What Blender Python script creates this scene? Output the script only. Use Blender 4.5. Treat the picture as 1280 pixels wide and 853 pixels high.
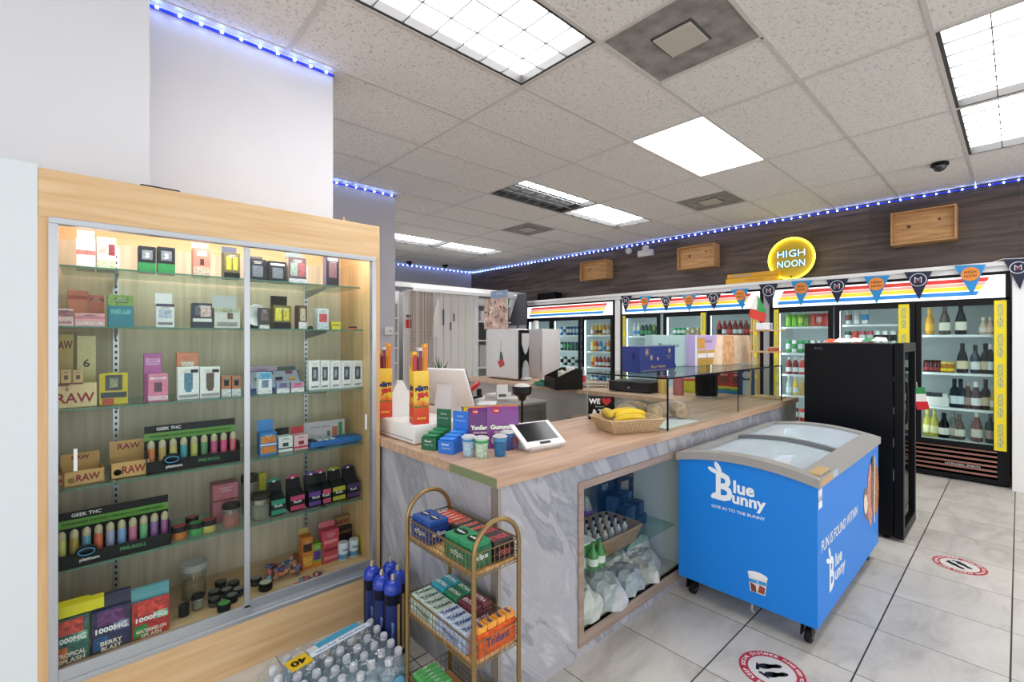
import bpy, bmesh, math, random
from mathutils import Vector, Matrix
random.seed(7)
for _o in list(bpy.data.objects): bpy.data.objects.remove(_o)
S = bpy.context.scene
C = S.collection
PI = math.pi
# ---------------------------------------------------------------- camera, world, exposure
F_PX, CY, YAW, EYE = 579.83, 423.08, 0.7407, 1.46
cd = bpy.data.cameras.new('camera'); cam = bpy.data.objects.new('camera', cd); C.objects.link(cam)
cam.location = (0, 0, EYE); cam.rotation_euler = (PI/2, 0, -YAW)
cd.sensor_width = 36; cd.lens = 36*F_PX/1280; cd.shift_y = -(426.5-CY)/1280; cd.clip_start = .02
S.camera = cam
S.view_settings.view_transform = 'Standard'; S.view_settings.look = 'None'
S.view_settings.gamma = 1; S.view_settings.use_curve_mapping = False
S.view_settings.exposure = 0.50
PANEL_E, LED_E, COOLER_E, NEON_E, CASE_E = 8.0, .35, 5.0, 3.5, 17.0
w = bpy.data.worlds.new('world'); S.world = w; w.use_nodes = True
w.node_tree.nodes['Background'].inputs[0].default_value = (.97, .98, 1, 1)
w.node_tree.nodes['Background'].inputs[1].default_value = 1.35

# ---------------------------------------------------------------- helpers
def lin(c):
    if isinstance(c, str):
        c = c.lstrip('#'); c = [int(c[i:i+2], 16)/255 for i in (0, 2, 4)]
    return tuple((x/12.92 if x <= .04045 else ((x+.055)/1.055)**2.4) for x in c)+(1,)
_M = {}
def mat(c='808080', r=.5, m=0, e=0, tr=0, noise=0, bump=0, scale=20, coat=0):
    """plain procedural material, cached: colour, roughness, metal, emission, noise in colour and bump"""
    k = (c, r, m, e, tr, noise, bump, scale, coat)
    if k in _M: return _M[k]
    M = bpy.data.materials.new('mat_'+str(c)); M.use_nodes = True; N = M.node_tree.nodes; L = M.node_tree.links
    b = N['Principled BSDF']; col = lin(c)
    b.inputs['Base Color'].default_value = col; b.inputs['Roughness'].default_value = r
    if max(col[:3]) < .03 and not coat: b.inputs['Specular IOR Level'].default_value = .15
    b.inputs['Metallic'].default_value = m
    if coat: b.inputs['Coat Weight'].default_value = coat
    if tr: b.inputs['Transmission Weight'].default_value = tr
    if e:
        b.inputs['Emission Color'].default_value = col; b.inputs['Emission Strength'].default_value = e
    if noise or bump:
        tc = N.new('ShaderNodeTexCoord'); nz = N.new('ShaderNodeTexNoise'); nz.inputs['Scale'].default_value = scale
        nz.inputs['Detail'].default_value = 4
        L.new(tc.outputs['Object'], nz.inputs['Vector'])
        if noise:
            rp = N.new('ShaderNodeValToRGB')
            rp.color_ramp.elements[0].position = .3; rp.color_ramp.elements[1].position = .7
            rp.color_ramp.elements[0].color = tuple(max(0, x*(1-noise)) for x in col[:3])+(1,)
            rp.color_ramp.elements[1].color = tuple(min(1, x*(1+noise)) for x in col[:3])+(1,)
            L.new(nz.outputs['Fac'], rp.inputs['Fac']); L.new(rp.outputs['Color'], b.inputs['Base Color'])
        if bump:
            bp = N.new('ShaderNodeBump'); bp.inputs['Strength'].default_value = bump; bp.inputs['Distance'].default_value = .01
            L.new(nz.outputs['Fac'], bp.inputs['Height']); L.new(bp.outputs['Normal'], b.inputs['Normal'])
    _M[k] = M; return M
def glass(c='ffffff', refl=1.45, rough=.02, key='', body=0.0, bodyc='ffffff'):
    """thin clear sheet: transparent with fresnel gloss, and optionally some milky body"""
    k = ('g', c, refl, rough, body, bodyc)
    if k in _M: return _M[k]
    M = bpy.data.materials.new('clear_'+c); M.use_nodes = True; N = M.node_tree.nodes; L = M.node_tree.links
    N.remove(N['Principled BSDF']); out = N['Material Output']
    t = N.new('ShaderNodeBsdfTransparent'); t.inputs[0].default_value = lin(c)
    g = N.new('ShaderNodeBsdfGlossy'); g.inputs['Roughness'].default_value = rough
    lw = N.new('ShaderNodeLayerWeight'); lw.inputs['Blend'].default_value = .5
    pw = N.new('ShaderNodeMath'); pw.operation = 'POWER'; pw.inputs[1].default_value = 4; L.new(lw.outputs['Facing'], pw.inputs[0])
    fr = N.new('ShaderNodeMath'); fr.operation = 'MULTIPLY_ADD'; fr.inputs[1].default_value = .6; fr.inputs[2].default_value = ((refl-1)/(refl+1))**2; L.new(pw.outputs[0], fr.inputs[0])
    mx = N.new('ShaderNodeMixShader'); L.new(fr.outputs[0], mx.inputs[0]); L.new(t.outputs[0], mx.inputs[1]); L.new(g.outputs[0], mx.inputs[2])
    last = mx
    if body:
        d = N.new('ShaderNodeBsdfDiffuse'); d.inputs[0].default_value = lin(bodyc)
        m2 = N.new('ShaderNodeMixShader'); m2.inputs[0].default_value = body
        L.new(mx.outputs[0], m2.inputs[1]); L.new(d.outputs[0], m2.inputs[2]); last = m2
    L.new(last.outputs[0], out.inputs[0]); _M[k] = M; return M
def ray(u, v):
    X = (u-640)/F_PX; Y = (CY-v)/F_PX
    return Vector((math.sin(YAW)+X*math.cos(YAW), math.cos(YAW)-X*math.sin(YAW), Y))
def at(u, v, ax, val):
    """where the sight line through a measured photo point meets the plane axis=value"""
    d = ray(u, v); o = Vector((0, 0, EYE))
    t = (val-o[ax])/d[ax]
    return o+d*t
def facing(x, y): return math.atan2(-x, y)

_T = {}
def glyphs(s, bold=0.0):
    k = (s, bold)
    if k not in _T:
        cu = bpy.data.curves.new('t', 'FONT'); cu.body = s; cu.align_x = 'CENTER'; cu.size = 1; cu.resolution_u = 2; cu.offset = bold
        o = bpy.data.objects.new('t', cu); me = bpy.data.meshes.new_from_object(o)
        vs = [v.co.copy() for v in me.vertices]; fs = [tuple(p.vertices) for p in me.polygons]
        bpy.data.objects.remove(o); bpy.data.curves.remove(cu); bpy.data.meshes.remove(me)
        if vs:
            x0 = min(v.x for v in vs); x1 = max(v.x for v in vs); y0 = min(v.y for v in vs); y1 = max(v.y for v in vs)
            vs = [Vector((v.x-(x0+x1)/2, v.y-(y0+y1)/2, 0)) for v in vs]
        else: x0 = x1 = y0 = y1 = 0
        _T[k] = (vs, fs, x1-x0, y1-y0)
    return _T[k]

class MB:
    """collects shapes and links them as ONE mesh object"""
    def __init__(s): s.v = []; s.f = []; s.m = []; s.sm = []; s.mats = []
    def mi(s, M):
        if isinstance(M, str): M = mat(M)
        if M not in s.mats: s.mats.append(M)
        return s.mats.index(M)
    def add(s, vs, fs, M, smooth=False, mtx=None):
        k = len(s.v); i = s.mi(M)
        for v in vs:
            v = Vector(v); s.v.append(mtx @ v if mtx else v)
        for f in fs: s.f.append(tuple(k+a for a in f)); s.m.append(i); s.sm.append(smooth)
        return s
    def box(s, x0, x1, y0, y1, z0, z1, M, b=0, mtx=None, seg=1):
        if b:
            bm = bmesh.new(); bmesh.ops.create_cube(bm, size=1)
            for v in bm.verts: v.co = Vector(((x0+x1)/2+v.co.x*(x1-x0), (y0+y1)/2+v.co.y*(y1-y0), (z0+z1)/2+v.co.z*(z1-z0)))
            bmesh.ops.bevel(bm, geom=bm.edges[:], offset=b, segments=seg, affect='EDGES', profile=.5)
            bm.verts.index_update()
            s.add([v.co.copy() for v in bm.verts], [tuple(v.index for v in f.verts) for f in bm.faces], M, seg > 1, mtx); bm.free(); return s
        vs = [(x0, y0, z0), (x1, y0, z0), (x1, y1, z0), (x0, y1, z0), (x0, y0, z1), (x1, y0, z1), (x1, y1, z1), (x0, y1, z1)]
        return s.add(vs, [(0, 3, 2, 1), (4, 5, 6, 7), (0, 1, 5, 4), (1, 2, 6, 5), (2, 3, 7, 6), (3, 0, 4, 7)], M, False, mtx)
    def lathe(s, prof, M, cx=0, cy=0, n=16, smooth=True, mtx=None, cz=0):
        vs = []; fs = []
        for (r, z) in prof:
            for k in range(n): a = 2*PI*k/n; vs.append((cx+r*math.cos(a), cy+r*math.sin(a), cz+z))
        for j in range(len(prof)-1):
            for k in range(n): fs.append((j*n+k, j*n+(k+1) % n, (j+1)*n+(k+1) % n, (j+1)*n+k))
        fs.append(tuple(range(n))[::-1]); fs.append(tuple((len(prof)-1)*n+k for k in range(n)))
        return s.add(vs, fs, M, smooth, mtx)
    def tube(s, pts, r, M, n=8, closed=False):
        pts = [Vector(p) for p in pts]; vs = []; fs = []; N = len(pts); up = Vector((0, 0, 1)); prev = None
        for i, p in enumerate(pts):
            a = pts[(i-1) % N] if (closed or i > 0) else p; b = pts[(i+1) % N] if (closed or i < N-1) else p
            d = (b-a).normalized() if (b-a).length > 1e-9 else Vector((0, 0, 1))
            if prev is None:
                q = d.cross(up)
                if q.length < .05: q = d.cross(Vector((1, 0, 0)))
            else:
                q = prev-d*prev.dot(d)
                if q.length < 1e-6: q = d.cross(up)
            q.normalize(); prev = q; w2 = d.cross(q)
            rr = r[i] if isinstance(r, (list, tuple)) else r
            for k in range(n):
                t = 2*PI*k/n; vs.append(p+q*math.cos(t)*rr+w2*math.sin(t)*rr)
        for i in range(N if closed else N-1):
            j = (i+1) % N
            for k in range(n): fs.append((i*n+k, j*n+k, j*n+(k+1) % n, i*n+(k+1) % n))
        if not closed: fs.append(tuple(range(n))); fs.append(tuple((N-1)*n+k for k in range(n))[::-1])
        return s.add(vs, fs, M, True)
    def prism(s, poly, o, ax, ay, depth, M, smooth=False):
        """poly (2-D) in the plane o+ax*u+ay*v, thickened by depth along ax x ay"""
        o = Vector(o); ax = Vector(ax); ay = Vector(ay); nn = ax.cross(ay).normalized()
        n = len(poly); vs = [o+ax*a+ay*b for a, b in poly]+[o+ax*a+ay*b+nn*depth for a, b in poly]
        fs = [tuple(range(n))[::-1], tuple(range(n, 2*n))]+[(k, (k+1) % n, n+(k+1) % n, n+k) for k in range(n)]
        return s.add(vs, fs, M, smooth)
    def quad(s, a, b, c, d, M): return s.add([a, b, c, d], [(0, 1, 2, 3)], M)
    def text(s, t, o, ax, ay, h, M, wmax=None, bold=0.0, lift=.0006, w=None):
        """lettering t centred on o, reading along ax with ay up, h = letter height"""
        vs, fs, tw, th = glyphs(t, bold)
        if not vs: return s
        k = h/max(th, .5); kx = k
        if w: kx = w/max(tw, .01)
        elif wmax and tw*k > wmax: kx = wmax/tw
        ax = Vector(ax).normalized(); ay = Vector(ay).normalized(); nn = ax.cross(ay); o = Vector(o)+nn*lift
        return s.add([o+ax*(v.x*kx)+ay*(v.y*k) for v in vs], fs, M)
    def arc(s, t, o, ax, ay, r, a0, a1, h, M, lift=.001, bold=.02, inward=False):
        """letters spread along a circle from angle a0 to a1 (degrees, clockwise reading)"""
        ax = Vector(ax); ay = Vector(ay); n = len(t)
        for i, ch in enumerate(t):
            if ch == ' ': continue
            a = math.radians(a0+(a1-a0)*(i+.5)/n)
            rad = ax*math.cos(a)+ay*math.sin(a); tan = rad.cross(ax.cross(ay))
            if inward: s.text(ch, Vector(o)+rad*r, -tan, -rad, h, M, lift=lift, bold=bold)
            else: s.text(ch, Vector(o)+rad*r, tan, rad, h, M, lift=lift, bold=bold)
        return s
    def build(s, name, parent=None, loc=None, rz=0):
        me = bpy.data.meshes.new(name); me.from_pydata([tuple(v) for v in s.v], [], s.f)
        for M in s.mats: me.materials.append(M)
        me.polygons.foreach_set('material_index', s.m); me.polygons.foreach_set('use_smooth', s.sm)
        if any(s.sm):
            try: me.set_sharp_from_angle(angle=math.radians(40))
            except Exception: pass
        me.update()
        o = bpy.data.objects.new(name, me); C.objects.link(o)
        if parent: o.parent = parent
        if loc is not None: o.location = loc
        o.rotation_euler.z = rz
        return o
def tag(o, label=None, cat=None, group=None, kind=None):
    if label: o['label'] = label
    if cat: o['category'] = cat
    if group: o['group'] = group
    if kind: o['kind'] = kind
    return o
def thing(name, label, cat, loc=(0, 0, 0), rz=0, group=None):
    o = bpy.data.objects.new(name, None); C.objects.link(o); o.location = loc; o.rotation_euler = (0, 0, rz); o.empty_display_size = .05
    return tag(o, label, cat, group)
def struct(o): o['kind'] = 'structure'; return o
def copy_tree(o, parent=None):
    c = o.copy(); C.objects.link(c); c.parent = parent
    for ch in [x for x in o.children]: copy_tree(ch, c)
    return c
ORD = ['first', 'second', 'third', 'fourth', 'fifth', 'sixth', 'seventh', 'eighth', 'ninth', 'tenth', 'eleventh', 'twelfth']
X, Y, Z = Vector((1, 0, 0)), Vector((0, 1, 0)), Vector((0, 0, 1))
def disc2(r, n=24, sx=1, sy=1, cx=0, cy=0, rot=0):
    return [(cx+r*sx*math.cos(2*PI*k/n)*math.cos(rot)-r*sy*math.sin(2*PI*k/n)*math.sin(rot), cy+r*sx*math.cos(2*PI*k/n)*math.sin(rot)+r*sy*math.sin(2*PI*k/n)*math.cos(rot)) for k in range(n)]
# ================================================================ SETTING
CEIL = 3.065
def nt(name):
    M = bpy.data.materials.new(name); M.use_nodes = True; return M, M.node_tree.nodes, M.node_tree.links, M.node_tree.nodes['Principled BSDF']
def ramp(N, stops):
    r = N.new('ShaderNodeValToRGB'); e = r.color_ramp.elements
    while len(e) < len(stops): e.new(.5)
    for k, (p, c) in enumerate(stops): e[k].position = p; e[k].color = lin(c)
    return r
def floor_mat():
    M, N, L, b = nt('floor_tiles')
    g = N.new('ShaderNodeNewGeometry'); sp = N.new('ShaderNodeSeparateXYZ'); L.new(g.outputs['Position'], sp.inputs[0])
    def line(axis, off, width):
        a = N.new('ShaderNodeMath'); a.operation = 'ADD'; a.inputs[1].default_value = 45.7-off; L.new(sp.outputs[axis], a.inputs[0])
        d = N.new('ShaderNodeMath'); d.operation = 'DIVIDE'; d.inputs[1].default_value = .457; L.new(a.outputs[0], d.inputs[0])
        f = N.new('ShaderNodeMath'); f.operation = 'FRACT'; L.new(d.outputs[0], f.inputs[0])
        s = N.new('ShaderNodeMath'); s.operation = 'SUBTRACT'; s.inputs[1].default_value = .5; L.new(f.outputs[0], s.inputs[0])
        ab = N.new('ShaderNodeMath'); ab.operation = 'ABSOLUTE'; L.new(s.outputs[0], ab.inputs[0])
        gt = N.new('ShaderNodeMath'); gt.operation = 'GREATER_THAN'; gt.inputs[1].default_value = .5-width/.457/2; L.new(ab.outputs[0], gt.inputs[0])
        fl = N.new('ShaderNodeMath'); fl.operation = 'FLOOR'; L.new(d.outputs[0], fl.inputs[0])
        return gt, fl
    l1, i1 = line('X', 3.379, .0045); l2, i2 = line('Y', .026, .0065)
    cid = N.new('ShaderNodeCombineXYZ'); L.new(i1.outputs[0], cid.inputs[0]); L.new(i2.outputs[0], cid.inputs[1])
    wn = N.new('ShaderNodeTexWhiteNoise'); L.new(cid.outputs[0], wn.inputs['Vector'])
    ad = N.new('ShaderNodeVectorMath'); ad.operation = 'MULTIPLY_ADD'; L.new(wn.outputs['Color'], ad.inputs[0]); ad.inputs[1].default_value = (9, 9, 9); L.new(g.outputs['Position'], ad.inputs[2])
    mp = N.new('ShaderNodeMapping'); mp.inputs['Scale'].default_value = (1.1, 2.6, 1); L.new(ad.outputs[0], mp.inputs[0])
    nz = N.new('ShaderNodeTexNoise'); nz.inputs['Scale'].default_value = 2.2; nz.inputs['Detail'].default_value = 7; nz.inputs['Roughness'].default_value = .62; nz.inputs['Distortion'].default_value = .8
    L.new(mp.outputs[0], nz.inputs['Vector'])
    r = ramp(N, [(.28, 'aca69f'), (.5, 'c6c1b9'), (.72, 'd2cdc5')]); L.new(nz.outputs['Fac'], r.inputs[0])
    m1 = N.new('ShaderNodeMixRGB'); L.new(l1.outputs[0], m1.inputs[0]); L.new(r.outputs[0], m1.inputs[1]); m1.inputs[2].default_value = lin('4b4742')
    m2 = N.new('ShaderNodeMixRGB'); L.new(l2.outputs[0], m2.inputs[0]); L.new(m1.outputs[0], m2.inputs[1]); m2.inputs[2].default_value = lin('1e1c1b')
    L.new(m2.outputs[0], b.inputs['Base Color']); b.inputs['Roughness'].default_value = .42
    return M
def ceil_mat():
    M, N, L, b = nt('ceiling_tile')
    g = N.new('ShaderNodeNewGeometry'); nz = N.new('ShaderNodeTexNoise'); nz.inputs['Scale'].default_value = 70; nz.inputs['Detail'].default_value = 3
    L.new(g.outputs['Position'], nz.inputs['Vector'])
    r = ramp(N, [(.3, 'b4afab'), (.42, 'dedad5'), (.7, 'e4e0db')]); L.new(nz.outputs['Fac'], r.inputs[0]); L.new(r.outputs[0], b.inputs['Base Color'])
    bp = N.new('ShaderNodeBump'); bp.inputs['Strength'].default_value = .6; bp.inputs['Distance'].default_value = .01; L.new(nz.outputs['Fac'], bp.inputs['Height']); L.new(bp.outputs[0], b.inputs['Normal'])
    b.inputs['Roughness'].default_value = .9
    return M
def wood_mat(c0, c1, axis='X', scale=1.0, rough=.45, name='wood', stretch=14, planks=None):
    M, N, L, b = nt(name)
    tc = N.new('ShaderNodeTexCoord'); mp = N.new('ShaderNodeMapping')
    sc = {'X': (1, stretch, stretch), 'Y': (stretch, 1, stretch), 'Z': (stretch, stretch, 1)}[axis]
    mp.inputs['Scale'].default_value = tuple(a*scale for a in sc)
    src = tc.outputs['Object']
    L.new(src, mp.inputs[0])
    nz = N.new('ShaderNodeTexNoise'); nz.inputs['Scale'].default_value = 1.6; nz.inputs['Detail'].default_value = 6; nz.inputs['Distortion'].default_value = .5
    L.new(mp.outputs[0], nz.inputs['Vector'])
    r = ramp(N, [(.3, c0), (.7, c1)]); L.new(nz.outputs['Fac'], r.inputs[0])
    col = r.outputs[0]
    if planks:
        sp = N.new('ShaderNodeSeparateXYZ'); L.new(src, sp.inputs[0]); cb = N.new('ShaderNodeCombineXYZ')
        L.new(sp.outputs['Y'], cb.inputs[0]); L.new(sp.outputs['Z'], cb.inputs[1])
        br = N.new('ShaderNodeTexBrick'); br.inputs['Scale'].default_value = 1; br.inputs['Brick Width'].default_value = 1.2; br.inputs['Row Height'].default_value = .15
        br.inputs['Mortar Size'].default_value = .002; br.inputs['Color1'].default_value = (.75, .75, .75, 1); br.inputs['Color2'].default_value = (1.15, 1.15, 1.15, 1); br.inputs['Mortar'].default_value = (.35, .35, .35, 1)
        L.new(cb.outputs[0], br.inputs['Vector'])
        mm = N.new('ShaderNodeMixRGB'); mm.blend_type = 'MULTIPLY'; mm.inputs[0].default_value = 1; L.new(col, mm.inputs[1]); L.new(br.outputs['Color'], mm.inputs[2]); col = mm.outputs[0]
    L.new(col, b.inputs['Base Color']); b.inputs['Roughness'].default_value = rough
    return M
def marble_mat():
    M, N, L, b = nt('marble')
    g = N.new('ShaderNodeTexCoord')
    def dot(v):
        d = N.new('ShaderNodeVectorMath'); d.operation = 'DOT_PRODUCT'; d.inputs[1].default_value = v; L.new(g.outputs['Object'], d.inputs[0]); return d.outputs['Value']
    mp = N.new('ShaderNodeCombineXYZ'); sA, cA = math.sin(.98), math.cos(.98)
    L.new(dot((sA*1.9, -sA*1.9, cA*1.9)), mp.inputs[0]); L.new(dot((cA*.42, -cA*.42, -sA*.42)), mp.inputs[1]); L.new(dot((.2, .2, 0)), mp.inputs[2])
    nz = N.new('ShaderNodeTexNoise'); nz.inputs['Scale'].default_value = 3.6; nz.inputs['Detail'].default_value = 10; nz.inputs['Roughness'].default_value = .62; nz.inputs['Distortion'].default_value = 1.1
    L.new(mp.outputs[0], nz.inputs['Vector'])
    r = ramp(N, [(.27, '74767e'), (.4, 'a0a1a8'), (.47, '8b8d96'), (.53, 'b0b0b6'), (.6, 'a6a6ad'), (.74, 'd0cfd2')]); L.new(nz.outputs['Fac'], r.inputs[0])
    L.new(r.outputs[0], b.inputs['Base Color']); b.inputs['Roughness'].default_value = .3
    return M
LIGHTWOOD = wood_mat('cfa878', 'e2c49a', 'X', 1.3, .45, 'light_oak', 16)
LIGHTWOODZ = wood_mat('c79c6a', 'dbb988', 'Z', 1.3, .5, 'light_oak_upright', 16)
TOPWOOD = wood_mat('b48f74', 'd2b297', 'X', 1.6, .35, 'worktop_oak', 12)
DARKWOOD = wood_mat('3b302c', '6b5a52', 'Y', .9, .6, 'dark_planks', 14, planks=True)
MARBLE = marble_mat()
WHITEW = mat('dcdbe0', .7, noise=.03, scale=3)
GREYW = mat('b5b3ba', .7, noise=.03, scale=3)
WHITE = mat('ecebea', .45); BLACK = mat('121214', .4); STEEL = mat('a9abad', .3, .9); ALU = mat('b9bec4', .35, .7)
PVC = mat('e9e8e6', .5)

o = MB().box(-3, 9, -3.5, 10, -.1, 0, floor_mat()).build('floor'); struct(o)

# ceiling grid: a 2 ft module, tiles 4 ft long in x
GX, GY, U = 2.04, 2.139, .61
FIX = {'A': (-1, -1), 'B': (1, -1), 'C': (1, 2), 'D': (2, 2), 'E': (1, 7), 'F': (2, 7), 'G': (1, -4), 'H': (2, -4)}   # i (4 ft), j (2 ft): 2x4 lights
VENT = [(0, -2, 0), (2, 0, 1), (2, 4, 0)]                                    # i, j, half
holes = set()
for (i, j) in FIX.values(): holes |= {(2*i, j), (2*i+1, j)}
for (i, j, hh) in VENT: holes.add((2*i+hh, j))
cm = MB(); CM = ceil_mat()
for a in range(-8, 8):
    for b in range(-9, 12):
        if (a, b) in holes: continue
        x0, y0 = GX+a*U, GY+b*U; x1 = min(x0+U, 6.9); y1 = min(y0+U, 9.05)
        if x0 >= 6.9: continue
        cm.box(x0, x1, y0, y1, CEIL, CEIL+.02, CM)
struct(cm.build('ceiling'))
gb = MB(); TB = mat('c6c1bc', .5)
for b in range(-9, 12): gb.box(GX-8*U, 6.88, GY+b*U-.011, GY+b*U+.011, CEIL-.006, CEIL+.004, TB)
for a in range(-4, 4): gb.box(GX+a*2*U-.012, GX+a*2*U+.012, GY-9*U, 9.0, CEIL-.007, CEIL+.004, TB)
for (i, j, hh) in VENT: gb.box(GX+(2*i+1)*U-.01, GX+(2*i+1)*U+.01, GY+j*U, GY+(j+1)*U, CEIL-.006, CEIL+.004, TB)
struct(gb.build('trim_1'))
PANEL = mat('fbfdff', .5, e=PANEL_E); DIM = mat('8b8f90', .4, noise=.1, scale=3); LOUV = mat('66686a', .6)
def fixture(key, label, style):
    i, j = FIX[key]; x0, y0 = GX+i*2*U, GY+j*U; x1, y1 = x0+2*U, y0+U
    t = thing('ceiling_light', label, 'ceiling light', (x0, y0, CEIL), group='ceiling light panels')
    fr = MB(); dk = mat('3a3735', .5); W_, D_ = 2*U, U
    lw = .018 if style == 'flat' else .03
    for bx in ((0, W_, 0, lw), (0, W_, D_-lw, D_), (0, lw, lw, D_-lw), (W_-lw, W_, lw, D_-lw)): fr.box(bx[0], bx[1], bx[2], bx[3], -.002, .09, dk if style != 'flat' else TB)
    fr.box(0, W_, 0, D_, .09, .10, dk); fr.build('frame', t)
    zt = .05 if style != 'flat' else .0
    if style == 'half':
        MB().box(lw, W_-lw, lw, D_*.42, zt, zt+.01, PANEL).build('diffuser', t)
        q = MB().box(lw, W_-lw, D_*.42, D_-lw, zt, zt+.01, DIM)
        for k in range(5): q.box(.12+k*.22, .26+k*.22, D_*.6, D_*.68, zt-.004, zt, 'c8cccd')
        tag(q.build('unlit_diffuser', t), 'unlit grey half of the light')
    else: MB().box(lw, W_-lw, lw, D_-lw, zt, zt+.01, PANEL).build('diffuser', t)
    if style != 'flat':
        lv = MB()
        ny, nx = (3, 7)
        for k in range(1, ny): y = lw+(D_-2*lw)*k/ny; lv.box(lw, W_-lw, y-.003, y+.003, .0, .010, LOUV)
        for k in range(1, nx): x = lw+(W_-2*lw)*k/nx; lv.box(x-.003, x+.003, lw, D_-lw, .0, .010, LOUV)
        lv.build('louver', t)
fixture('A', 'large louvred ceiling light nearest the camera, at top centre', 'louv')
fixture('B', 'plain flat white light panel without louvres, mid ceiling', 'flat')
fixture('C', 'louvred ceiling light with one half grey and unlit', 'half')
fixture('D', 'lit louvred ceiling light touching the half unlit one', 'louv')
fixture('E', 'far ceiling light beside the grey pillar, left of the far pair', 'louv')
fixture('F', 'far ceiling light, right of the pair above the white partition', 'louv')
fixture('G', 'louvred ceiling light in the top right corner of the photo', 'louv')
fixture('H', 'louvred ceiling light below the top right corner one, nearer the wood wall', 'louv')
vl = ['dirty grey perforated ceiling vent beside the nearest ceiling light', 'perforated ceiling vent between the flat light panel and the wood wall', 'small far perforated ceiling vent, behind the half unlit ceiling light']
for (i, j, hh), lb in zip(VENT, vl):
    x0, y0 = GX+(2*i+hh)*U, GY+j*U
    t = thing('ceiling_vent', lb, 'vent', (x0, y0, CEIL), group='ceiling vents')
    MB().box(.01, U-.01, .01, U-.01, .002, .012, mat('8a8581', .7, noise=.35, scale=9, bump=.3)).build('perforated_plate', t)
    MB().box(.2, .41, .2, .41, -.012, -.004, mat('b9b2a8', .6), .002).box(.19, .42, .19, .42, -.004, .002, '4a4541').build('centre_plate', t)

# walls
struct(MB().box(6.85, 6.97, -3.5, 9.1, 2.14, 3.2, DARKWOOD).build('wall_right'))
struct(MB().box(7.42, 7.5, -3.5, 9.1, 0, 2.2, WHITEW).build('wall_right_lower'))
struct(MB().box(1.5, 7.42, 8.95, 9.07, 0, 3.2, GREYW).build('wall_back'))
struct(MB().box(.8, 2.526, 4.69, 4.9, 0, CEIL, GREYW).build('wall_pillar'))
struct(MB().box(-3, 1.09, 2.79, 3.0, 0, CEIL, WHITEW).build('wall_left'))
bx = at(187, 100, 1, 2.55).x
struct(MB().box(-3, bx, 2.55, 2.79, 2.066, CEIL, mat('d9dadf', .7)).build('wall_soffit'))
struct(MB().box(-3, -.1285, 2.3, 2.55, 0, 2.066, mat('d8e0e4', .7)).build('wall_left_lower'))
# white surround around the coolers
SR = MB()
SR.box(6.52, 6.85, -.8, 6.95, 2.165, 2.205, WHITE).box(6.56, 6.6, -.8, 6.95, 2.115, 2.165, WHITE)
struct(SR.build('trim_2'))
struct(MB().box(6.52, 7.42, -.8, .045, 0, 2.165, WHITE).build('trim_3'))
struct(MB().box(6.6, 7.42, 4.53, 4.63, 0, 2.115, WHITE).build('trim_4'))
struct(MB().box(6.6, 7.42, 2.215, 2.285, 0, 2.115, mat('a5a5a6', .5)).build('trim_5'))
# partition at the back (white folding doors, beam, post)
PT = 6.85
struct(MB().box(3.3, 6.6, PT-.03, PT+.05, 2.31, 2.385, PVC).box(4.0, 6.35, PT-.1, PT-.03, 2.245, 2.30, PVC).build('trim_6'))
struct(MB().box(5.30, 5.38, PT-.04, PT+.04, 0, 2.31, PVC).build('trim_7'))
dm = MB(); dw = mat('e8e4de', .5)
n = 18; x0, x1 = 3.86, 5.30
for k in range(n):
    a = x0+(x1-x0)*k/n; b = x0+(x1-x0)*(k+1)/n
    z = .012 if k % 2 else 0
    dm.box(a, b-.004, PT+.03+z, PT+.05+z, 0, 2.25, dw)
for (u, v0, v1) in ((554, 387, 407), (567, 392, 402), (563, 403, 413)):
    p = at(u, v0, 1, PT+.02); q = at(u+2, v1, 1, PT+.02); dm.box(p.x, p.x+.018, PT+.01, PT+.03, q.z, p.z, '6a625c')
struct(dm.build('door_1'))
struct(MB().box(3.3, 6.6, 7.5, 7.56, 0, 2.3, mat('9c9a98', .7)).build('wall_back_partition'))

# LED strips: tape with bulbs
TAPE = mat('1830c8', .5, e=LED_E); BULB = mat('8fb0ff', .4, e=45)
bulb_proto = None
def led(p, q, label, step=.1, out=Vector((0, 0, 0))):
    global bulb_proto
    p, q = Vector(p), Vector(q); t = thing('led_strip', label, 'light strip', p); n = int((q-p).length/step)
    d = q-p; e = Vector((.006, .006, .006))
    m = MB(); lo = Vector((min(0, d.x), min(0, d.y), 0)); hi = Vector((max(0, d.x), max(0, d.y), 0))
    m.box(lo.x-.004, hi.x+.004, lo.y-.004, hi.y+.004, -.006, .006, TAPE).build('tape', t)
    for k in range(n):
        if bulb_proto is None:
            b = MB().lathe([(.001, -.007), (.005, -.005), (.007, 0), (.005, .005), (.001, .007)], BULB, n=8).build('led_bulb', t); bulb_proto = b
        else:
            b = bulb_proto.copy(); C.objects.link(b); b.parent = t
        b.location = d*((k+.5)/n)+out*.01
led((6.835, -.45, 3.035), (6.835, 8.93, 3.035), 'blue light strip along the top of the dark wood wall', out=Vector((-1, 0, 0)))
led((2.6, 8.93, 3.035), (6.82, 8.93, 3.035), 'blue light strip along the far grey wall', .11, Vector((0, -1, 0)))
led((1.1, 4.675, 3.035), (2.52, 4.675, 3.035), 'blue light strip along the top of the grey pillar', .1, Vector((0, -1, 0)))
led((bx, 2.775, 3.035), (1.085, 2.775, 3.035), 'blue light strip above the white wall over the wooden display cabinet', .085, Vector((0, -1, 0)))

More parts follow.
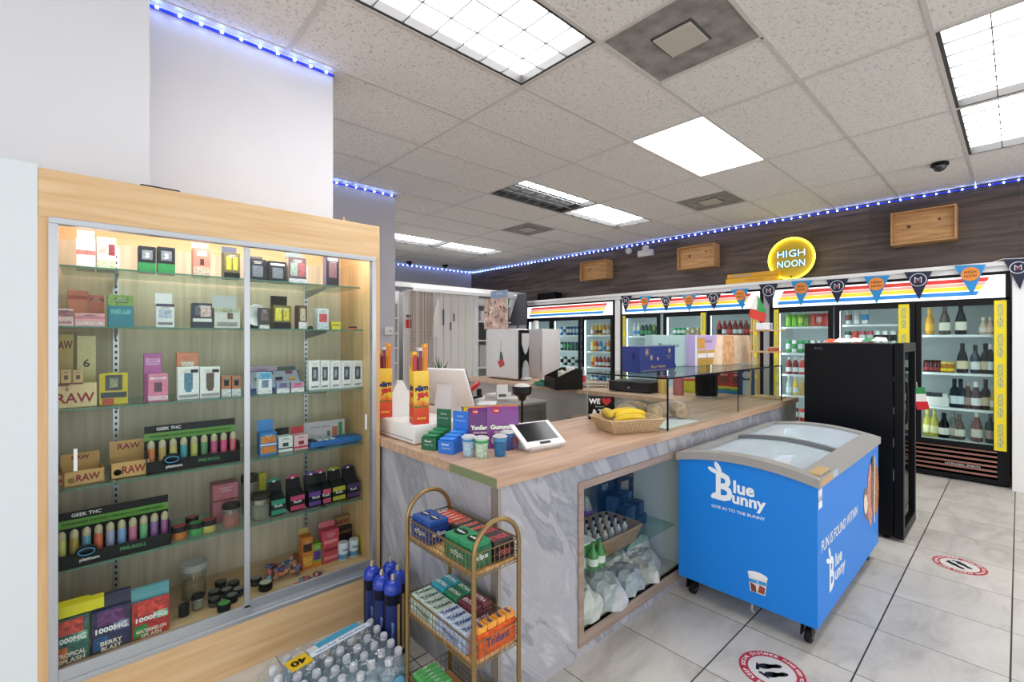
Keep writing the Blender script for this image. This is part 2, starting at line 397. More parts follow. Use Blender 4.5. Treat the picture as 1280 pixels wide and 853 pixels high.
# dome cameras
for p, lb in (((5.73, .49), 'black dome camera on the ceiling at right, above the wooden crate'), ((4.95, 8.6), 'black dome camera on far ceiling right beside the grey pillar'), ((5.75, 8.45), 'black dome camera on far ceiling, middle of the white partition')):
    t = thing('dome_camera', lb, 'security camera', (p[0], p[1], CEIL-.007))
    MB().lathe([(.062, 0), (.066, -.02), (.06, -.03)], BLACK, n=20).build('base', t)
    MB().lathe([(.048, -.03), (.044, -.052), (.03, -.07), (.008, -.078)], mat('202024', .1, coat=.5), n=20).build('dome', t)
# emergency light on the wood wall
p0 = at(804, 317, 0, 6.8)
t = thing('emergency_light', 'white twin-head emergency light on the dark wood wall', 'emergency light', (6.85, p0.y, p0.z))
MB().box(-.07, 0, -.17, .10, -.05, .05, mat('d8d6d2', .4), .008).build('housing', t)
for yy in (-.1, .22):
    MB().lathe([(.05, 0), (.055, .02), (.03, .07), (.02, .09)], mat('cfcdc8', .35), n=14, mtx=Matrix.Translation((-.16, yy, .06)) @ Matrix.Rotation(PI/2, 4, 'Y')).build('lamp_head', t)
MB().tube([(-.04, -.05, .05), (-.04, -.05, .17)], .006, mat('555555')).build('conduit', t)
# crates on the wood wall
CR = wood_mat('a8794c', 'd2a46e', 'Y', 2.2, .55, 'pine', 10)
for (ya, yb, za, zb, lb) in ((.44, .975, 2.50, 2.86, 'open wooden crate mounted highest at the right of the wood wall'), (2.97, 3.53, 2.505, 2.84, 'open wooden crate on the wood wall left of the round neon sign'), (4.85, 5.43, 2.51, 2.84, 'open wooden crate farthest left on the wood wall')):
    t = thing('wooden_crate', lb, 'crate', (6.85, (ya+yb)/2, za), group='wooden crates on the wall')
    w2, hh, D = (yb-ya)/2, zb-za, .2
    m = MB(); th = .014
    m.box(-D, 0, -w2, w2, 0, th, CR).box(-D, 0, -w2, w2, hh-th, hh, CR).box(-D, 0, -w2, -w2+th, th, hh-th, CR).box(-D, 0, w2-th, w2, th, hh-th, CR)
    m.build('frame', t)
    MB().box(-.12, -.11, -w2+th, w2-th, th, hh-th, CR).prism(disc2(.02, 10, 1, 1, -.12, .2), (-.1202, 0, 0), -Y, Z, .001, '5a3a20').prism(disc2(.014, 10, 1, 1, .13, .24), (-.1202, 0, 0), -Y, Z, .001, '5a3a20').build('back_board', t)
# round neon sign
yc, zc = 1.99, 2.49
t = thing('neon_sign', 'round yellow neon sign with light blue letters on the cooler ledge', 'sign', (6.72, yc, 2.205))
def ring(r, zc_, n=40, x=0.): return [(x, r*math.cos(2*PI*k/n), zc_+r*math.sin(2*PI*k/n)) for k in range(n)]
zl = zc-2.205
MB().prism(disc2(.27, 40), (0, 0, zl), -Y, Z, -.012, mat('c0a41c', .4)).build('backing_disc', t)
MB().tube(ring(.262, zl, 48, -.02), .012, mat('fff23a', .4, e=NEON_E), 8, True).build('neon_ring', t)
m = MB(); NB = mat('9fdcff', .4, e=2.2); ND = mat('1c6fae', .5)
for s_, z_ in (('HIGH', .065), ('NOON', -.065)):
    m.text(s_, (-.016, 0, zl+z_), -Y, Z, .09, ND, w=.33, bold=.03, lift=.001); m.text(s_, (-.018, 0, zl+z_), -Y, Z, .084, NB, w=.318, bold=-.01, lift=.003)
m.build('neon_lettering', t)
MB().box(-.06, .06, -.06, .06, 0, .02, BLACK, .004).box(-.006, .006, -.01, .01, .02, .06, BLACK).build('stand', t)
# yellow carton on the ledge, black crate on the ledge
t = thing('flat_carton', 'long flat yellow carton on the cooler ledge beside the neon sign', 'box', (6.66, 2.44, 2.205))
MB().box(-.1, .12, -.32, .32, 0, .075, mat('e0a91c', .5), .003).box(-.1, .10, -.34, .3, .077, .135, mat('d99f18', .5), .003).text('HIGH NOON', (-.101, .12, .105), -Y, Z, .03, mat('3f8fc4')).text('VODKA SELTZER', (-.101, -.05, .04), -Y, Z, .022, mat('b5552a')).build('printed_cardboard', t)
yq = at(685, 365, 0, 6.62).y
t = thing('black_crate', 'small black slotted crate on the ledge above the left cooler', 'crate', (6.66, yq, 2.205))
m = MB()
for k in range(9): m.box(-.1, -.09, -.22+k*.05, -.19+k*.05, 0, .13, BLACK)
m.box(-.1, .1, -.23, .23, 0, .02, BLACK).box(-.105, -.09, -.23, .23, .12, .14, BLACK).box(-.1, .1, -.23, -.22, 0, .14, BLACK).box(-.1, .1, .22, .23, 0, .14, BLACK).box(.09, .1, -.23, .23, 0, .14, BLACK)
m.build('slotted_shell', t)
# pennants
pen = [(776, 790.3, 370, 782, 391.5, 0), (799, 813.7, 370.6, 806.3, 392.5, 1), (824.8, 840.5, 371, 833, 390, 0), (852.4, 870.7, 369, 861.5, 390, 1), (881.7, 901.6, 367.5, 892.8, 387.6, 0), (913.7, 935.8, 362, 928.4, 387.6, 1), (948.5, 972.5, 355.5, 963, 384.7, 0),
       (988.7, 1015.8, 351.5, 1001, 382.8, 1), (1032.4, 1061, 349.4, 1046.7, 380, 0), (1079.6, 1112.5, 345.5, 1095.8, 380, 1), (1129.9, 1165.5, 340.2, 1149, 375, 0), (1192.5, 1232.4, 332, 1215, 370, 1), (1253.7, 1290, 324, 1275, 362, 0)]
t = thing('pennant_garland', 'string of navy and blue pennants hanging in front of the coolers', 'pennants', (6.49, 0, 0))
sp_ = []
for (ua, ub, vt, ut, vb, c) in pen:
    a = at(ua, vt, 0, 6.49); b = at(ub, vt-(.6 if ua < 900 else 1.5), 0, 6.49); q = at(ut, vb, 0, 6.49)
    sp_ += [(0, a.y, a.z), (0, b.y, b.z)]
    cc = mat('1d2340', .7) if c == 0 else mat('2a8fd0', .7)
    pm = MB(); nn = 8
    rows = []
    for i in range(nn+1):
        f = i/nn; l = Vector((0, a.y, a.z)).lerp(Vector((0, q.y, q.z)), f); r = Vector((0, b.y, b.z)).lerp(Vector((0, q.y, q.z)), f)
        rows.append((l+Vector((-.006*math.sin(f*3), 0, 0)), r+Vector((-.01*math.sin(f*3), 0, 0))))
    vs = [x for rr in rows for x in rr]+[x+Vector((.002, 0, 0)) for rr in rows for x in rr]; k2 = 2*(nn+1)
    fs = [(2*i, 2*i+1, 2*i+3, 2*i+2) for i in range(nn)]+[(k2+2*i+2, k2+2*i+3, k2+2*i+1, k2+2*i) for i in range(nn)]
    fs += [(2*i, 2*i+2, k2+2*i+2, k2+2*i) for i in range(nn)]+[(2*i+1, k2+2*i+1, k2+2*i+3, 2*i+3) for i in range(nn)]+[(0, k2, k2+1, 1)]
    po = pm.add(vs, fs, cc).build('pennant', t)
    ctr = (Vector((0, a.y, a.z))+Vector((0, b.y, b.z)))*.35+Vector((0, q.y, q.z))*.3; ctr.x = -.016
    R_ = abs(a.y-b.y)*.29; em = MB()
    if c == 0:
        em.tube([(ctr.x, ctr.y+R_*math.cos(2*PI*k/20), ctr.z+R_*math.sin(2*PI*k/20)) for k in range(20)], .004, mat('dcdce4'), 5, True)
        em.text('M', ctr, -Y, Z, R_*.95, mat('d8d8e0'), bold=-.01).text('A', ctr-Z*R_*.1, -Y, Z, R_*.6, mat('b5484c'), bold=.01)
    else:
        em.prism(disc2(R_*1.05, 20), ctr, -Y, Z, -.001, mat('e58a2e')).text('HIGH', ctr+Z*R_*.3, -Y, Z, R_*.42, mat('3a2a20'), bold=.02, w=R_*1.3).text('NOON', ctr-Z*R_*.3, -Y, Z, R_*.42, mat('3a2a20'), bold=.02, w=R_*1.3)
    em.build('emblem', po)
MB().tube(sp_+[(0, -.6, 2.2)], .003, mat('d8d8d8')).build('cord', t)
# ================================================================ COOLERS
CX = 6.6
GLASS = glass('f4fbfa', 1.2, .02)
YEL = mat('f0dc1e', .5)
def cooler(ya, yb, label, doors, strips, hinge_dark=True):
    """doors: list of (y_left, y_right) glass limits seen from the room (left = larger y)"""
    t = thing('glass_door_cooler', label, 'cooler', (CX, yb, 0), group='glass door drink coolers')
    Wd = ya-yb; bk = mat('17171a', .4); inn = mat('d9e2e4', .5)
    m = MB(); D = .75
    m.box(.03, D, 0, .03, .06, 2.11, bk).box(.03, D, Wd-.03, Wd, .06, 2.11, bk).box(.03, D, .03, Wd-.03, 2.05, 2.11, bk).box(.03, D, .03, Wd-.03, .06, .38, bk)
    m.box(0, .04, 0, Wd, 1.84, 1.86, bk).box(0, .04, 0, .03, .02, 2.11, bk).box(0, .04, Wd-.03, Wd, .02, 2.11, bk).box(0, .04, .03, Wd-.03, 2.085, 2.11, bk).box(0, .05, .03, Wd-.03, .02, .06, bk)
    m.build('body', t)
    MB().box(D-.04, D-.02, .03, Wd-.03, .38, 2.05, inn).box(.06, D-.04, .03, .05, .38, 2.05, inn).box(.06, D-.04, Wd-.05, Wd-.03, .38, 2.05, inn).box(.06, D-.04, .05, Wd-.05, 1.86, 1.88, inn).box(.06, D-.04, .05, Wd-.05, .38, .4, inn).build('liner', t)
    # sign
    sg = MB(); L0, L1 = Wd-.05, .05; zb, zt = 1.872, 2.08
    sg.box(-.004, .035, .03, Wd-.03, zb-.01, zt+.005, mat('f4f6f6', .4, e=.9))
    span = L0-L1
    for (f0, f1, c) in ((.74, .94, 'c2332c'), (.56, .72, 'eea08c'), (.36, .55, 'efc52c'), (.10, .30, '2878c0')):
        z0 = zb+(zt-zb)*f0; z1 = zb+(zt-zb)*f1; sl = .45
        def yy(z, side): return (L0-.02-.18*(1-(z-zb)/(zt-zb))*0-(z-zb)*sl) if side == 0 else (L1+.16-(z-zb)*sl*1.2+.03)
        sg.add([(-.006, yy(z0, 0), z0), (-.006, yy(z0, 1), z0), (-.006, yy(z1, 1), z1), (-.006, yy(z1, 0), z1)], [(0, 1, 2, 3)], mat(c, .4, e=.55))
    sg.build('sign', t)
    # grille
    g = MB(); cop = mat('a5786a', .35, .6)
    g.box(.03, .035, .03, Wd-.03, .06, .38, mat('1c1412', .6))
    for k in range(6): z = .085+k*.048; g.box(0, .012, .05, Wd-.09, z, z+.019, cop, mtx=None)
    g.box(-.004, .03, .03, .085, .03, .36, bk)
    g.text('LICENSED SPIRITS', (-.001, .33, .165), -Y, Z, .018, mat('e8e8e8'), w=.26, lift=.004)
    g.build('grille', t)
    for yk in (.12, Wd-.12): MB().box(.05, .14, yk-.03, yk+.03, 0, .06, bk, .004).build('foot', t)
    # doors
    for k, (gl, gr) in enumerate(doors):
        gl -= yb; gr -= yb; fr = .05 ; d = MB()
        d.box(-.03, .0, gr-fr, gr, .385-.04, 1.84, bk).box(-.03, .0, gl, gl+fr, .385-.04, 1.84, bk).box(-.03, 0, gr, gl, 1.79, 1.84, bk).box(-.03, 0, gr, gl, .345, .40, bk)
        dd = d.build('door', t)
        MB().box(-.018, -.012, gr, gl, .40, 1.79, GLASS).build('door_glass', dd)
        # vertical lamp behind each hinge side (inside the cooler)
        lm = MB().box(.015, .035, gl+.005, gl+.03, .45, 1.78, mat('f6fbff', .4, e=COOLER_E)).build('interior_lamp', t)
    for (ys, dw, z0, z1) in strips:
        s = MB(); y_ = ys-yb; s.box(-.034, -.0305, y_-dw/2, y_+dw/2, z0, z1, YEL)
        nrep = max(1, int((z1-z0)/.27)); BL = mat('3f86b8')
        for q in range(nrep):
            zc_ = z0+(z1-z0)*(q+.5)/nrep; s.text('HIGH NOON', (-.0345, y_, zc_), Z, Y, dw*.5, BL, wmax=.22)
        tag(s.build('yellow_strip', t), 'yellow printed strip')
    # wire shelves
    return t
WIRE = mat('e8eef0', .4)
def wire_shelf(t, y0, y1, z, yb):
    m = MB(); a, b = y1-yb, y0-yb
    m.box(.07, .085, a, b, z-.028, z-.004, WIRE).box(.6, .615, a, b, z-.02, z-.008, WIRE)
    nn = int((b-a)/.03)
    for k in range(nn+1): y = a+(b-a)*k/nn; m.box(.08, .61, y-.002, y+.002, z-.008, z-.003, WIRE)
    m.build('wire_shelf', t)
A_, B_, C_ = (6.78, 4.645), (4.51, 2.30), (2.2, .062)
tA = cooler(*A_, 'black cooler left of the others, with two doors visible behind the counter', [(6.70, 6.12), (6.01, 5.405), (5.277, 4.70)], [])
tB = cooler(*B_, 'middle black cooler behind the blue gift box and beige bag', [(4.40, 3.831), (3.668, 3.112), (2.99, 2.40)], [(4.425, .05, .36, 1.83), (3.088, .07, .36, 1.83), (2.37, .07, .36, 1.83)])
tC = cooler(*C_, 'right black cooler with wine bottles beside the white wall', [(2.09, 1.552), (1.439, .80), (.707, .171)], [(2.12, .055, .36, 1.83), (.85, .09, .36, 1.83), (.125, .085, .36, 1.83)])
# ---- drinks
_P = {}
def bprof(kind):
    if kind == 'can': return [(.026, 0), (.0325, .008), (.033, .11), (.026, .12)], .12
    if kind == 'slim': return [(.024, 0), (.028, .008), (.029, .145), (.023, .155)], .155
    if kind == 'tall': return [(.026, 0), (.033, .008), (.033, .15), (.026, .16)], .16
    if kind == 'pet': return [(.03, 0), (.034, .01), (.034, .12), (.03, .15), (.013, .185), (.013, .205)], .205
    if kind == 'beer': return [(.029, 0), (.031, .01), (.031, .12), (.026, .15), (.013, .18), (.013, .23)], .23
    if kind == 'wine': return [(.034, 0), (.038, .01), (.038, .16), (.034, .19), (.016, .225), (.015, .30)], .30
    if kind == 'champ': return [(.04, 0), (.046, .012), (.045, .13), (.034, .19), (.018, .24), (.016, .30)], .30
    if kind == 'hock': return [(.034, 0), (.037, .01), (.036, .15), (.024, .22), (.015, .27), (.014, .32)], .32
    if kind == 'jar': return [(.03, 0), (.034, .006), (.034, .06), (.028, .07)], .075
    if kind == 'small': return [(.026, 0), (.03, .006), (.03, .08), (.013, .11), (.013, .15)], .15
def drink(kind, body, lab, cap, loc, label, group, name=None, cat='bottle', zs=1.0):
    key = (kind, body, lab, cap)
    if key not in _P:
        pr, H = bprof(kind); m = MB(); n = 12
        gl = mat(body, .15) if kind not in ('can', 'slim', 'tall') else mat(body, .28, .35)
        m.lathe(pr, gl, n=n); R = max(r for r, z in pr)
        if kind in ('can', 'slim', 'tall'):
            m.lathe([(pr[-1][0], H-.001), (pr[-1][0]+.001, H+.003), (.02, H+.002)], 'c0c4c6', n=n)
            if lab: m.lathe([(R+.0006, H*.3), (R+.0006, H*.72)], mat(lab, .35), n=n)
        else:
            if lab: m.lathe([(R+.001, H*.14), (R+.001, H*.42)], mat(lab, .6), n=n)
        o = m.build(name or ('can' if kind in ('can', 'slim', 'tall') else 'bottle'))
        if kind not in ('can', 'slim', 'tall') and cap:
            cr = pr[-1][0]+.002; ch = .05 if kind in ('wine', 'champ', 'hock') else .018
            MB().lathe([(cr, H-ch), (cr, H+.006), (cr*.8, H+.008)], mat(cap, .4), n=n).build('cap', o)
        _P[key] = o; o_ = o
    else: o_ = copy_tree(_P[key])
    o_.location = loc; o_.scale.z = zs
    o_.name = name or o_.name.split('.')[0]
    for k in ('label', 'group', 'category', 'kind'):
        if k in o_: del o_[k]
    return tag(o_, label, cat, group)
CN = {'7fc23a': 'lime green', 'c9473f': 'red', '2f9a5a': 'green', 'd8dcdc': 'white', 'e6e6e0': 'white', '8a2a2c': 'dark red', 'e08a3a': 'orange', '23406c': 'navy', '2b63a8': 'blue', '3a8bc4': 'light blue', 'b8c0c2': 'silver', '1c1c20': 'black', 'efc23a': 'yellow', '2b4a38': 'dark green', '6a3a2c': 'brown', 'b04a5a': 'pink', 'c4a468': 'gold', '4b2030': 'maroon', '9aa8ac': 'pale grey', 'e8c8a0': 'cream', '6f8f46': 'olive green'}
def row(kind, seq, ya, yb, z, where, x=6.73, cat=None, caps='dddddd'):
    """seq: list of (body, label band) from left to right between ya (left) and yb (right)"""
    n = len(seq); st = (ya-yb)/n; cnt = {}
    nm = 'can' if kind in ('can', 'slim', 'tall') else 'bottle'
    for i, (b, l) in enumerate(seq):
        c = CN.get(b, 'coloured')
        lb = f'{c} {nm}, {ORD[i]} from left on {where}'
        drink(kind, b, l, caps, (x, ya-st*(i+.5), z), lb, 'drinks in the coolers', cat=nm)
g1 = '7fc23a'; R_ = 'c9473f'; G2 = '2f9a5a'; W_ = 'd8dcdc'; DR = '8a2a2c'; O_ = 'e08a3a'; NV = '23406c'; BU = '2b63a8'; LB = '3a8bc4'; SV = 'b8c0c2'; BK = '1c1c20'; YE = 'efc23a'; DG = '2b4a38'; BR = '6a3a2c'; PK = 'b04a5a'; GO = 'c4a468'; CRM = 'e8c8a0'; OL = '6f8f46'
# right cooler, door 1
yb = C_[1]
for z in (1.61, 1.275, 1.0, .73): wire_shelf(tC, 2.09, 1.56, z, yb)
row('tall', [(g1, None), (g1, None), (g1, 'c8e05a'), (OL, None), (R_, None), (R_, 'e0a0a0'), (R_, None)], 2.06, 1.58, 1.61, 'top shelf, left door of right cooler')
row('tall', [(G2, W_), (W_, G2), (G2, W_), (G2, W_), (W_, O_), (SV, None), (W_, O_)], 2.06, 1.58, 1.275, 'second shelf, left door of right cooler')
row('pet', [(DR, W_), (DR, W_), (R_, W_), (O_, 'e8e0d0'), (W_, O_), (O_, W_)], 2.06, 1.60, 1.0, 'third shelf, left door of right cooler')
row('beer', [(SV, W_), (YE, W_), (GO, None), (BK, SV), (BK, SV), (BK, SV)], 2.06, 1.60, .73, 'fourth shelf, left door of right cooler')
row('tall', [(DR, W_), (DR, W_), (R_, W_), (DR, W_), (W_, DG), (W_, DG)], 2.06, 1.60, .405, 'cooler bottom, left door of right cooler')
# door 2 (partly behind the black fridge)
for z in (1.625, 1.385, 1.0, .7): wire_shelf(tC, 1.43, .81, z, yb)
row('tall', [(SV, BR), (W_, SV), (W_, LB)], 1.42, 1.18, 1.625, 'top shelf, middle door of right cooler')
row('can', [('2a4a50', W_), (R_, None), (PK, W_), (PK, W_), (W_, BK), (W_, BK), (W_, BK), (YE, W_)], 1.42, .86, 1.40, 'second shelf, middle door of right cooler') if False else row('tall', [('2b4a38', W_), (R_, None), (PK, W_), (PK, W_), (W_, BK), (W_, BK), (W_, BK), (YE, W_)], 1.42, .86, 1.385, 'second shelf, middle door of right cooler')
drink('wine', '1c1c20', 'e8e0c0', '1c1c20', (6.73, .98, 1.0), 'dark bottle beside a yellow jar seen right of the black fridge', 'drinks in the coolers')
drink('jar', 'efc23a', '5a3a20', 'dddddd', (6.73, .89, 1.0), 'yellow jar seen right of the black fridge, upper gap', 'drinks in the coolers', name='jar', cat='jar')
drink('hock', '2b4a58', 'c8d4dc', '23406c', (6.73, .99, .7), 'blue labelled bottle right of the fridge, left of two', 'drinks in the coolers')
drink('hock', '2b4a58', 'c8d4dc', '23406c', (6.73, .90, .7), 'blue labelled bottle right of the fridge, right of two', 'drinks in the coolers')
drink('champ', '4a5048', 'd8d8d0', '888888', (6.73, .985, .405), 'grey bottle low beside the fridge door, left of two', 'drinks in the coolers')
drink('champ', '4a5048', 'd8d8d0', '888888', (6.73, .89, .405), 'grey bottle low beside the fridge door, right of two', 'drinks in the coolers')
# door 3: wines
for z in (1.50, 1.10, .735): wire_shelf(tC, .705, .175, z, yb)
def wine(kind, body, lab, cap, u, z, label, **k):
    y = at(u, 430, 0, 6.72).y
    drink(kind, body, lab, cap, (6.72, y, z), label, 'wine and spirit bottles behind the right door', **k)
wine('wine', 'c08a1c', 'd9a52c', 'e0b040', 1162, 1.50, 'gold bottle with amber liquor at top left of right cooler door', zs=.92)
wine('champ', '4a4038', 'd8d4c4', '6a6058', 1181, 1.50, 'grey-capped wine bottle, second on the top shelf', zs=1.0)
wine('champ', '14161a', 'e6e2d2', '14161a', 1201, 1.50, 'black wine bottle with cream label, third on the top shelf', zs=1.04)
wine('small', 'c8b8a0', 'e8e0d8', 'e8e0c8', 1229, 1.50, 'small cream-topped bottle, left of two on the top shelf', zs=1.1)
wine('small', 'd0a890', 'e8c8b0', 'e8e0c8', 1238, 1.50, 'small cream-topped bottle, right of two on the top shelf', zs=1.1)
for k, u in enumerate((1159, 1166, 1172)): wine('jar', '4a1418', '8a2a2c', '2a0a0c', u, 1.10, 'dark red jar, %s from left on the second wine shelf' % ORD[k], name='jar', cat='jar', zs=1.5)
for k, u in enumerate((1180, 1188)): wine('jar', 'a86a14', 'f0d020', 'd8c060', u, 1.10, 'amber jar with yellow label, %s of two' % ('left' if k == 0 else 'right'), name='jar', cat='jar', zs=1.35)
wine('champ', '1c2024', 'd8d0a8', '14161a', 1203, 1.10, 'dark bottle with pale yellow label beside the amber jars')
wine('wine', '1c3040', 'e4e8ea', '14202c', 1219, 1.10, 'stout navy bottle with big white label', zs=.95)
wine('wine', '1c1e20', 'c8b898', '14161a', 1232, 1.10, 'dark wine bottle half behind the silver-capped one')
wine('hock', '2a2e30', 'e8eaea', 'e0e2e2', 1238, 1.10, 'dark bottle with white cap at right end of second wine shelf', zs=.92)
t = thing('white_carton', 'open white carton holding small dark packs on the third wine shelf', 'box', (6.70, .60, .735))
MB().box(-.02, .2, -.1, .1, 0, .10, mat('dcdcd6', .6), .002).build('tray', t)
for k in range(4): tag(MB().box(-.02, .12, -.022, .022, 0, .07, ['202634', '2c3040', '30343c', 'c8ccd0'][k], .003).box(-.021, -.02, -.012, .012, .01, .03, 'd0d4d8').build('small_pack', None, (6.71, .67-k*.047, .80)), 'small dark pack standing in the white carton, %s from left' % ORD[k], 'pack', 'packs in the white carton')
wine('wine', '16202c', 'd0dce4', '16202c', 1189+4, .735, 'dark blue labelled wine bottle right of the white carton', zs=.98)
wine('wine', '16202c', 'd0dce4', '16202c', 1201, .735, 'second dark blue labelled wine bottle right of the white carton', zs=.98)
wine('hock', '3a2428', '9a8880', '9a9090', 1209.5, .735, 'narrow purple-brown bottle behind others on the third shelf', zs=.85)
wine('champ', '4a3038', 'e8eaea', 'e8e8e8', 1220, .735, 'wine bottle with white cap and white label, third shelf', zs=.9)
wine('wine', '241c18', 'c8b498', '2a2420', 1232, .735, 'dark bottle with tan label, right on the third shelf', zs=1.0)
wine('wine', 'b09a50', 'e8e4d0', 'a8b0a8', 1243, .735, 'pale bottle half hidden by the yellow strip', zs=.8)
wine('wine', 'a8a040', 'd8d4a0', 'c8c070', 1159, .405, 'yellow-green bottle, left of two on the cooler bottom', zs=.95)
wine('wine', 'a8a040', 'd8d4a0', 'c8c070', 1168, .405, 'yellow-green bottle, right of two on the cooler bottom', zs=.95)
wine('champ', '0e0e12', 'e6e4da', '14161a', 1180, .405, 'black sparkling wine bottle with white label, cooler bottom', zs=.85)
wine('hock', '5a6060', 'b8b0a0', '8a8a8a', 1191, .405, 'grey narrow bottle between two sparkling wines', zs=.85)
wine('champ', '5a4a44', 'e0dccc', '6a5a50', 1199, .405, 'brown sparkling wine bottle with white label, cooler bottom', zs=.85)
wine('champ', '7a5048', 'e0d8c8', 'ecebea', 1221, .405, 'rose bottle with white foil neck, cooler bottom', zs=1.0)
wine('wine', '30383c', 'b09890', '5a6064', 1238, .405, 'dark bottle with tan label, cooler bottom right', zs=1.0)
# hanging flag card on the door edge
t = thing('flag_tag', 'small tricolour flag hanging between the doors of the right cooler', 'flag', (6.55, at(1148, 500, 0, 6.55).y, at(1148, 485, 0, 6.55).z))
MB().add([(0, .05, 0), (0, -.05, .01), (0, -.06, -.06), (0, .04, -.07)], [(0, 1, 2, 3)], '2f8a4a').add([(0, .04, -.07), (0, -.06, -.06), (0, -.075, -.14), (0, .025, -.15)], [(0, 1, 2, 3)], 'e8e6e0').add([(0, .025, -.15), (0, -.075, -.14), (0, -.09, -.22), (0, .01, -.24)], [(0, 1, 2, 3)], 'd0202c').build('cloth', t)
MB().tube([(0, .01, 0), (0, .015, .06)], .003, 'dddddd').build('string', t)

# middle cooler B
yb = B_[1]
for (ya_, yb_) in ((4.40, 3.84), (3.66, 3.12), (2.99, 2.41)):
    for z in (1.50, 1.18, .86, .60): wire_shelf(tB, ya_, yb_, z, yb)
row('pet', [(SV, LB), (W_, LB), (DG, G2), (DG, G2), (DG, G2), (OL, DG), (DG, G2)], 4.36, 3.86, 1.50, 'top shelf, left door of middle cooler')
row('can', [(NV, LB), (NV, LB), (NV, W_), (LB, NV), (LB, W_), (LB, NV)], 4.30, 3.88, 1.18, 'second shelf, left door of middle cooler', cat='can')
row('can', [(G2, W_), (G2, W_), (G2, W_), (W_, GO), (GO, W_), (SV, GO), (GO, W_)], 3.64, 3.14, 1.50, 'top shelf, middle door of middle cooler')
row('pet', [(DR, BK), (DR, W_), (DR, R_), (DR, W_), (DR, W_), (BR, R_), (BR, R_)], 2.96, 2.44, 1.50, 'top shelf, right door of middle cooler', caps='c8403a')
row('pet', [(O_, BR), (O_, BR), (BR, O_), (BR, O_)], 2.75, 2.44, 1.18, 'second shelf, right door of middle cooler', caps='e08a3a')
# left cooler A
yb = A_[1]
for (ya_, yb_) in ((6.0, 5.41), (5.27, 4.71)):
    for z in (1.52, 1.23, .95, .68): wire_shelf(tA, ya_, yb_, z, yb)
for dn, (ya_, yb_), rows in (('left visible door of left cooler', (5.98, 5.43), [('tall', [(BU, W_), (W_, BU), (NV, W_), (NV, SV), (BU, SV), (BU, SV), (NV, W_)]), ('tall', [(DG, SV), (DG, G2), (DG, G2), (NV, DG), (NV, DG), (NV, SV)]), ('tall', [(W_, BK), (BK, W_), (W_, BK), (DG, W_), (SV, DG), (W_, DG)]), ('can', [(O_, W_), (R_, W_), (BK, W_), (O_, R_), (W_, O_)])]),
        ('right door of left cooler', (5.24, 4.73), [('pet', [(GO, W_), (GO, BR), (YE, BR), (O_, W_), (GO, W_), (O_, BR)]), ('pet', [(YE, W_), (R_, YE), (LB, W_), (SV, LB), (O_, W_), (g1, W_)]), ('pet', [(YE, R_), (R_, W_), (DR, W_), (R_, W_), (DR, W_), (g1, R_)]), ('can', [(NV, W_), (NV, W_), (LB, NV), (NV, LB), (NV, W_), (BU, W_)])])):
    for (kd, sq), z, sn in zip(rows, (1.52, 1.23, .95, .68), ('top shelf', 'second shelf', 'third shelf', 'fourth shelf')):
        row(kd, sq, ya_, yb_, z, sn+', '+dn)
row('can', [(O_, W_), (YE, R_), (G2, W_), (R_, W_), (W_, PK)], 5.24, 4.73, .41, 'cooler bottom, right door of left cooler')
# ================================================================ WOODEN DISPLAY CABINET (left)
c0, c1, cf, cb = -.128, 1.148, 2.3, 2.78
cab = thing('display_cabinet', 'tall light wooden wall cabinet with sliding glass doors full of smoking goods', 'display cabinet', (c0, cf, 0))
Wc = c1-c0; Dc = cb-cf; LG = mat('e6d8ba', .5)
MB().box(0, Wc, 0, .022, 1.885, 2.055, LIGHTWOOD, .002).box(0, .022, .022, Dc, 1.885, 2.055, LIGHTWOOD).box(Wc-.022, Wc, .022, Dc, 1.885, 2.055, LIGHTWOOD).box(.022, Wc-.022, Dc-.015, Dc, 1.885, 2.055, LIGHTWOOD).build('top_fascia', cab)
MB().box(0, .026, 0, Dc, 0, 1.885, LIGHTWOODZ).build('side_panel', cab)
MB().box(Wc-.022, Wc, 0, Dc, 0, 1.885, LIGHTWOODZ).build('side_panel', cab)
MB().box(.026, Wc-.022, 0, .02, 0, .215, LIGHTWOOD).build('base_panel', cab)
INW = wood_mat('b9ac96', 'd4c9b5', 'Z', 1.2, .6, 'pale_back_board', 20)
MB().box(.026, Wc-.022, Dc-.015, Dc, .2, 1.885, INW).build('back_panel', cab)
MB().box(.026, Wc-.022, .02, Dc-.015, .235, .255, LIGHTWOOD).build('deck', cab)
# interior lamp tube at the top behind the fascia
MB().box(.03, Wc-.03, .02, Dc-.015, 2.035, 2.05, LIGHTWOOD).build('top_board', cab)
MB().box(.05, Wc-.05, .06, .12, 1.95, 1.97, mat('eef4ff', .4, e=CASE_E)).build('lamp_tube', cab)
# tracks
MB().box(.026, Wc-.022, -.006, .03, 1.865, 1.888, ALU, .002).build('top_track', cab)
MB().box(.026, Wc-.022, -.008, .034, .215, .235, ALU, .002).build('bottom_track', cab)
MB().box(.026, .05, -.004, .03, .235, 1.866, ALU).build('frame_rail', cab)
MB().box(Wc-.044, Wc-.022, -.004, .03, .235, 1.866, ALU).build('frame_rail', cab)
CG = glass('f8fbfa', 1.2, .015)
for (a, b, y) in ((.05, .662, .0), (.642, Wc-.044, .016)):
    d = MB().box(a, b, y+.004, y+.008, .25, 1.86, CG).build('glass_door', cab)
    e = MB()
    if y == 0: e.box(b-.026, b-.004, y, y+.012, .27, 1.86, ALU)
    else: e.box(a, a+.016, y, y+.012, .27, 1.86, ALU)
    e.box(a, b, y, y+.012, .235, .29 if y else .28, ALU, .001)
    e.build('door_rail', d)
    MB().box(a+.04 if y == 0 else b-.03, a+.05 if y == 0 else b-.02, y-.001, y+.004, .98, 1.06, mat('d8dcdc', .3)).build('finger_pull', d)
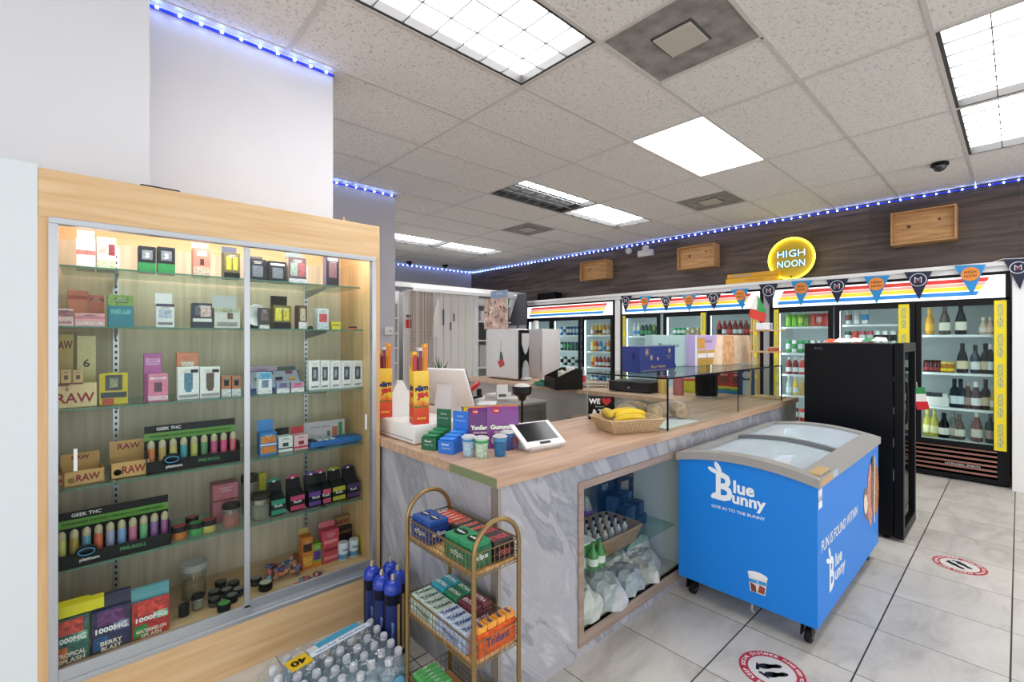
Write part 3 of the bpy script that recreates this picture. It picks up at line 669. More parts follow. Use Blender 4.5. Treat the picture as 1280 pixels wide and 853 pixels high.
SH = {1: 1.735, 2: 1.506, 3: 1.192, 4: .893, 5: .590}; DECK = .255
SGL = glass('e4f4ee', 1.5, .02); SEDGE = glass('6fb0a0', 1.5, .05, body=.35, bodyc='7fc0ae')
for k, z in SH.items():
    s = MB().box(.05, 1.215 if k == 1 else 1.23, .105, Dc-.03, z-.006, z, SGL).build('glass_shelf', cab)
    MB().box(.05, 1.215 if k == 1 else 1.23, .1035, .105, z-.006, z, SEDGE).build('shelf_edge', s)
DKM = mat('8a8e90', .35, .8)
for x in (.222, 1.05):
    m = MB().box(x-.011, x+.011, Dc-.022, Dc-.014, .21, 1.87, mat('c8ccce', .35, .6))
    for q in range(60): z = .23+q*.027; m.box(x-.004, x+.004, Dc-.0232, Dc-.022, z, z+.012, '2a2a2a')
    m.build('slotted_upright', cab)
    for z in SH.values():
        MB().prism([(.0, 0), (.33, 0), (.33, -.012), (.0, -.045)], (x-.002, Dc-.02, z-.006), -Y, Z, .004, DKM).build('shelf_bracket', cab)
# vertical lamp glow comes from the ceiling and this tube; small things on top
t = thing('black_device', 'flat black box lying on top of the wooden display cabinet', 'device', (at(200, 233, 1, 2.36).x, 2.40, 2.055))
MB().box(-.065, .065, -.06, .06, 0, .016, mat('1c1c1e', .4), .003).build('shell', t)
t = thing('wooden_wedge', 'thin wooden board leaning on the cabinet top at its right end', 'board', (1.07, 2.55, 2.055))
MB().prism([(0, 0), (.05, 0), (.012, .085)], (-.03, 0, 0), X, Z, .012, LIGHTWOODZ).build('board', t)

# ---------- goods
def slotp(u0, u1, v, y): a = at(u0, v, 1, y); b = at(u1, v, 1, y); return (a.x+b.x)/2, b.x-a.x
def hpx(u, v, y, z): return at(u, v, 1, y).z-z
def carton(u0, u1, vt, z, body, label, cat='box', y=2.47, d=.06, prints=(), name='carton', group=None, rz=0, flap=None, side=None, h=None):
    """prints: (x0,x1,z0,z1,colour) in fractions of the front, or (text,xc,zc,h,colour)"""
    xc, wd = slotp(u0, u1, (vt+430)/2 if abs(vt-430) > 60 else vt, y); hh = h or hpx((u0+u1)/2, vt, y, z)
    t = thing(name, label, cat, (xc, y, z), rz, group); m = MB(); w2 = wd/2
    m.box(-w2, w2, 0, d, 0, hh, mat(body, .5, noise=.1, scale=70), min(.0015, wd*.05))
    if not any(isinstance(p[0], str) for p in prints):
        for q in range(3): lw_ = wd*(.32+.12*((q*7+int(u0)) % 3)); m.quad((-lw_/2, -.0022, hh*(.9-.045*q)-.0012), (lw_/2, -.0022, hh*(.9-.045*q)-.0012), (lw_/2, -.0022, hh*(.9-.045*q)), (-lw_/2, -.0022, hh*(.9-.045*q)), mat('e6e4e0' if sum(lin(body)[:3]) < .9 else '4a484c', .5))
    k = 0
    for p in prints:
        k += 1
        if isinstance(p[0], str): m.text(p[0], (-w2+wd*p[1], 0, hh*p[2]), X, Z, hh*p[3], mat(p[4]), wmax=wd*.9, bold=.02, lift=.0015)
        else: m.quad((-w2+wd*p[0], -.0003*k, hh*p[2]), (-w2+wd*p[1], -.0003*k, hh*p[2]), (-w2+wd*p[1], -.0003*k, hh*p[3]), (-w2+wd*p[0], -.0003*k, hh*p[3]), mat(p[4], .45, noise=.5, scale=110) if p[3]-p[2] > .14 else mat(p[4], .5))
    if side: m.quad((-w2-.0003, d*.95, hh*.03), (-w2-.0003, d*.05, hh*.03), (-w2-.0003, d*.05, hh*.97), (-w2-.0003, d*.95, hh*.97), mat(side))
    m.build('printed_box', t)
    if flap:
        fh, fc, txt = flap; f = MB().box(-w2*.95, w2*.95, d, d+.002, hh*.9, hh+fh, mat(fc, .5))
        if txt: f.text(txt, (0, d, hh+fh*.55), X, Z, fh*.4, mat('a02028' if txt == 'RAW' else 'e8e8e8'), wmax=wd*.8, bold=.02)
        f.build('header_card', t)
    return t
s1, s2, s3, s4, s5 = (SH[k] for k in (1, 2, 3, 4, 5))
G = 'goods in the display cabinet'
carton(95, 119, 298, s1, 'dfd0cc', 'pale pink carton with white header at top left shelf', prints=[(0, 1, .45, .6, 'b87068'), (.1, .9, .7, .9, 'f0e8e4')], flap=(.05, 'f0f0ee', None), d=.12)
carton(121, 145, 297, s1, 'd8cfcc', 'grey-white carton with dark red picture on top left shelf', prints=[(0, 1, 0, .3, 'b8c0a0'), (.6, .95, .45, .8, '7a2c34'), (.05, .5, .5, .7, 'c89890')], d=.12)
carton(173, 195, 308, s1, '1e2228', 'black carton with green base, left of the pair on top shelf', prints=[(0, 1, 0, .38, '1f7a3c'), (.2, .8, .5, .85, '6a7078'), ('S', .5, .66, .2, 'e0e0e0')], d=.05)
carton(197, 219, 309, s1, '1e2228', 'black carton with green base, right of the pair on top shelf', prints=[(0, 1, 0, .38, '1f7a3c'), (.2, .8, .5, .85, '6a7078'), ('S', .5, .66, .2, 'e0e0e0')], d=.05)
carton(242, 263, 310, s1, 'b8705e', 'rust coloured carton with pink header on the top shelf', prints=[(0, 1, 0, .35, 'a89a8a'), (.38, .62, .4, .62, '402420'), (.2, .8, .72, .85, 'e0b0a0')], flap=(.03, 'e0b0ac', None))
carton(280, 300, 316, s1, '5a5030', 'black and yellow carton with dark header beside the door stile', prints=[(0, 1, 0, .25, '1c1c1c'), (.15, .45, .35, .85, 'd0c030'), (.55, .85, .35, .85, 'b8a830')], flap=(.035, '3a4058', None))
carton(67, 92, 386, s2, 'd8c0c4', 'pink and white striped carton at far left of second shelf', prints=[(0, 1, .55, .9, '9a6a78'), (.1, .9, .15, .3, 'b08890')], d=.05)
carton(93, 131, 392, s2, 'e0a8b0', 'low pink carton beside the teal box on second shelf', prints=[(.05, .95, .15, .35, 'f0d0d4'), (0, 1, .6, .75, 'c87888')], d=.05)
carton(84, 110, 363, s2, 'c88068', 'orange carton stacked behind on the second shelf', y=2.56, prints=[(0, 1, .75, .85, 'a85a48')], d=.09)
carton(111, 130, 369, s2, 'c07460', 'small orange carton behind the pink one', y=2.56, prints=[(0, 1, .8, .9, '985040')], d=.06)
carton(135, 167, 369, s2, '2f7a8c', 'teal carton with olive green top on second shelf', prints=[(0, 1, .66, 1, '7a9a4a'), (.1, .9, .4, .55, '5aa0a8'), (.25, .8, .75, .9, '4a6a2a')], d=.06)
carton(195, 218, 380, s2, 'd8dadc', 'white carton with purple lettering below a propped card', prints=[(0, 1, .88, 1, '503a58'), (.15, .85, .4, .75, 'a8b4c8'), (.1, .9, .12, .22, '707078')], flap=(.05, 'e4e2ea', 'VAPE'))
carton(241, 265, 379, s2, '2c3440', 'dark carton with black and white picture on second shelf', prints=[(0, 1, .25, .38, 'd8d8d8'), (.4, .95, .45, .9, 'c8b0a8'), (.1, .4, .5, .85, '586068')])
carton(268, 300, 385, s2, 'c8cac4', 'white carton with small brown jar picture behind the stile', prints=[(.5, .72, .45, .75, '6a5040'), (.1, .9, .1, .3, '8a8a88'), (0, 1, .8, 1, 'a8b090')], flap=(.06, 'b8bac0', None))
for k, u in enumerate((67, 76, 91)):
    carton(u, u+8 if k == 0 else u+13, 463, 1.192+.09, 'c2a878', 'small tan rolling paper pack, %s on the carton' % ORD[k], cat='pack', name='paper_pack', y=2.46, d=.03, prints=[(.3, .7, .35, .65, '5a4a30'), (0, 1, 0, .12, '6a2a28')], group='paper packs on the carton')
carton(67, 121, 480, s3, 'dcc99a', 'tan carton lettered RAW on the third shelf', prints=[('RAW', .5, .4, .42, '8a1c28'), ('6', .3, .8, .2, '6a5a40'), (0, .35, .92, 1, '6a5030')], d=.09)
carton(96, 120, 420, s3, 'd4cf9e', 'tall cream-green carton standing behind the tan one', y=2.57, prints=[(0, 1, 0, .35, 'b8c070'), ('6', .5, .6, .12, '3a3a30')])
carton(66, 92, 418, s3, 'bba66a', 'tall olive carton with dark red lettering at far left', y=2.575, prints=[('RAW', .5, .85, .12, '7a1c28')], d=.05)
carton(124, 160, 467, s3, 'c8b428', 'yellow carton printed with a dark face on third shelf', prints=[(.2, .8, .45, .95, '40484a'), (.35, .65, .55, .85, '8a9070'), (.05, .95, .22, .4, '2c3c44'), (.1, .5, .02, .2, 'b04030')])
carton(180, 202, 442, s3, 'b868a8', 'magenta carton standing behind pink one on third shelf', y=2.53, prints=[(.1, .9, .75, .9, 'd8a0d0')], d=.04)
carton(185, 210, 468, s3, 'd880a0', 'pink carton with dark square on third shelf', prints=[(.3, .7, .35, .7, '604050'), (0, 1, .05, .2, 'f0c0d0'), (.1, .9, .8, .9, 'f0d0e0')])
carton(221, 248, 441, s3, 'd88a68', 'orange carton behind the white ones on third shelf', y=2.53, prints=[(.2, .8, .55, .8, 'e8d8c8')], d=.04)
for (a, b, c, n) in ((222, 249, '4a7f98', 'blue'), (250, 275, '5a4c40', 'brown')):
    carton(a, b, 459, s3, 'e6e8e8', 'white carton with round %s gadget picture' % n, prints=[(.3, .7, .3, .8, c), (.36, .64, .22, .3, c), (.6, .95, .82, .92, '2a2a30'), (.05, .95, .05, .14, '9a9aa0')], d=.05)
for (a, b, n) in ((277, 289, 'left'), (290, 301, 'right')):
    carton(a, b, 470, s3, 'b07048', 'small orange and black box, %s of two beside the stile' % n, prints=[(.25, .75, .5, .9, '20242c'), (0, 1, 0, .35, 'c8ccd0')], d=.03)
def raw_tray(u0, u1, vt, z, label, y=2.45, rz=0, flap=None):
    xc, wd = slotp(u0, u1, vt, y); h = hpx((u0+u1)/2, vt, y, z); t = thing('display_tray', label, 'box', (xc, y, z), rz); w2 = wd/2; d = .11
    K = mat('c79f63', .7); m = MB()
    m.box(-w2, w2, 0, .003, 0, h, K).box(-w2, w2, d-.003, d, 0, h, K).box(-w2, -w2+.003, 0, d, 0, h, K).box(w2-.003, w2, 0, d, 0, h, K).box(-w2, w2, 0, d, 0, .003, K)
    m.text('RAW', (0.01, 0, h*.5), X, Z, h*.5, mat('8a1c28'), wmax=wd*.6, bold=.03).prism(disc2(h*.2, 12, cx=-w2*.65, cy=h*.4), (0, 0, 0), X, Z, -.0008, '8a7a4a'); m.build('tray', t)
    if flap: MB().box(-w2, w2, d, d+.003, 0, h+flap, K).text('RAW', (0, d, h+flap*.65), X, Z, flap*.35, mat('8a1c28'), wmax=wd*.7, bold=.03).build('header_flap', t)
    return t
raw_tray(80, 131, 588, s4, 'open tan tray lettered RAW, left on the fourth shelf', rz=.12, flap=.05)
raw_tray(138, 188, 577, s4, 'open tan tray lettered RAW, right one below the slotted upright', flap=.07)
carton(66, 80, 595, s4, 'b89460', 'tan box cut off by the cabinet edge on fourth shelf', prints=[(.2, .8, .4, .6, '8a1c28')], d=.08)
# tube displays
def tube_display(u0, u1, v_top, z, cols, label, y=2.44):
    xa = at(u0, 600, 1, y).x; xb = at(u1, 600, 1, y).x; wd = xb-xa; t = thing('pre_roll_display', label, 'display box', ((xa+xb)/2, y, z)); w2 = wd/2
    h = .185; d = .1; K = mat('17191b', .45); m = MB()
    m.box(-w2, w2, 0, .003, 0, .05, K).box(-w2, w2, 0, d, 0, .004, K).box(-w2, -w2+.003, 0, d, 0, .09, K).box(w2-.003, w2, 0, d, 0, .09, K).box(-w2, w2, .02, d, .035, .038, K)
    m.prism(disc2(.033, 20, 1, .8, -w2*.5, .05), (0, .0, 0), X, Z, -.002, K).tube([(-w2*.5+.024*math.cos(a), -.003, .05+.013*math.sin(a)) for a in [2*PI*k/16 for k in range(16)]], .002, mat('3a9ac8'), 5, True)
    m.text('platinum', (-w2*.45, 0, .02), X, Z, .016, mat('e8e8e8'), bold=.02).text('PRE-ROLL', (w2*.3, 0, .028), X, Z, .014, mat('4a9a5a'), bold=.01)
    m.build('tray', t)
    MB().box(-w2, w2, d, d+.003, 0, h, K).box(-w2, w2, d-.001, d, h*.66, h*.83, mat('5fa036')).text('GEEK THC', (-w2*.5, d-.001, h*.92), X, Z, .014, mat('e8e8e8'), bold=.02).text('CANNABIS INFUSED PRE-ROLLS | FARM FRESH', (0, d-.002, h*.745), X, Z, .012, mat('142010'), w=wd*.9, bold=.02).build('header_panel', t)
    n = len(cols)
    for k, c in enumerate(cols):
        x = -w2+wd*(k+.5)/n
        q = thing('pre_roll_tube', 'coloured glass tube with domed top, %s from left in the %s display' % (ORD[k], 'upper' if z > .7 else 'lower'), 'tube', ((xa+xb)/2+x, y+.045, z+.038), group='tubes in the black displays')
        MB().lathe([(.0135, 0), (.0135, .058), (.012, .06)], mat(c, .25), n=12).build('tube_body', q)
        MB().lathe([(.0125, .06), (.0135, .066), (.0135, .078), (.010, .088), (.004, .093)], mat('b0a888', .2, coat=.5), n=12).build('tube_top', q)
tube_display(183, 300, 520, s4, ['c06a38', 'a8904a', 'b8a85a', '2f8a98', 'a8a850', '4a8050', 'b04070', 'c84078', 'c85a68'], 'black display of bright tubes on the fourth shelf, behind the door stile')
tube_display(68, 214, 615, s5, ['b8b860', 'a08a3a', '4a88a0', 'c05a38', '8a90b0', '6a90c0', 'b06080', '5aa070', '7a5090', '8a4888'], 'black display of bright tubes on the fifth shelf at left', y=2.42)
def puck(u, v, z, col, top, label, r=.022, h=.025, y=2.47, name='grinder', cat='grinder', grp=None):
    x = at(u, v, 1, y).x; t = thing(name, label, cat, (x, y, z), group=grp)
    MB().lathe([(r*.95, 0), (r, .002), (r, h*.6)], mat(col, .35), n=18).build('base', t)
    MB().lathe([(r*1.04, h*.6), (r*1.04, h), (r*.98, h+.002)], mat('1c1c1e', .4), n=18).lathe([(r*.85, h+.002), (r*.85, h+.0028)], mat(top, .4), n=18).build('lid', t)
for (u, v, c, tp, n) in ((224, 670, 'c8783a', 'a83838', 'orange'), (245, 668, '4a9a58', '3a8a48', 'green'), (261, 660, 'b8b060', '9a3838', 'yellow')): puck(u, v, s5, c, tp, '%s round grinder with black lid right of the lower display' % n, .028, .05)
puck(240, 655, s5, '8a3838', 'c04a38', 'red topped grinder standing behind the others', .025, .05, 2.56)
carton(266, 298, 605, s5, 'a8606c', 'dusty pink carton behind the jar on fifth shelf', y=2.54, prints=[(0, 1, .55, .6, '6a3038')], d=.08)
def jar(x, y, z, r, h, lid, fill, label, clearlid=False):
    t = thing('lidded_jar', label, 'jar', (x, y, z))
    MB().lathe([(r*.94, 0), (r, .004), (r, h*.8), (r*.92, h*.86)], glass('e8ece8', 1.4, .05, body=.12, bodyc='d8d8d0'), n=20).build('jar_body', t)
    f = MB(); random.seed(int(x*1000)+int(z*1000))
    f.lathe([(r*.85, .004), (r*.86, h*.5), (r*.5, h*.55)], mat(fill[0], .6, noise=.3, scale=60), n=16)
    for k in range(9): a = random.random()*6.28; rr = r*.6*random.random(); f.tube([(rr*math.cos(a), rr*math.sin(a), h*.3), (rr*math.cos(a+.6), rr*math.sin(a+.6), h*.75)], .004, mat(fill[1]), 5)
    f.build('contents', t)
    MB().lathe([(r*1.04, h*.84), (r*1.04, h), (r*.97, h+.004)], (mat(lid, .4) if not clearlid else glass('dfe4e2', 1.5, .1, body=.35)), n=20).build('lid', t)
jar(at(289, 640, 1, 2.47).x, 2.47, s5, .036, .10, '1c1c1e', ('c05a50', 'b8a0a0'), 'black lidded jar with red contents behind the door stile')
jar(at(325, 640, 1, 2.48).x, 2.48, s5, .042, .115, '26221e', ('8a8470', 'd8d0b8'), 'black lidded jar of pale sticks on fifth shelf')
jar(at(313, 600, 1, 2.58).x, 2.6, s5, .036, .185, '1c1c1e', ('b8a840', '9a7890'), 'tall black lidded jar standing behind the stick jar')
carton(324, 333, 592, s5, 'c8bc38', 'narrow yellow box behind the jars', y=2.62, d=.03, prints=[(0, 1, .3, .5, '8a7a20')])
# deck goods
def pouch(u0, u1, vt, z, cols, txt, label, y=2.40, h=None, top=None):
    xc, wd = slotp(u0, u1, 780, y); hh = h or hpx((u0+u1)/2, vt, y, z); w2 = wd/2; t = thing('gummy_pouch', label, 'pouch', (xc, y, z))
    m = MB(); n = 8; A = mat(cols[0], .3); vs = []; fs = []
    for i in range(n+1):
        f = i/n; dd = .028*math.sin(PI*min(1, .25+f*.75))*(1-f*.85)+.002
        vs += [(-w2, -dd, f*hh), (w2, -dd, f*hh), (w2, dd, f*hh), (-w2, dd, f*hh)]
    for i in range(n):
        for k in range(4): fs.append((4*i+k, 4*i+(k+1) % 4, 4*i+4+(k+1) % 4, 4*i+4+k))
    fs += [(3, 2, 1, 0), (4*n, 4*n+1, 4*n+2, 4*n+3)]; m.add(vs, fs, A)
    yq = -.034
    def pq(x0, x1, z0, z1, c): m.box(-w2+wd*x0, -w2+wd*x1, yq, yq+.012, hh*z0, hh*z1, mat(c, .35, noise=.55, scale=75), .001)
    m.box(-w2+.001, w2-.001, -.031, -.02, hh*.02, hh*.78, mat(cols[1], .35, noise=.45, scale=45), .001)
    pq(.15, .85, .5, .75, cols[2]); pq(.05, .4, .05, .3, cols[3]); pq(.55, .95, .35, .5, cols[4])
    m.text('1000MG', (0, yq-.001, hh*.42), X, Z, hh*.1, mat('f0f0f0'), w=wd*.8, bold=.04)
    m.text(txt[0], (0, yq-.001, hh*.17), X, Z, hh*.08, mat('f0e8d8'), wmax=wd*.8, bold=.03).text(txt[1], (0, yq-.001, hh*.07), X, Z, hh*.08, mat('f0e8d8'), wmax=wd*.8, bold=.03)
    m.build('pouch_body', t)
    MB().box(-w2, w2, -.009, .009, hh*.97, hh*1.02, mat(top or cols[0], .4)).build('seal', t)
pouch(66, 112, 752, DECK, ['2c3c38', '3f6a64', 'c04a40', 'c8703a', '6aa890'], ('TROPICAL', 'SPLASH'), 'green 1000MG pouch with yellow top strip at bottom left', top='d8d01c')
MB  # yellow strip laid over pouch tops
xs = at(66, 765, 1, 2.37); xe = at(130, 748, 1, 2.37)
tag(MB().box(xs.x, xe.x, 2.355, 2.395, DECK+hpx(90, 752, 2.4, DECK)*1.0, DECK+hpx(90, 752, 2.4, DECK)*1.0+.004, mat('d8d01c', .5)).box(xs.x, xe.x, 2.352, 2.355, DECK+hpx(90, 752, 2.4, DECK)*.84, DECK+hpx(90, 752, 2.4, DECK)+.004, mat('d8d01c', .5)).build('yellow_label_strip'), 'yellow paper strip over the tops of the left pouches', 'label strip')
pouch(114, 163, 742, DECK, ['2a2c4a', '34365a', '6a3a70', '2a5a8a', '8a90b0'], ('BERRY', 'BLAST'), 'navy 1000MG pouch, middle of the three at cabinet bottom')
pouch(164, 211, 733, DECK, ['5aa0a8', 'b83a38', 'd04840', '3a8a48', '8ac0a0'], ('WATERMELON', 'SPLASH'), 'red and green 1000MG pouch, right of the three at cabinet bottom')
jar(at(243, 700, 1, 2.58).x, 2.6, DECK, .05, .155, 'd8d8d4', ('9a7a4a', 'c8b070'), 'clear lidded jar with brown wraps on the cabinet floor', True)
jar(at(248, 740, 1, 2.46).x, 2.47, DECK, .024, .06, '1c1c1e', ('8a8a70', 'b8b090'), 'small black lidded glass jar before the clear lidded jar')
puck(230, 755, DECK, '1e1e20', '2a2a2c', 'black round tin left of the small glass jar', .02, .045, 2.45, 'tin', 'tin')
puck(280, 765, DECK, '1e2420', '4a9a4a', 'black tin with green picture lid nearest the glass', .027, .03, 2.38, 'tin', 'tin')
pts = [(268, 735, 2.52), (283, 735, 2.5), (292, 720, 2.55), (276, 715, 2.6), (298, 738, 2.47), (268, 752, 2.45), (290, 750, 2.43), (320, 722, 2.52)]
for k, (u, v, y) in enumerate(pts): puck(u, v, DECK, ['3a3632', '4a4640', '2c2a2a', '38383c'][k % 4], ['6a6a68', '8a8478', '50504c'][k % 3], 'small dark jar in the group on the cabinet floor, %s from the left' % ORD[k], .024, .032, y, 'small_jar', 'jar', 'dark jars on the cabinet floor')
puck(332, 730, DECK, '2a2c2a', 'c8c8b8', 'black tin with pale lid beside the candy pile', .03, .034, 2.44, 'tin', 'tin')
# wrapped candies: countable, small
random.seed(3); cp = None; cc = ['8a5a60', 'b87858', '4a5a8a', 'a84a50', 'c8a088', '6a4a58', '8aa0b8', 'c0603c']
protos = []
for c in cc:
    m = MB(); m.lathe([(.002, -.022), (.011, -.014), (.006, -.008), (.013, 0), (.006, .008), (.011, .014), (.002, .022)], mat(c, .25, coat=.3), n=8); protos.append(m)
made = {}
for k in range(46):
    if k < 34: u = random.uniform(335, 375); v = random.uniform(708, 738); y = random.uniform(2.46, 2.62); lift = random.uniform(0, .035)
    else: u = random.uniform(372, 402); v = 728; y = random.uniform(2.36, 2.42); lift = 0
    x = at(u, v, 1, y).x; ci = k % 8
    if ci not in made: o = protos[ci].build('wrapped_candy'); made[ci] = o
    else: o = made[ci].copy(); C.objects.link(o)
    o.location = (x, y, DECK+.013+lift); o.rotation_euler = (PI/2+random.uniform(-.3, .3), random.uniform(-.5, .5), random.uniform(0, 6.28))
    tag(o, 'small wrapped sweet in the loose pile on the cabinet floor', 'sweet', 'wrapped sweets in the pile')
carton(378, 391, 672, DECK, 'c8742c', 'orange carton with green fruit print on cabinet floor', prints=[(.1, .9, .55, .8, '3a2a20'), (.1, .9, .1, .4, 'e0a040')], flap=(.03, 'b8a060', None), y=2.5)
carton(391, 402, 680, DECK, '7aa838', 'green carton squeezed between orange and pink ones', prints=[(.1, .9, .3, .7, '5a3a8a'), (0, 1, 0, .2, 'e08a30')], y=2.5)
carton(403, 424, 663, DECK, 'c04a58', 'tall pink carton on the cabinet floor', prints=[(.1, .9, .1, .2, 'e08890'), (.1, .9, .35, .45, '8a2a38'), (.1, .9, .6, .7, 'e08890')], flap=(.03, 'd07078', None), y=2.5)
for k, u in enumerate((431, 444)):
    x = at(u, 700, 1, 2.47).x; t = thing('drink_can', 'blue and white tin can, %s of two at the cabinet right' % ('left' if k == 0 else 'right'), 'can', (x, 2.49, DECK))
    MB().lathe([(.025, 0), (.027, .004), (.027, .088), (.024, .094)], mat('d4dee8', .35), n=18).lathe([(.0275, .01), (.0275, .035)], mat('5a90b8', .35), n=18).text('Tartar', (0, -.0272, .06), X, Z, .014, mat('2a5a90'), wmax=.04, bold=.02).build('can_body', t)
carton(452, 465, 668, DECK, 'c8b41c', 'flat yellow box at the right end of the cabinet floor', prints=[(.25, .8, .1, .55, '3a3410')], y=2.47, d=.03)
x = at(430, 680, 1, 2.6).x; t = thing('carton', 'dark carton under a tan RAW tray behind the blue cans', 'box', (x, 2.6, DECK)); MB().box(-.05, .05, 0, .08, 0, .13, mat('3a2c28', .5), .002).text('ELEMENTS', (0, 0, .1), X, Z, .015, mat('c8a050'), wmax=.08).build('printed_box', t)
x = at(430, 655, 1, 2.6).x; t = thing('paper_box', 'tan box lettered RAW standing on the dark carton', 'box', (x, 2.62, DECK+.13)); MB().box(-.04, .05, 0, .04, 0, .05, mat('a88a58', .6), .002).text('RAW', (0, 0, .025), X, Z, .026, mat('8a1c28'), bold=.03).build('printed_box', t)
# right bay shelves
carton(311, 333, 324, s1, '22242a', 'black carton nearest the stile on the right top shelf', prints=[(.2, .8, .2, .7, '5a6068')], flap=(.02, '3a3c44', None))
carton(336, 358, 327, s1, '22242a', 'second black carton on the right top shelf', prints=[(.2, .8, .2, .7, '5a6068'), (.1, .9, .8, .9, 'b0b0b8')])
carton(361, 383, 322, s1, '4a3c40', 'dark red picture carton with grey header on right top shelf', prints=[(.1, .5, .3, .8, '7a8a80'), (.55, .95, .3, .8, '8a4a50'), (0, 1, 0, .2, '9aa4a8')], flap=(.03, '6a7478', None), side='b8a898')
carton(408, 424, 321, s1, '2c2630', 'narrow dark purple carton alone on the right top shelf', prints=[(.2, .8, .3, .8, '6a4a50'), (.1, .9, .85, .95, 'a8a0a8')], side='7a6a80', d=.05)
carton(323, 338, 385, s2, '3a3434', 'dark brown carton below the white cone on right second shelf', prints=[(.1, .9, 0, .18, 'd8d8d8'), (.2, .8, .4, .8, '6a5a58')])
carton(342, 364, 382, s2, '6a5c28', 'yellow and black carton with raised lid on second shelf', prints=[(.1, .45, .35, .9, 'd8cc3c'), (.55, .9, .35, .9, 'c8b830'), (0, 1, 0, .28, '1e1e20')], flap=(.05, '2c2424', None))
carton(373, 384, 382, s2, '5a2c20', 'narrow brown carton before the slotted upright', prints=[(.2, .8, .35, .85, 'b8b090'), (.05, .95, .02, .3, 'd4d8d8')])
carton(397, 411, 386, s2, 'c8d0d4', 'white carton with red pattern on right second shelf', prints=[(.15, .85, .35, .75, 'c04a50'), (0, 1, 0, .3, 'b8c4cc')])
x = at(388, 408, 1, 2.46).x; t = thing('mini_pouch', 'small black crumpled pouch between two cartons', 'pouch', (x, 2.46, s2)); MB().lathe([(.012, 0), (.016, .006), (.010, .014), (.004, .018)], mat('1c1e1c', .4), n=9).build('pouch_body', t)
x, wd = slotp(413, 431, 400, 2.46); t = thing('yellow_tub', 'yellow square tub on the right second shelf', 'tub', (x, 2.48, s2)); MB().prism([(-.022, 0), (.022, 0), (.027, .042), (-.027, .042)], (0, 0, 0), X, Z, -.04, mat('e0d828', .4)).text('HONEY', (0, .0, .025), X, Z, .011, mat('4a4010'), bold=.02).build('tub_body', t)
puck(441, 409, s2, 'd8682c', 'e07838', 'orange puck at the right end of second shelf', .022, .016, 2.46, 'orange_puck', 'tin')
# white cone hanging disc
x = at(318, 388, 1, 2.5).x; t = thing('white_dish', 'round white dish standing on edge behind the door stile', 'dish', (x, 2.5, s2))
MB().lathe([(.001, 0), (.052, .022), (.05, .024), (.001, .004)], mat('dfe2e4', .4), n=24, mtx=Matrix.Translation((0, 0, .065)) @ Matrix.Rotation(PI/2, 4, 'X') @ Matrix.Rotation(.25, 4, 'Y')).build('dish', t); MB().box(-.035, .035, -.01, .03, 0, .02, BLACK, .004).build('stand', t)
# third shelf right
x0 = at(313, 470, 1, 2.5).x; x1 = at(380, 470, 1, 2.5).x; t = thing('vape_display', 'tilted open display tray of coloured vapes on the right third shelf', 'display box', ((x0+x1)/2, 2.5, s3)); w2 = (x1-x0)/2
tilt = Matrix.Translation((0, .02, .01)) @ Matrix.Rotation(.75, 4, 'X')
m = MB(); m.box(-w2, w2, 0, .12, 0, .012, mat('3f5f98', .5), mtx=tilt).box(-w2+.008, w2-.008, .006, .114, .012, .014, mat('a8b0c8', .5), mtx=tilt).box(-w2, w2, 0, .02, 0, .012, mat('3f5f98')); m.build('tray', t)
for (a, b, c) in ((.15, .05, '2a2a30'), (-.15, .09, '2a2a30'), (.6, .09, '8a3058'), (.1, .03, '8a6aa8'), (.65, .045, 'd0a038'), (-.6, .05, '40404a')): MB().box(w2*a-.017, w2*a+.017, b, b+.018, .014, .022, mat(c, .4), .003, mtx=tilt).build('vape_pack', t)
MB().box(-w2, w2*.95, .105, .108, .09, .125, mat('a89ab0', .5)).box(w2*.2, w2*.9, .1035, .105, .095, .12, '3a5a38').text('VAPES', (-w2*.4, .104, .107), X, Z, .012, '6a4a70').build('header_card', t)
carton(323, 340, 466, s3, 'dce4ea', 'white and light blue carton before the vape display', prints=[(0, 1, .7, 1, '5aa8d0'), (.25, .75, .3, .65, '6a8098'), (0, 1, .04, .2, 'f0f0f0')], y=2.44, d=.035)
for k, (a, b) in enumerate(((346, 362), (364, 380))): carton(a, b, 478, s3, ['8a98b0', 'b090a8'][k], 'small %s box before the vape display' % ['grey-blue', 'lilac'][k], prints=[(0, 1, 0, .4, 'e8eaec'), (.2, .8, .5, .9, ['6a5a90', 'c85a80'][k])], y=2.44, d=.03)
for k in range(5):
    u = 386+k*13.6; carton(u, u+13 if k else u+15, 451, s3, 'e4e6e8', 'slim white carton with black device, %s from left of five' % ORD[k], prints=[(.25, .78, .3, .78, '39414c'), (.4, .6, .4, .68, '8a98a8'), (.2, .8, .08, .14, '8a8a90')], y=2.46, d=.04, group='slim white cartons')
# fourth shelf right
carton(325, 346, 541, s4, '2a78b8', 'blue carton with orange burger pictures and tall blue header', prints=[(.05, .95, .55, .85, 'c8782c'), (.05, .95, .1, .4, 'c8782c'), (0, 1, .45, .5, 'e8e8e8')], flap=(.055, '2f80c4', None), y=2.45, side='2468a4')
carton(348, 366, 546, s4, 'dfe4e2', 'white carton with black header on fourth shelf', prints=[(.3, .7, .35, .6, '30383a'), (0, 1, .2, .28, '202428')], flap=(.035, '1e2024', None))
carton(368, 385, 544, s4, 'e0b8c0', 'pink carton with red header on fourth shelf', prints=[(.3, .7, .35, .6, '8a1c28'), (0, 1, .12, .25, 'b82030')], flap=(.035, 'b82c3c', None))
x0 = at(388, 560, 1, 2.46).x; x1 = at(452, 560, 1, 2.46).x; t = thing('pod_display', 'blue tray with pale header card and lighters at the right of fourth shelf', 'display box', ((x0+x1)/2, 2.46, s4)); w2 = (x1-x0)/2
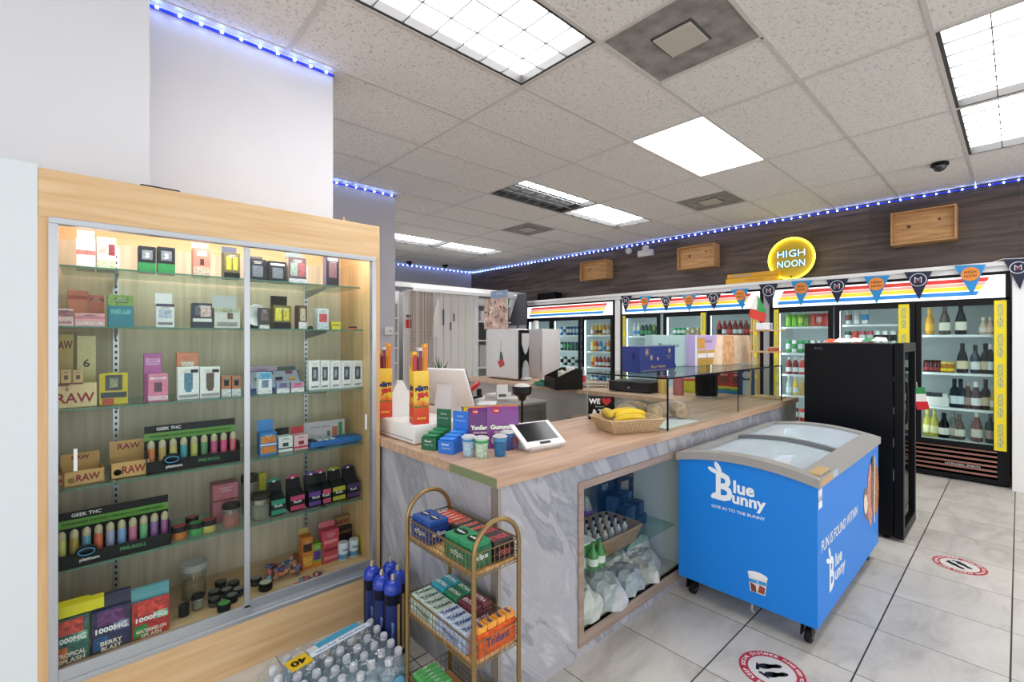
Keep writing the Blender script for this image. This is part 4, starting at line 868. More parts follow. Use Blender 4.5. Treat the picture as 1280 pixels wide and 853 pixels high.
MB().box(-w2, w2, 0, .10, 0, .028, mat('2468b0', .5), .002).build('tray', t)
for k, c in enumerate(('20242c', 'c8ccd4', 'b8c0cc', 'c8ccd4')): MB().box(-w2+.01+k*.033, -w2+.036+k*.033, .01, .08, .028, .034, mat(c, .4), .002).build('flat_pack', t)
MB().box(-w2, w2*.6, .1, .103, 0, .115, mat('c0bcc4', .5)).text('Dental Vapour', (-w2*.35, .1, .085), X, Z, .016, '8a4a68').box(w2*.1, w2*.3, .097, .1, .03, .08, 'b86a50').box(w2*.35, w2*.5, .097, .1, .03, .1, '3a8a50').box(-w2*.1, 0, .097, .1, .03, .06, '50584a').build('header_card', t)
# fifth shelf right: hooked flavour boxes
for k, (u0, u1, c) in enumerate(((339, 357, '1f8a6a'), (363, 381, 'b83a68'), (386, 404, '5a3a88'), (401, 414, 'c04868'), (416, 432, 'a8a828'), (434, 450, '4a2a60'))):
    n = ['green', 'magenta', 'purple', 'rose', 'lime', 'violet'][k]
    x, wd = slotp(u0, u1, 620, 2.45); h = .105; t = thing('flavour_pack', 'black and %s hooked pack on the right fifth shelf' % n, 'pack', (x, 2.45, s5), group='hooked black packs'); w2 = wd/2*.98
    MB().prism([(0, 0), (.08, 0), (.08, h+.045), (.06, h), (0, h*.75)], (-w2, 0, 0), Y, Z, wd*.98, mat('1e1f24', .45)).quad((-w2, -.0006, .008), (w2, -.0006, .008), (w2, -.0006, .03), (-w2, -.0006, .03), mat(c)).quad((-w2, -.0005, h*.75*.7), (w2, -.0005, h*.75*.7), (w2, -.0005, h*.75), (-w2, -.0005, h*.75), mat(c)).text('Rush', (0, -.001, .05), X, Z, .014, 'e0e0e0', wmax=wd*.8, bold=.02).build('pack_body', t)
    MB().prism([(-w2, h), (w2, h), (w2, h+.04), (w2*.5, h+.06), (-w2*.5, h+.06), (-w2, h+.04)], (0, .081, 0), X, Z, -.002, mat(c, .4)).text('t', (0, .079, h+.04), X, Z, .028, 'f0f0f0', bold=.04).build('hang_tab', t)
# ================================================================ COUNTER
ct = thing('service_counter', 'long service counter clad in grey veined marble with pale oak worktop', 'counter', (1.165, 1.36, 0))
H0, HT = .884, .924
FY = 0.; NX0, NX1, NZ0, NZ1 = .52, 1.47, .10, .765      # niche in the side facing the room (local x, z)
RX = 3.55                                              # length of right leg
m = MB()
m.box(0, NX0, 0, .02, 0, H0, MARBLE).box(NX1, RX, 0, .02, 0, H0, MARBLE).box(NX0, NX1, 0, .02, NZ1, H0, MARBLE).box(NX0, NX1, 0, .02, 0, NZ0, MARBLE)
m.build('marble_side', ct)
MB().box(0, .02, .02, 2.2, 0, H0, MARBLE).build('marble_end', ct)
MB().box(-.004, .018, -.004, .0, 0, H0, mat('a59c96', .35, .5)).box(-.006, -.0, -.004, .03, 0, H0, mat('a59c96', .35, .5)).build('corner_trim', ct)
m = MB()
m.box(.02, RX, .60, .62, 0, H0, 'b0aca6').box(RX-.02, RX, .02, .6, 0, H0, 'b0aca6').box(.80, .82, .62, 2.2, 0, H0, 'b0aca6').build('inner_panel', ct)
gr_ = TOPWOOD
m = MB().box(-.012, .86, -.014, 2.2, H0, HT, gr_).box(.86, 2.62, -.014, .66, H0, HT, gr_).box(2.62, RX+.03, -.014, 3.80, H0, HT, gr_)
m.build('worktop', ct)
tag(MB().box(-.0135, -.0125, -.014, .3, H0+.002, HT-.003, mat('7c8a63', .5)).build('worktop_end_tape', ct), 'dull green tape on the worktop edge')
MB().box(2.68, 2.70, .7, 3.79, 0, H0, mat('a9a49c', .6)).box(2.70, RX, 3.75, 3.77, 0, H0, mat('a9a49c', .6)).build('back_counter_front', ct)
# niche
FW = wood_mat('8a7768', 'a8958a', 'X', 1.4, .5, 'grey_oak', 14)
m = MB(); fw = .035
m.box(NX0-fw, NX1+fw, -.008, .03, NZ1, NZ1+fw, FW).box(NX0-fw, NX1+fw, -.008, .03, NZ0-fw*1.6, NZ0, FW).box(NX0-fw, NX0, -.008, .03, NZ0, NZ1, FW).box(NX1, NX1+fw, -.008, .03, NZ0, NZ1, FW)
fo = m.build('niche_frame', ct)
MB().box(NX0, NX1, .004, .008, NZ0, NZ1, CG).build('niche_glass', ct)
m = MB(); nl = mat('dadee0', .6); D = .5
m.box(NX0-.01, NX1+.01, D, D+.02, NZ0, NZ1, nl).box(NX0-.02, NX0, .03, D, NZ0-.02, NZ1, nl).box(NX1, NX1+.02, .03, D, NZ0-.02, NZ1, nl).box(NX0, NX1, .03, D, NZ0-.02, NZ0, mat('dcdedc', .5)).box(NX0, NX1, .03, D, NZ1, NZ1+.02, nl)
m.build('niche_lining', ct)
ZS = .335
MB().box(NX0+.01, NX1-.01, .05, D-.01, ZS-.008, ZS, SGL).build('niche_shelf', ct).name = 'glass_shelf'
# goods inside the niche (world coordinates)
nx, ny = 1.165, 1.36
def wicker_mat(c0, c1, name):
    M, N, L, b = nt(name); tc = N.new('ShaderNodeTexCoord'); wv = N.new('ShaderNodeTexWave'); wv.inputs['Scale'].default_value = 38; wv.bands_direction = 'Z'; wv.inputs['Distortion'].default_value = 2.5; wv.inputs['Detail Scale'].default_value = 6
    L.new(tc.outputs['Object'], wv.inputs[0]); r = ramp(N, [(.2, c0), (.8, c1)]); L.new(wv.outputs['Fac'], r.inputs[0]); L.new(r.outputs[0], b.inputs['Base Color'])
    bp = N.new('ShaderNodeBump'); bp.inputs['Strength'].default_value = .7; bp.inputs['Distance'].default_value = .01; L.new(wv.outputs['Fac'], bp.inputs['Height']); L.new(bp.outputs[0], b.inputs['Normal']); return M
WK = wicker_mat('cba678', 'f0dab2', 'wicker'); WKD = wicker_mat('94704a', 'cba878', 'dark_wicker')
def basket(t, wx, wy, h, M, flare=.02):
    def rim(f, z, inset=0.): a = wx/2-inset+flare*f; b = wy/2-inset+flare*f; return [(-a, -b, z), (a, -b, z), (a, b, z), (-a, b, z)]
    o_ = rim(-1, 0); p_ = rim(1, h); q_ = rim(1, h, .01); r_ = rim(-1, .012, .01)
    vs = o_+p_+q_+r_; fs = [(3, 2, 1, 0)]
    for k in range(4):
        j = (k+1) % 4; fs += [(k, j, 4+j, 4+k), (4+k, 4+j, 8+j, 8+k), (8+k, 8+j, 12+j, 12+k)]
    fs.append((12, 13, 14, 15)); MB().add(vs, fs, M).build('basket_body', t)
    e = rim(1, h); r = MB(); a = wx/2+flare; b = wy/2+flare; pts = []
    for k in range(32):
        an = 2*PI*k/32; c, s = math.cos(an), math.sin(an); sg = lambda q: (1 if q >= 0 else -1)
        pts.append((sg(c)*a*abs(c)**.25, sg(s)*b*abs(s)**.25, h+.002*math.sin(k*4)))
    r.tube(pts, .006, M, 6, True).build('rim', t)
    s = MB()
    for k in range(14): x = -wx/2+wx*(k+.5)/14; s.tube([(x*.96, -wy/2+flare-.001, 0), (x*1.06, -wy/2-flare-.001, h)], .0035, M, 5); 
    for k in range(9): y = -wy/2+wy*(k+.5)/9; s.tube([(-wx/2+flare-.001, y*.96, 0), (-wx/2-flare-.001, y*1.04, h)], .0035, M, 5); s.tube([(wx/2-flare+.001, y*.96, 0), (wx/2+flare+.001, y*1.04, h)], .0035, M, 5)
    s.build('weave_stakes', t)
t = thing('wicker_basket', 'brown wicker basket of small bottles on the glass shelf inside the counter', 'basket', (nx+.90, ny+.17, ZS)); basket(t, .36, .22, .1, WKD)
random.seed(5); bp_ = None
for k in range(15):
    i, j = k % 5, k//5
    if bp_ is None:
        bp_ = MB().lathe([(.014, 0), (.017, .004), (.017, .05), (.007, .062), (.007, .075)], mat('c8c4bc', .2), n=10).lathe([(.009, .075), (.009, .088)], BLACK, n=10).build('mini_bottle'); o_ = bp_
    else: o_ = bp_.copy(); C.objects.link(o_)
    o_.location = (nx+.90-.12+i*.06, ny+.17-.06+j*.06, ZS+.014+.03)
    tag(o_, 'tiny pale bottle with black cap in the brown wicker basket', 'bottle', 'tiny bottles in the wicker basket')
t = thing('bottle_carton', 'green and white carton with green bottles at left of the niche', 'box', (nx+.665, ny+.12, ZS))
MB().box(-.045, .045, -.05, .05, 0, .12, mat('d8dcd4', .5), .002).quad((-.045, -.0505, .05), (.045, -.0505, .05), (.045, -.0505, .11), (-.045, -.0505, .11), mat('3a8a4a')).build('carton', t)
for k in range(2):
    o_ = MB().lathe([(.024, 0), (.026, .005), (.026, .07), (.01, .1), (.01, .13)], mat('3f8a3c', .15), n=14).build('green_bottle', None, (nx+.655+k*.055, ny+.045, ZS)); MB().lathe([(.0265, .02), (.0265, .055)], 'dfe4d8', n=14).build('label_band', o_)
    tag(o_, 'green glass bottle before the white carton, %s of two' % ('left' if k == 0 else 'right'), 'bottle')
t = thing('gadget_display', 'black and navy display box of packs at the right end of niche shelf', 'display box', (nx+1.22, ny+.26, ZS), .1)
m = MB(); NVY = mat('1a2a44', .5); m.box(-.12, .12, -.1, .1, 0, .06, NVY, .002).box(-.12, .12, .09, .1, .06, .26, NVY)
for i in range(4):
    for j in range(2): m.box(-.11+i*.056, -.062+i*.056, -.09+j*.08, -.03+j*.08, .06, .14+j*.04, mat(['20344f', '2c4a6c', '182430'][(i+j) % 3], .4), .002)
m.text('ELF', (-.05, .089, .22), X, Z, .03, 'c8d4e0').build('display_box', t)
t = thing('picture_carton', 'dark carton with white silhouette at far right behind the niche glass', 'box', (nx+1.36, ny+.38, ZS)); MB().box(-.09, .09, -.05, .05, 0, .3, mat('23262c', .5), .002).box(-.05, .03, -.0515, -.05, .06, .22, mat('9a9288')).build('printed_box', t)
t = thing('mini_figure_bottle', 'clear violet topped bottle standing behind the wicker basket', 'bottle', (nx+1.0, ny+.36, ZS)); MB().lathe([(.03, 0), (.034, .01), (.034, .12), (.02, .17), (.012, .19)], glass('d8e4d8', 1.45, .05, body=.3), n=16).build('bottle_body', t); MB().lathe([(.036, .09), (.036, .12)], '7a50a0', n=16).build('violet_band', t)
# cloth and plastic bags on the niche floor
random.seed(11)
bagc = ['dcdad4', 'd0ccc8', 'e4e0d8', 'c4c8cc', 'e0ddd7', 'd4c4b8', 'bcc2ca', 'e8e6e2']
for k in range(12):
    x = nx+NX0+.12+(NX1-NX0-.22)*k/11; y = ny+.12+.11*(k % 3); m = MB(); rx, ry, rz = .125+random.random()*.03, .10, .09+random.random()*.05+.02*(k % 3)
    vs = []; fs = []; n_, q_ = 14, 7
    for i in range(q_):
        ph = PI/2*i/(q_-1)*.98
        for j in range(n_):
            a = 2*PI*j/n_; w_ = 1+.16*math.sin(a*3+k)+.10*math.sin(a*5+2*k+i)+random.uniform(-.06, .06)
            cp_ = math.cos(ph)**.7; vs.append((rx*cp_*math.cos(a)*w_, ry*cp_*math.sin(a)*w_, rz*math.sin(ph)*(1+random.uniform(-.12, .12)*(1 if i < q_-1 else 0))))
    for i in range(q_-1):
        for j in range(n_): fs.append((i*n_+j, i*n_+(j+1) % n_, (i+1)*n_+(j+1) % n_, (i+1)*n_+j))
    fs.append(tuple(range(n_))[::-1]); fs.append(tuple((q_-1)*n_+j for j in range(n_)))
    o_ = m.add(vs, fs, mat(bagc[k % 8], .5)).build('crumpled_bag', None, (x, y, NZ0), random.random())
    tag(o_, 'crumpled pale bag on the niche floor, %s from the left' % ORD[k], 'bag', 'crumpled bags in the counter niche')

# ================================================================ GOODS ON THE COUNTER
ZT = HT
def cpos(u, v, z=ZT): p = at(u, v, 2, z); return p.x, p.y
# white cash drawer with receipt printer on it
t = thing('cash_drawer', 'white cash drawer box at the left end of the counter', 'cash drawer', (1.36, 2.24, ZT))
MB().box(-.155, .14, -.20, .24, .004, .095, mat('e6e6e4', .35), .004, seg=2).build('drawer_body', t)
MB().box(-.157, -.155, -.185, .225, .02, .024, '9a9a9a').box(-.14, .13, -.19, .23, 0, .004, '303030').build('drawer_front', t)
t = thing('receipt_printer', 'white wedge-shaped receipt printer on the cash drawer', 'printer', (1.33, 2.44, ZT+.0955), -.45)
MB().prism([(-.10, 0), (.10, 0), (.08, .09), (.03, .19), (-.005, .19)], (0, -.08, 0), X, Z, -.15, mat('e8e8e8', .35)).build('printer_body', t)
MB().box(-.098, .098, -.078, .068, 0, .003, '404040').box(-.03, .03, -.072, -.07, .02, .03, '9a9a9a').build('base_line', t)
# POS screen seen from the back
x, y = 1.74, 2.52; t = thing('register_screen', 'white slanted back of the cash register screen on the counter', 'register', (x, y, ZT), -1.15)
sc = Matrix.Translation((-.02, -.02, .22)) @ Matrix.Rotation(.5, 4, 'X')
MB().box(-.19, .19, -.012, .012, -.14, .14, mat('ecebec', .3), .008, sc, 2).build('screen', t)
MB().box(-.19, .19, .0125, .014, -.13, .13, mat('101216', .15), 0, sc).build('display', t)
MB().prism([(-.10, 0), (.12, 0), (.06, .09), (.02, .22), (-.05, .24)], (-.055, 0, 0), Y, Z, .11, mat('dfe0e6', .35)).build('stand', t)
# stick snack boxes
def stick_box(x, y, z, rz, label):
    t = thing('snack_stick_box', label, 'snack box', (x, y, z), rz)
    w, d, h = .040, .042, .272
    M, N, L, b = nt('printed_yellow_red'); tc = N.new('ShaderNodeTexCoord'); sp = N.new('ShaderNodeSeparateXYZ'); L.new(tc.outputs['Object'], sp.inputs[0])
    nz = N.new('ShaderNodeTexNoise'); nz.inputs['Scale'].default_value = 22; L.new(tc.outputs['Object'], nz.inputs[0]); ad = N.new('ShaderNodeMath'); ad.operation = 'MULTIPLY_ADD'; ad.inputs[1].default_value = .09; L.new(nz.outputs[0], ad.inputs[0]); L.new(sp.outputs['Z'], ad.inputs[2])
    r = ramp(N, [(.04, 'c8321c'), (.14, 'd8501e'), (.17, 'dcc23a'), (.23, 'e2b52c'), (.3, 'eec84a')]); L.new(ad.outputs[0], r.inputs[0]); L.new(r.outputs[0], b.inputs['Base Color']); b.inputs['Roughness'].default_value = .4
    m = MB().box(-w, w, -d, d, 0, h, M, .001)
    for q, s_, o_ in ((0, X, Vector((0, -d, 0))), (1, -Y, Vector((-w, 0, 0)))):
        m.text('slim', o_+Z*.185, (s_+Z*.15), Z-s_*.15, .032, mat('1c1c5a'), w=.07, bold=.06).text('JIM', o_+Z*.145+s_*.005, (s_+Z*.15), Z-s_*.15, .036, mat('c01c24'), w=.06, bold=.07).text('Original', o_+Z*.03, s_, Z, .014, mat('eed850'), wmax=.07, bold=.03).text('MONSTER', o_+Z*.09, s_, Z, .014, mat('3a7a20'), wmax=.07, bold=.03)
    m.box(-w, w, d-.002, d, h, h+.02, M).build('printed_box', t)
    sc_ = ['a83040', '7a2030', 'd87a20', 'e0902a', '5a4a4a', 'e8b830']
    for k in range(6):
        a, bb = -w+.012+(k % 3)*.028, -.022+(k//3)*.035
        p = MB().box(a-.010, a+.010, bb-.004, bb+.004, .06, h+.085+.02*((k*7) % 3), mat(sc_[k], .35), .002)
        p.box(a-.011, a+.011, bb-.003, bb+.003, h+.07, h+.10+.02*((k*7) % 3), mat(['e8b830', 'c8c8d0', 'e8a030'][k % 3], .3)); p.build('snack_stick', t)
    return t
stick_box(*at(526, 524, 2, 1.0195)[:2], 1.0195, -.2, 'tall yellow and red snack stick box on the front of the cash drawer') if False else stick_box(1.27, 2.105, ZT+.0955, -.25, 'tall yellow and red snack stick box on the front of the cash drawer')
stick_box(1.228, 2.42, ZT+.0955, -.2, 'yellow and red snack stick box half hidden behind the wooden cabinet')
# gum boxes
def gum_box(x, y, c, c2, label, rz=-1.15):
    t = thing('gum_display_box', label, 'gum box', (x, y, ZT), rz); A = mat(c, .4); w = .034
    m = MB().prism([(0, 0), (.12, 0), (.12, .075), (.075, .06), (.0, .052)], (-w, -.05, 0), Y, Z, 2*w, A)
    m.prism([(.118, .07), (.122, .07), (.122, .155), (.118, .155)], (-w, -.05, 0), Y, Z, 2*w, A)
    m.text('Good', (-w*.1, -.05, .038), X, Z, .010, 'e8f0ea', bold=.02, wmax=.05).text('energy to go', (-.0, -.05, .022), X, Z, .006, 'e8f0ea', wmax=.05).text('boost', (0, .0675, .135), X, Z, .008, 'e8f0ea').text('mint energy gum', (0, .0675, .115), X, Z, .006, 'e8f0ea', wmax=.05)
    t.scale = (1.22, 1.15, 1.15)
    for k in range(3): m.box(-w+.004, w-.004, -.045+k*.038, -.012+k*.038, .054+k*.006, .062+k*.007, mat(c2, .35), .002)
    m.build('display_carton', t)
gum_box(1.255, 1.93, '14603f', '1c8050', 'dark green stepped gum box beside the white cash drawer')
gum_box(1.275, 1.815, '1c6fd0', '3a8ae4', 'bright blue stepped gum box between green one and cups')
# cups
def cup(u, v, c, label, sc=1., c2='d8e4e8'):
    x, y = cpos(u, v); t = thing('snack_cup', label, 'cup', (x, y, ZT))
    M = mat(c, .35, noise=.35, scale=70)
    MB().lathe([(.024, 0), (.025, .003), (.032, .082*sc), (.033, .084*sc)], M, n=22).build('cup_body', t)
    MB().lathe([(.0315, .068*sc), (.0328, .08*sc)], mat(c2, .4), n=22).build('printed_band', t)
    MB().lathe([(.034, .084*sc), (.034, .089*sc), (.026, .091*sc), (.024, .095*sc)], glass('e8eef0', 1.5, .05, body=.5), n=22).build('clear_lid', t)
cup(586, 570, 'a8c4d8', 'pale blue snack cup, leftmost of the cups', c2='4a8ac0')
cup(602, 572, 'b0ccb8', 'pale green snack cup in front of the others', c2='3f9a60')
cup(625, 570, '2f6a9c', 'deep blue speckled snack cup beside the tablet', 1.02, '4a90c0')
cup(634, 562, '3f5a98', 'blue snack cup hidden behind the deep blue one', .95, '3a70b0')
# standing pouches
def stand_pouch(x, y, w, h, c, top, words, label, rz, art):
    t = thing('candy_pouch', label, 'pouch', (x, y, ZT), rz); n = 8; vs = []; fs = []
    for i in range(n+1):
        f = i/n; d = .03*(1-f)**.7+.002; vs += [(-w/2, -d, f*h), (w/2, -d, f*h), (w/2, d, f*h), (-w/2, d, f*h)]
    for i in range(n):
        for k in range(4): fs.append((4*i+k, 4*i+(k+1) % 4, 4*i+4+(k+1) % 4, 4*i+4+k))
    fs += [(3, 2, 1, 0), (4*n, 4*n+1, 4*n+2, 4*n+3)]
    m = MB().add(vs, fs, mat(c, .3)); m.build('pouch_body', t)
    slope = Vector((0, .022, h*.8)).normalized(); e = MB()
    def P_(xx, zz, l=.001): f = zz; return Vector((xx, -(.03*(1-f)**.7+.002)-l, f*h))
    e.text(words[0], P_(0, .5), X, slope, h*.11, mat('f0f0e8'), w=w*.8, bold=.05)
    e.text(words[0], P_(0, .5, .0006), X, slope, h*.125, mat('2a6a3a'), w=w*.84, bold=.12)
    e.text(words[1], P_(0, .38), X, slope, h*.05, mat('f0d0e0'), wmax=w*.6, bold=.03)
    e.prism(disc2(w*.13, 14, cx=-w*.22, cy=0), P_(0, .88, .0005), X, slope, -.001, mat('b81c2c')).text('YUM', P_(-w*.22, .88, .002), X, slope, h*.04, 'f0f0f0', bold=.03)
    for (a, b_, r, cc) in art: e.prism(disc2(r, 16), P_(w*a, b_, .006), X, slope, -.003, mat(cc, .3))
    e.build('printed_art', t)
    MB().box(-w/2, w/2, -.0035, .0035, h*.94, h, mat(top, .3)).build('seal', t)
stand_pouch(1.425, 1.79, .118, .2, '5c1c70', 'e07a28', ('YumEarth', 'SOUR BEANS'), 'dark purple candy pouch, left of two behind the cups', -.62, [(0, .17, .032, 'c81c60')])
stand_pouch(1.51, 1.72, .155, .205, '7a3a88', 'd86a40', ('Gummies', 'FRUIT SNACK'), 'lighter purple candy pouch, right of two behind the cups', -.62, [(-.25, .2, .02, 'd8a8b8'), (.0, .18, .018, 'e8c8d0'), (.3, .22, .028, 'b02840')])
stand_pouch(1.46, 1.89, .1, .185, 'e0c81c', 'd8b820', ('Candy', 'FRUIT'), 'yellow candy pouch standing behind the purple ones', -.62, [(0, .5, .02, 'c8281c')])
stand_pouch(1.60, 1.80, .13, .19, 'e0902a', 'e8a030', ('Candy', 'PEACH'), 'orange topped candy pouch peeking out behind purple ones', -.62, [(0, .5, .02, 'c8281c')])
# tablet stand
x, y = 1.63, 1.60; t = thing('payment_tablet', 'small white payment tablet on a slanted stand at the counter front', 'payment terminal', (x, y, ZT), -.15)
sc = Matrix.Translation((0, -.01, .055)) @ Matrix.Rotation(-.95, 4, 'X') @ Matrix.Rotation(0, 4, 'Z')
MB().prism([(-.06, 0), (.045, 0), (.075, .085), (.06, .095), (-.075, .015)], (-.085, 0, 0), Y, Z, .17, mat('e2e2e4', .35)).build('stand', t)
tb = Matrix.Translation((0, -.002, .063)) @ Matrix.Rotation(math.atan2(.085, .14)-0, 4, 'X')
MB().box(-.12, .12, -.085, .085, -.004, .01, mat('ececee', .3), .004, tb, 2).build('bezel', t)
MB().box(-.095, .095, -.05, .075, .0102, .0112, mat('1c1d20', .12), 0, tb).box(-.03, .03, -.074, -.062, .0102, .014, mat('17181a', .3), 0, tb).build('screen', t)
# barcode scanner
x, y = 1.91, 2.0; t = thing('barcode_scanner', 'black handheld barcode scanner upright in its gooseneck stand', 'scanner', (x, y, ZT), -.75)
MB().lathe([(.045, 0), (.045, .008), (.02, .014)], BLACK, n=20).tube([(0, 0, .01), (0, .005, .08), (0, -.005, .14), (0, 0, .18)], .007, BLACK).build('gooseneck', t)
MB().lathe([(.018, .165), (.03, .19), (.055, .205), (.06, .245), (.057, .25)], mat('1c1c1e', .35), n=20).build('scanner_head', t)
MB().lathe([(.05, .2505), (.035, .262), (.012, .268)], mat('c8c4bc', .3), n=20).build('top_window', t)
# WE love sign
x, y = at(727, 512, 2, ZT)[:2]; t = thing('shop_card', 'black card with white WE and a red heart behind the banana basket', 'sign', (2.50, 1.86, ZT), -.85)
m = MB().box(-.085, .085, 0, .006, 0, .15, mat('111112', .5)).text('WE', (-.045, 0, .12), X, Z, .036, 'f0f0f0', bold=.05).text('ARE LOCALS', (-.01, 0, .085), X, Z, .008, 'f0f0f0', wmax=.15).text('& THE', (.0, 0, .05), X, Z, .034, 'f0f0f0', bold=.05, wmax=.15).text('PEOPLE', (0, 0, .016), X, Z, .018, 'f0f0f0', bold=.04)
hp = []
for k in range(28): a = 2*PI*k/28; hp.append((.0026*16*math.sin(a)**3*.75, .0026*(13*math.cos(a)-5*math.cos(2*a)-2*math.cos(3*a)-math.cos(4*a))*.75))
m.prism(hp, (.032, -.001, .12), X, Z, .001, 'd01c28'); m.build('card', t)
# banana basket
t = thing('fruit_basket', 'shallow wicker basket holding bananas on the worktop', 'basket', (2.325, 1.55, ZT), -.42); basket(t, .315, .22, .078, WK, .022)
def banana(p, rz, c, k, L=.19, tilt=0):
    m = MB(); n = 12; pts = []; rr = []
    for i in range(n+1):
        f = i/n; a = (f-.5)*1.5; pts.append((math.sin(a)*L/1.4, -(math.cos(a)-1)*L*.75*0+math.cos(a)*L*.0, .0+(math.cos(a)-math.cos(.75))*L*.35)); rr.append(.021*(1-abs(2*f-1)**3.2)**.5+.005)
    m.tube(pts, rr, mat(c, .45, noise=.1, scale=25), 8); o_ = m.build('banana', None, p, rz); o_.rotation_euler.x = tilt
    MB().tube([(pts[0][0], 0, pts[0][2]), (pts[0][0]-.018, 0, pts[0][2]-.004)], .005, mat('7a6a28'), 6).build('stem', o_)
    tag(o_, 'yellow banana in the wicker basket, %s from the near side' % ORD[k], 'banana', 'bananas in the basket')
for k, (dx, dy, dz, r, c) in enumerate(((-.02, -.07, .035, -.52, 'd8b41c'), (.01, -.025, .055, -.45, 'e8c424'), (.0, .025, .055, -.5, 'e8c020'), (.03, .07, .045, -.42, 'e4bc20'), (-.09, .06, .05, .9, 'cfae2c'))):
    banana((2.325+dx*math.cos(-.42)-dy*math.sin(-.42), 1.55+dx*math.sin(-.42)+dy*math.cos(-.42), ZT+dz+.032), r, c, k, L=.20 if k < 4 else .17, tilt=.5 if k < 4 else 0)
# glass sneeze case
gx0, gx1, gy0, gy1, gz = 2.475, 4.38, 1.372, 1.96, 1.228
t = thing('glass_case', 'frameless glass display case with black edges on the worktop', 'glass case', (gx0, gy0, ZT)); W_g, D_g, H_g = gx1-gx0, gy1-gy0, gz-ZT
MB().box(0, W_g, 0, .006, 0, H_g-.006, CG).build('front_pane', t); MB().box(0, .006, .006, D_g, 0, H_g-.006, CG).build('end_pane', t); MB().box(W_g-.006, W_g, .006, D_g, 0, H_g-.006, CG).build('end_pane', t)
MB().box(0, W_g, 0, D_g, H_g-.006, H_g, glass('e8efef', 1.5, .03)).build('top_pane', t)
m = MB(); e = .003
m.box(-e, W_g+e, -e, .006, H_g-.007, H_g+.002, BLACK).box(-e, .006, .006, D_g, H_g-.007, H_g+.002, BLACK).box(-e, .005, -e, .005, 0, H_g-.007, BLACK).box(1.0, 1.004, 0, .005, 0, H_g-.007, BLACK).box(W_g-.005, W_g+e, -e, .005, 0, H_g-.007, BLACK).build('black_edge', t)
MB().box(-.002, .003, D_g-.004, D_g, 0, H_g, '9ab0b0').build('glass_edge', t)
M, N, L, b = nt('clear_film'); N.remove(b); out = N['Material Output']; tr = N.new('ShaderNodeBsdfTransparent'); tr.inputs[0].default_value = (.97, .98, 1, 1); gl = N.new('ShaderNodeBsdfGlossy'); gl.inputs['Roughness'].default_value = .12; nz = N.new('ShaderNodeTexNoise'); nz.inputs['Scale'].default_value = 26; bp = N.new('ShaderNodeBump'); bp.inputs['Strength'].default_value = 1; bp.inputs['Distance'].default_value = .03; tc = N.new('ShaderNodeTexCoord'); L.new(tc.outputs['Object'], nz.inputs[0]); L.new(nz.outputs[0], bp.inputs['Height']); L.new(bp.outputs[0], gl.inputs['Normal']); mx = N.new('ShaderNodeMixShader'); mx.inputs[0].default_value = .13; L.new(tr.outputs[0], mx.inputs[1]); L.new(gl.outputs[0], mx.inputs[2]); L.new(mx.outputs[0], out.inputs[0]); FILM = M
# bread in clear bags inside the case
random.seed(2)
for k, (x, y) in enumerate(((2.75, 1.62), (2.93, 1.55), (2.62, 1.74), (2.8, 1.80))):
    t = thing('bread_bag', 'bread roll in clear plastic wrap inside the glass case, %s of four' % ORD[k], 'bread', (x, y, ZT), .5+k*.3, 'bread in the glass case')
    MB().lathe([(.01, -.10), (.04, -.085), (.05, -.03), (.052, .03), (.04, .085), (.01, .10)], mat(['d0a878', 'c09868', 'd8b488', 'c8a070'][k], .7, noise=.25, scale=20), n=14, mtx=Matrix.Translation((0, 0, .052)) @ Matrix.Rotation(PI/2, 4, 'Y')).build('bread', t)
    MB().lathe([(.004, -.15), (.02, -.125), (.055, -.08), (.058, 0), (.055, .08), (.02, .125), (.028, .15)], FILM, n=11, mtx=Matrix.Translation((0, 0, .058)) @ Matrix.Rotation(PI/2, 4, 'Y')).build('clear_wrap', t)
tag(MB().box(2.5, 2.9, 1.395, 1.55, ZT+.001, ZT+.005, mat('e6e6e2', .5)).build('paper_sheet'), 'white paper lying in the near corner of the glass case', 'paper')
# ---- on top of the glass case
tz = gz+.002
def ontop(u0, u1, vt, x_or_y, ax): pass
yb0 = 1.66
def bx_top(u0, u1, vt, y, d, c, label, name='gift_box', cat='box', prints=(), rz=0, parts=None, z=tz):
    a = at(u0, 440, 1, y); b = at(u1, 440, 1, y); h = at((u0+u1)/2, vt, 1, y).z-z; w = b.x-a.x
    t = thing(name, label, cat, ((a.x+b.x)/2, y, z), rz); return t, w, h
t, w, h = bx_top(800, 844, 433, 1.70, .1, '', 'dark blue gift box with gold snowflakes on top of the glass case')
t.rotation_euler.z = 0
m = MB().box(-w/2, w/2, 0, .14, 0, h, mat('1c2f78', .4), .003)
for (sx, sz, r) in ((-.32, .78, .1), (-.2, .56, .07), (-.02, .5, .045), (.32, .82, .07)):
    for q in range(4): a = PI*q/4; m.tube([(w*sx-r*w*.6*math.cos(a), -.001, h*sz-r*w*.6*math.sin(a)), (w*sx+r*w*.6*math.cos(a), -.001, h*sz+r*w*.6*math.sin(a))], .0018, mat('c8b080'), 4)
m.text('Buon Natale', (-.0, -.0005, h*.2), X, Z, h*.11, 'c8a860', w=w*.4).text('PANETTONE', (w*.3, -.0005, h*.6), X, Z, h*.05, 'c8a860').text('CLASSICO', (w*.3, -.0005, h*.5), X, Z, h*.05, 'c8a860').box(-w*.45, w*.45, -.001, 0, h*.05, h*.06, 'c8a860').build('printed_box', t)
MB().tube([(w/2, .05, h*.75), (w/2+.035, .04, h*.45), (w/2+.05, .02, h*.08)], .004, BLACK, 6).tube([(-w/2, .05, h*.75), (-w/2-.02, .04, h*.55), (-w/2-.03, .03, h*.5)], .004, BLACK, 6).build('strap', t)
t, w, h = bx_top(816, 864, 419, 1.88, .1, '', 'pale teal gift box with dark script behind the blue one')
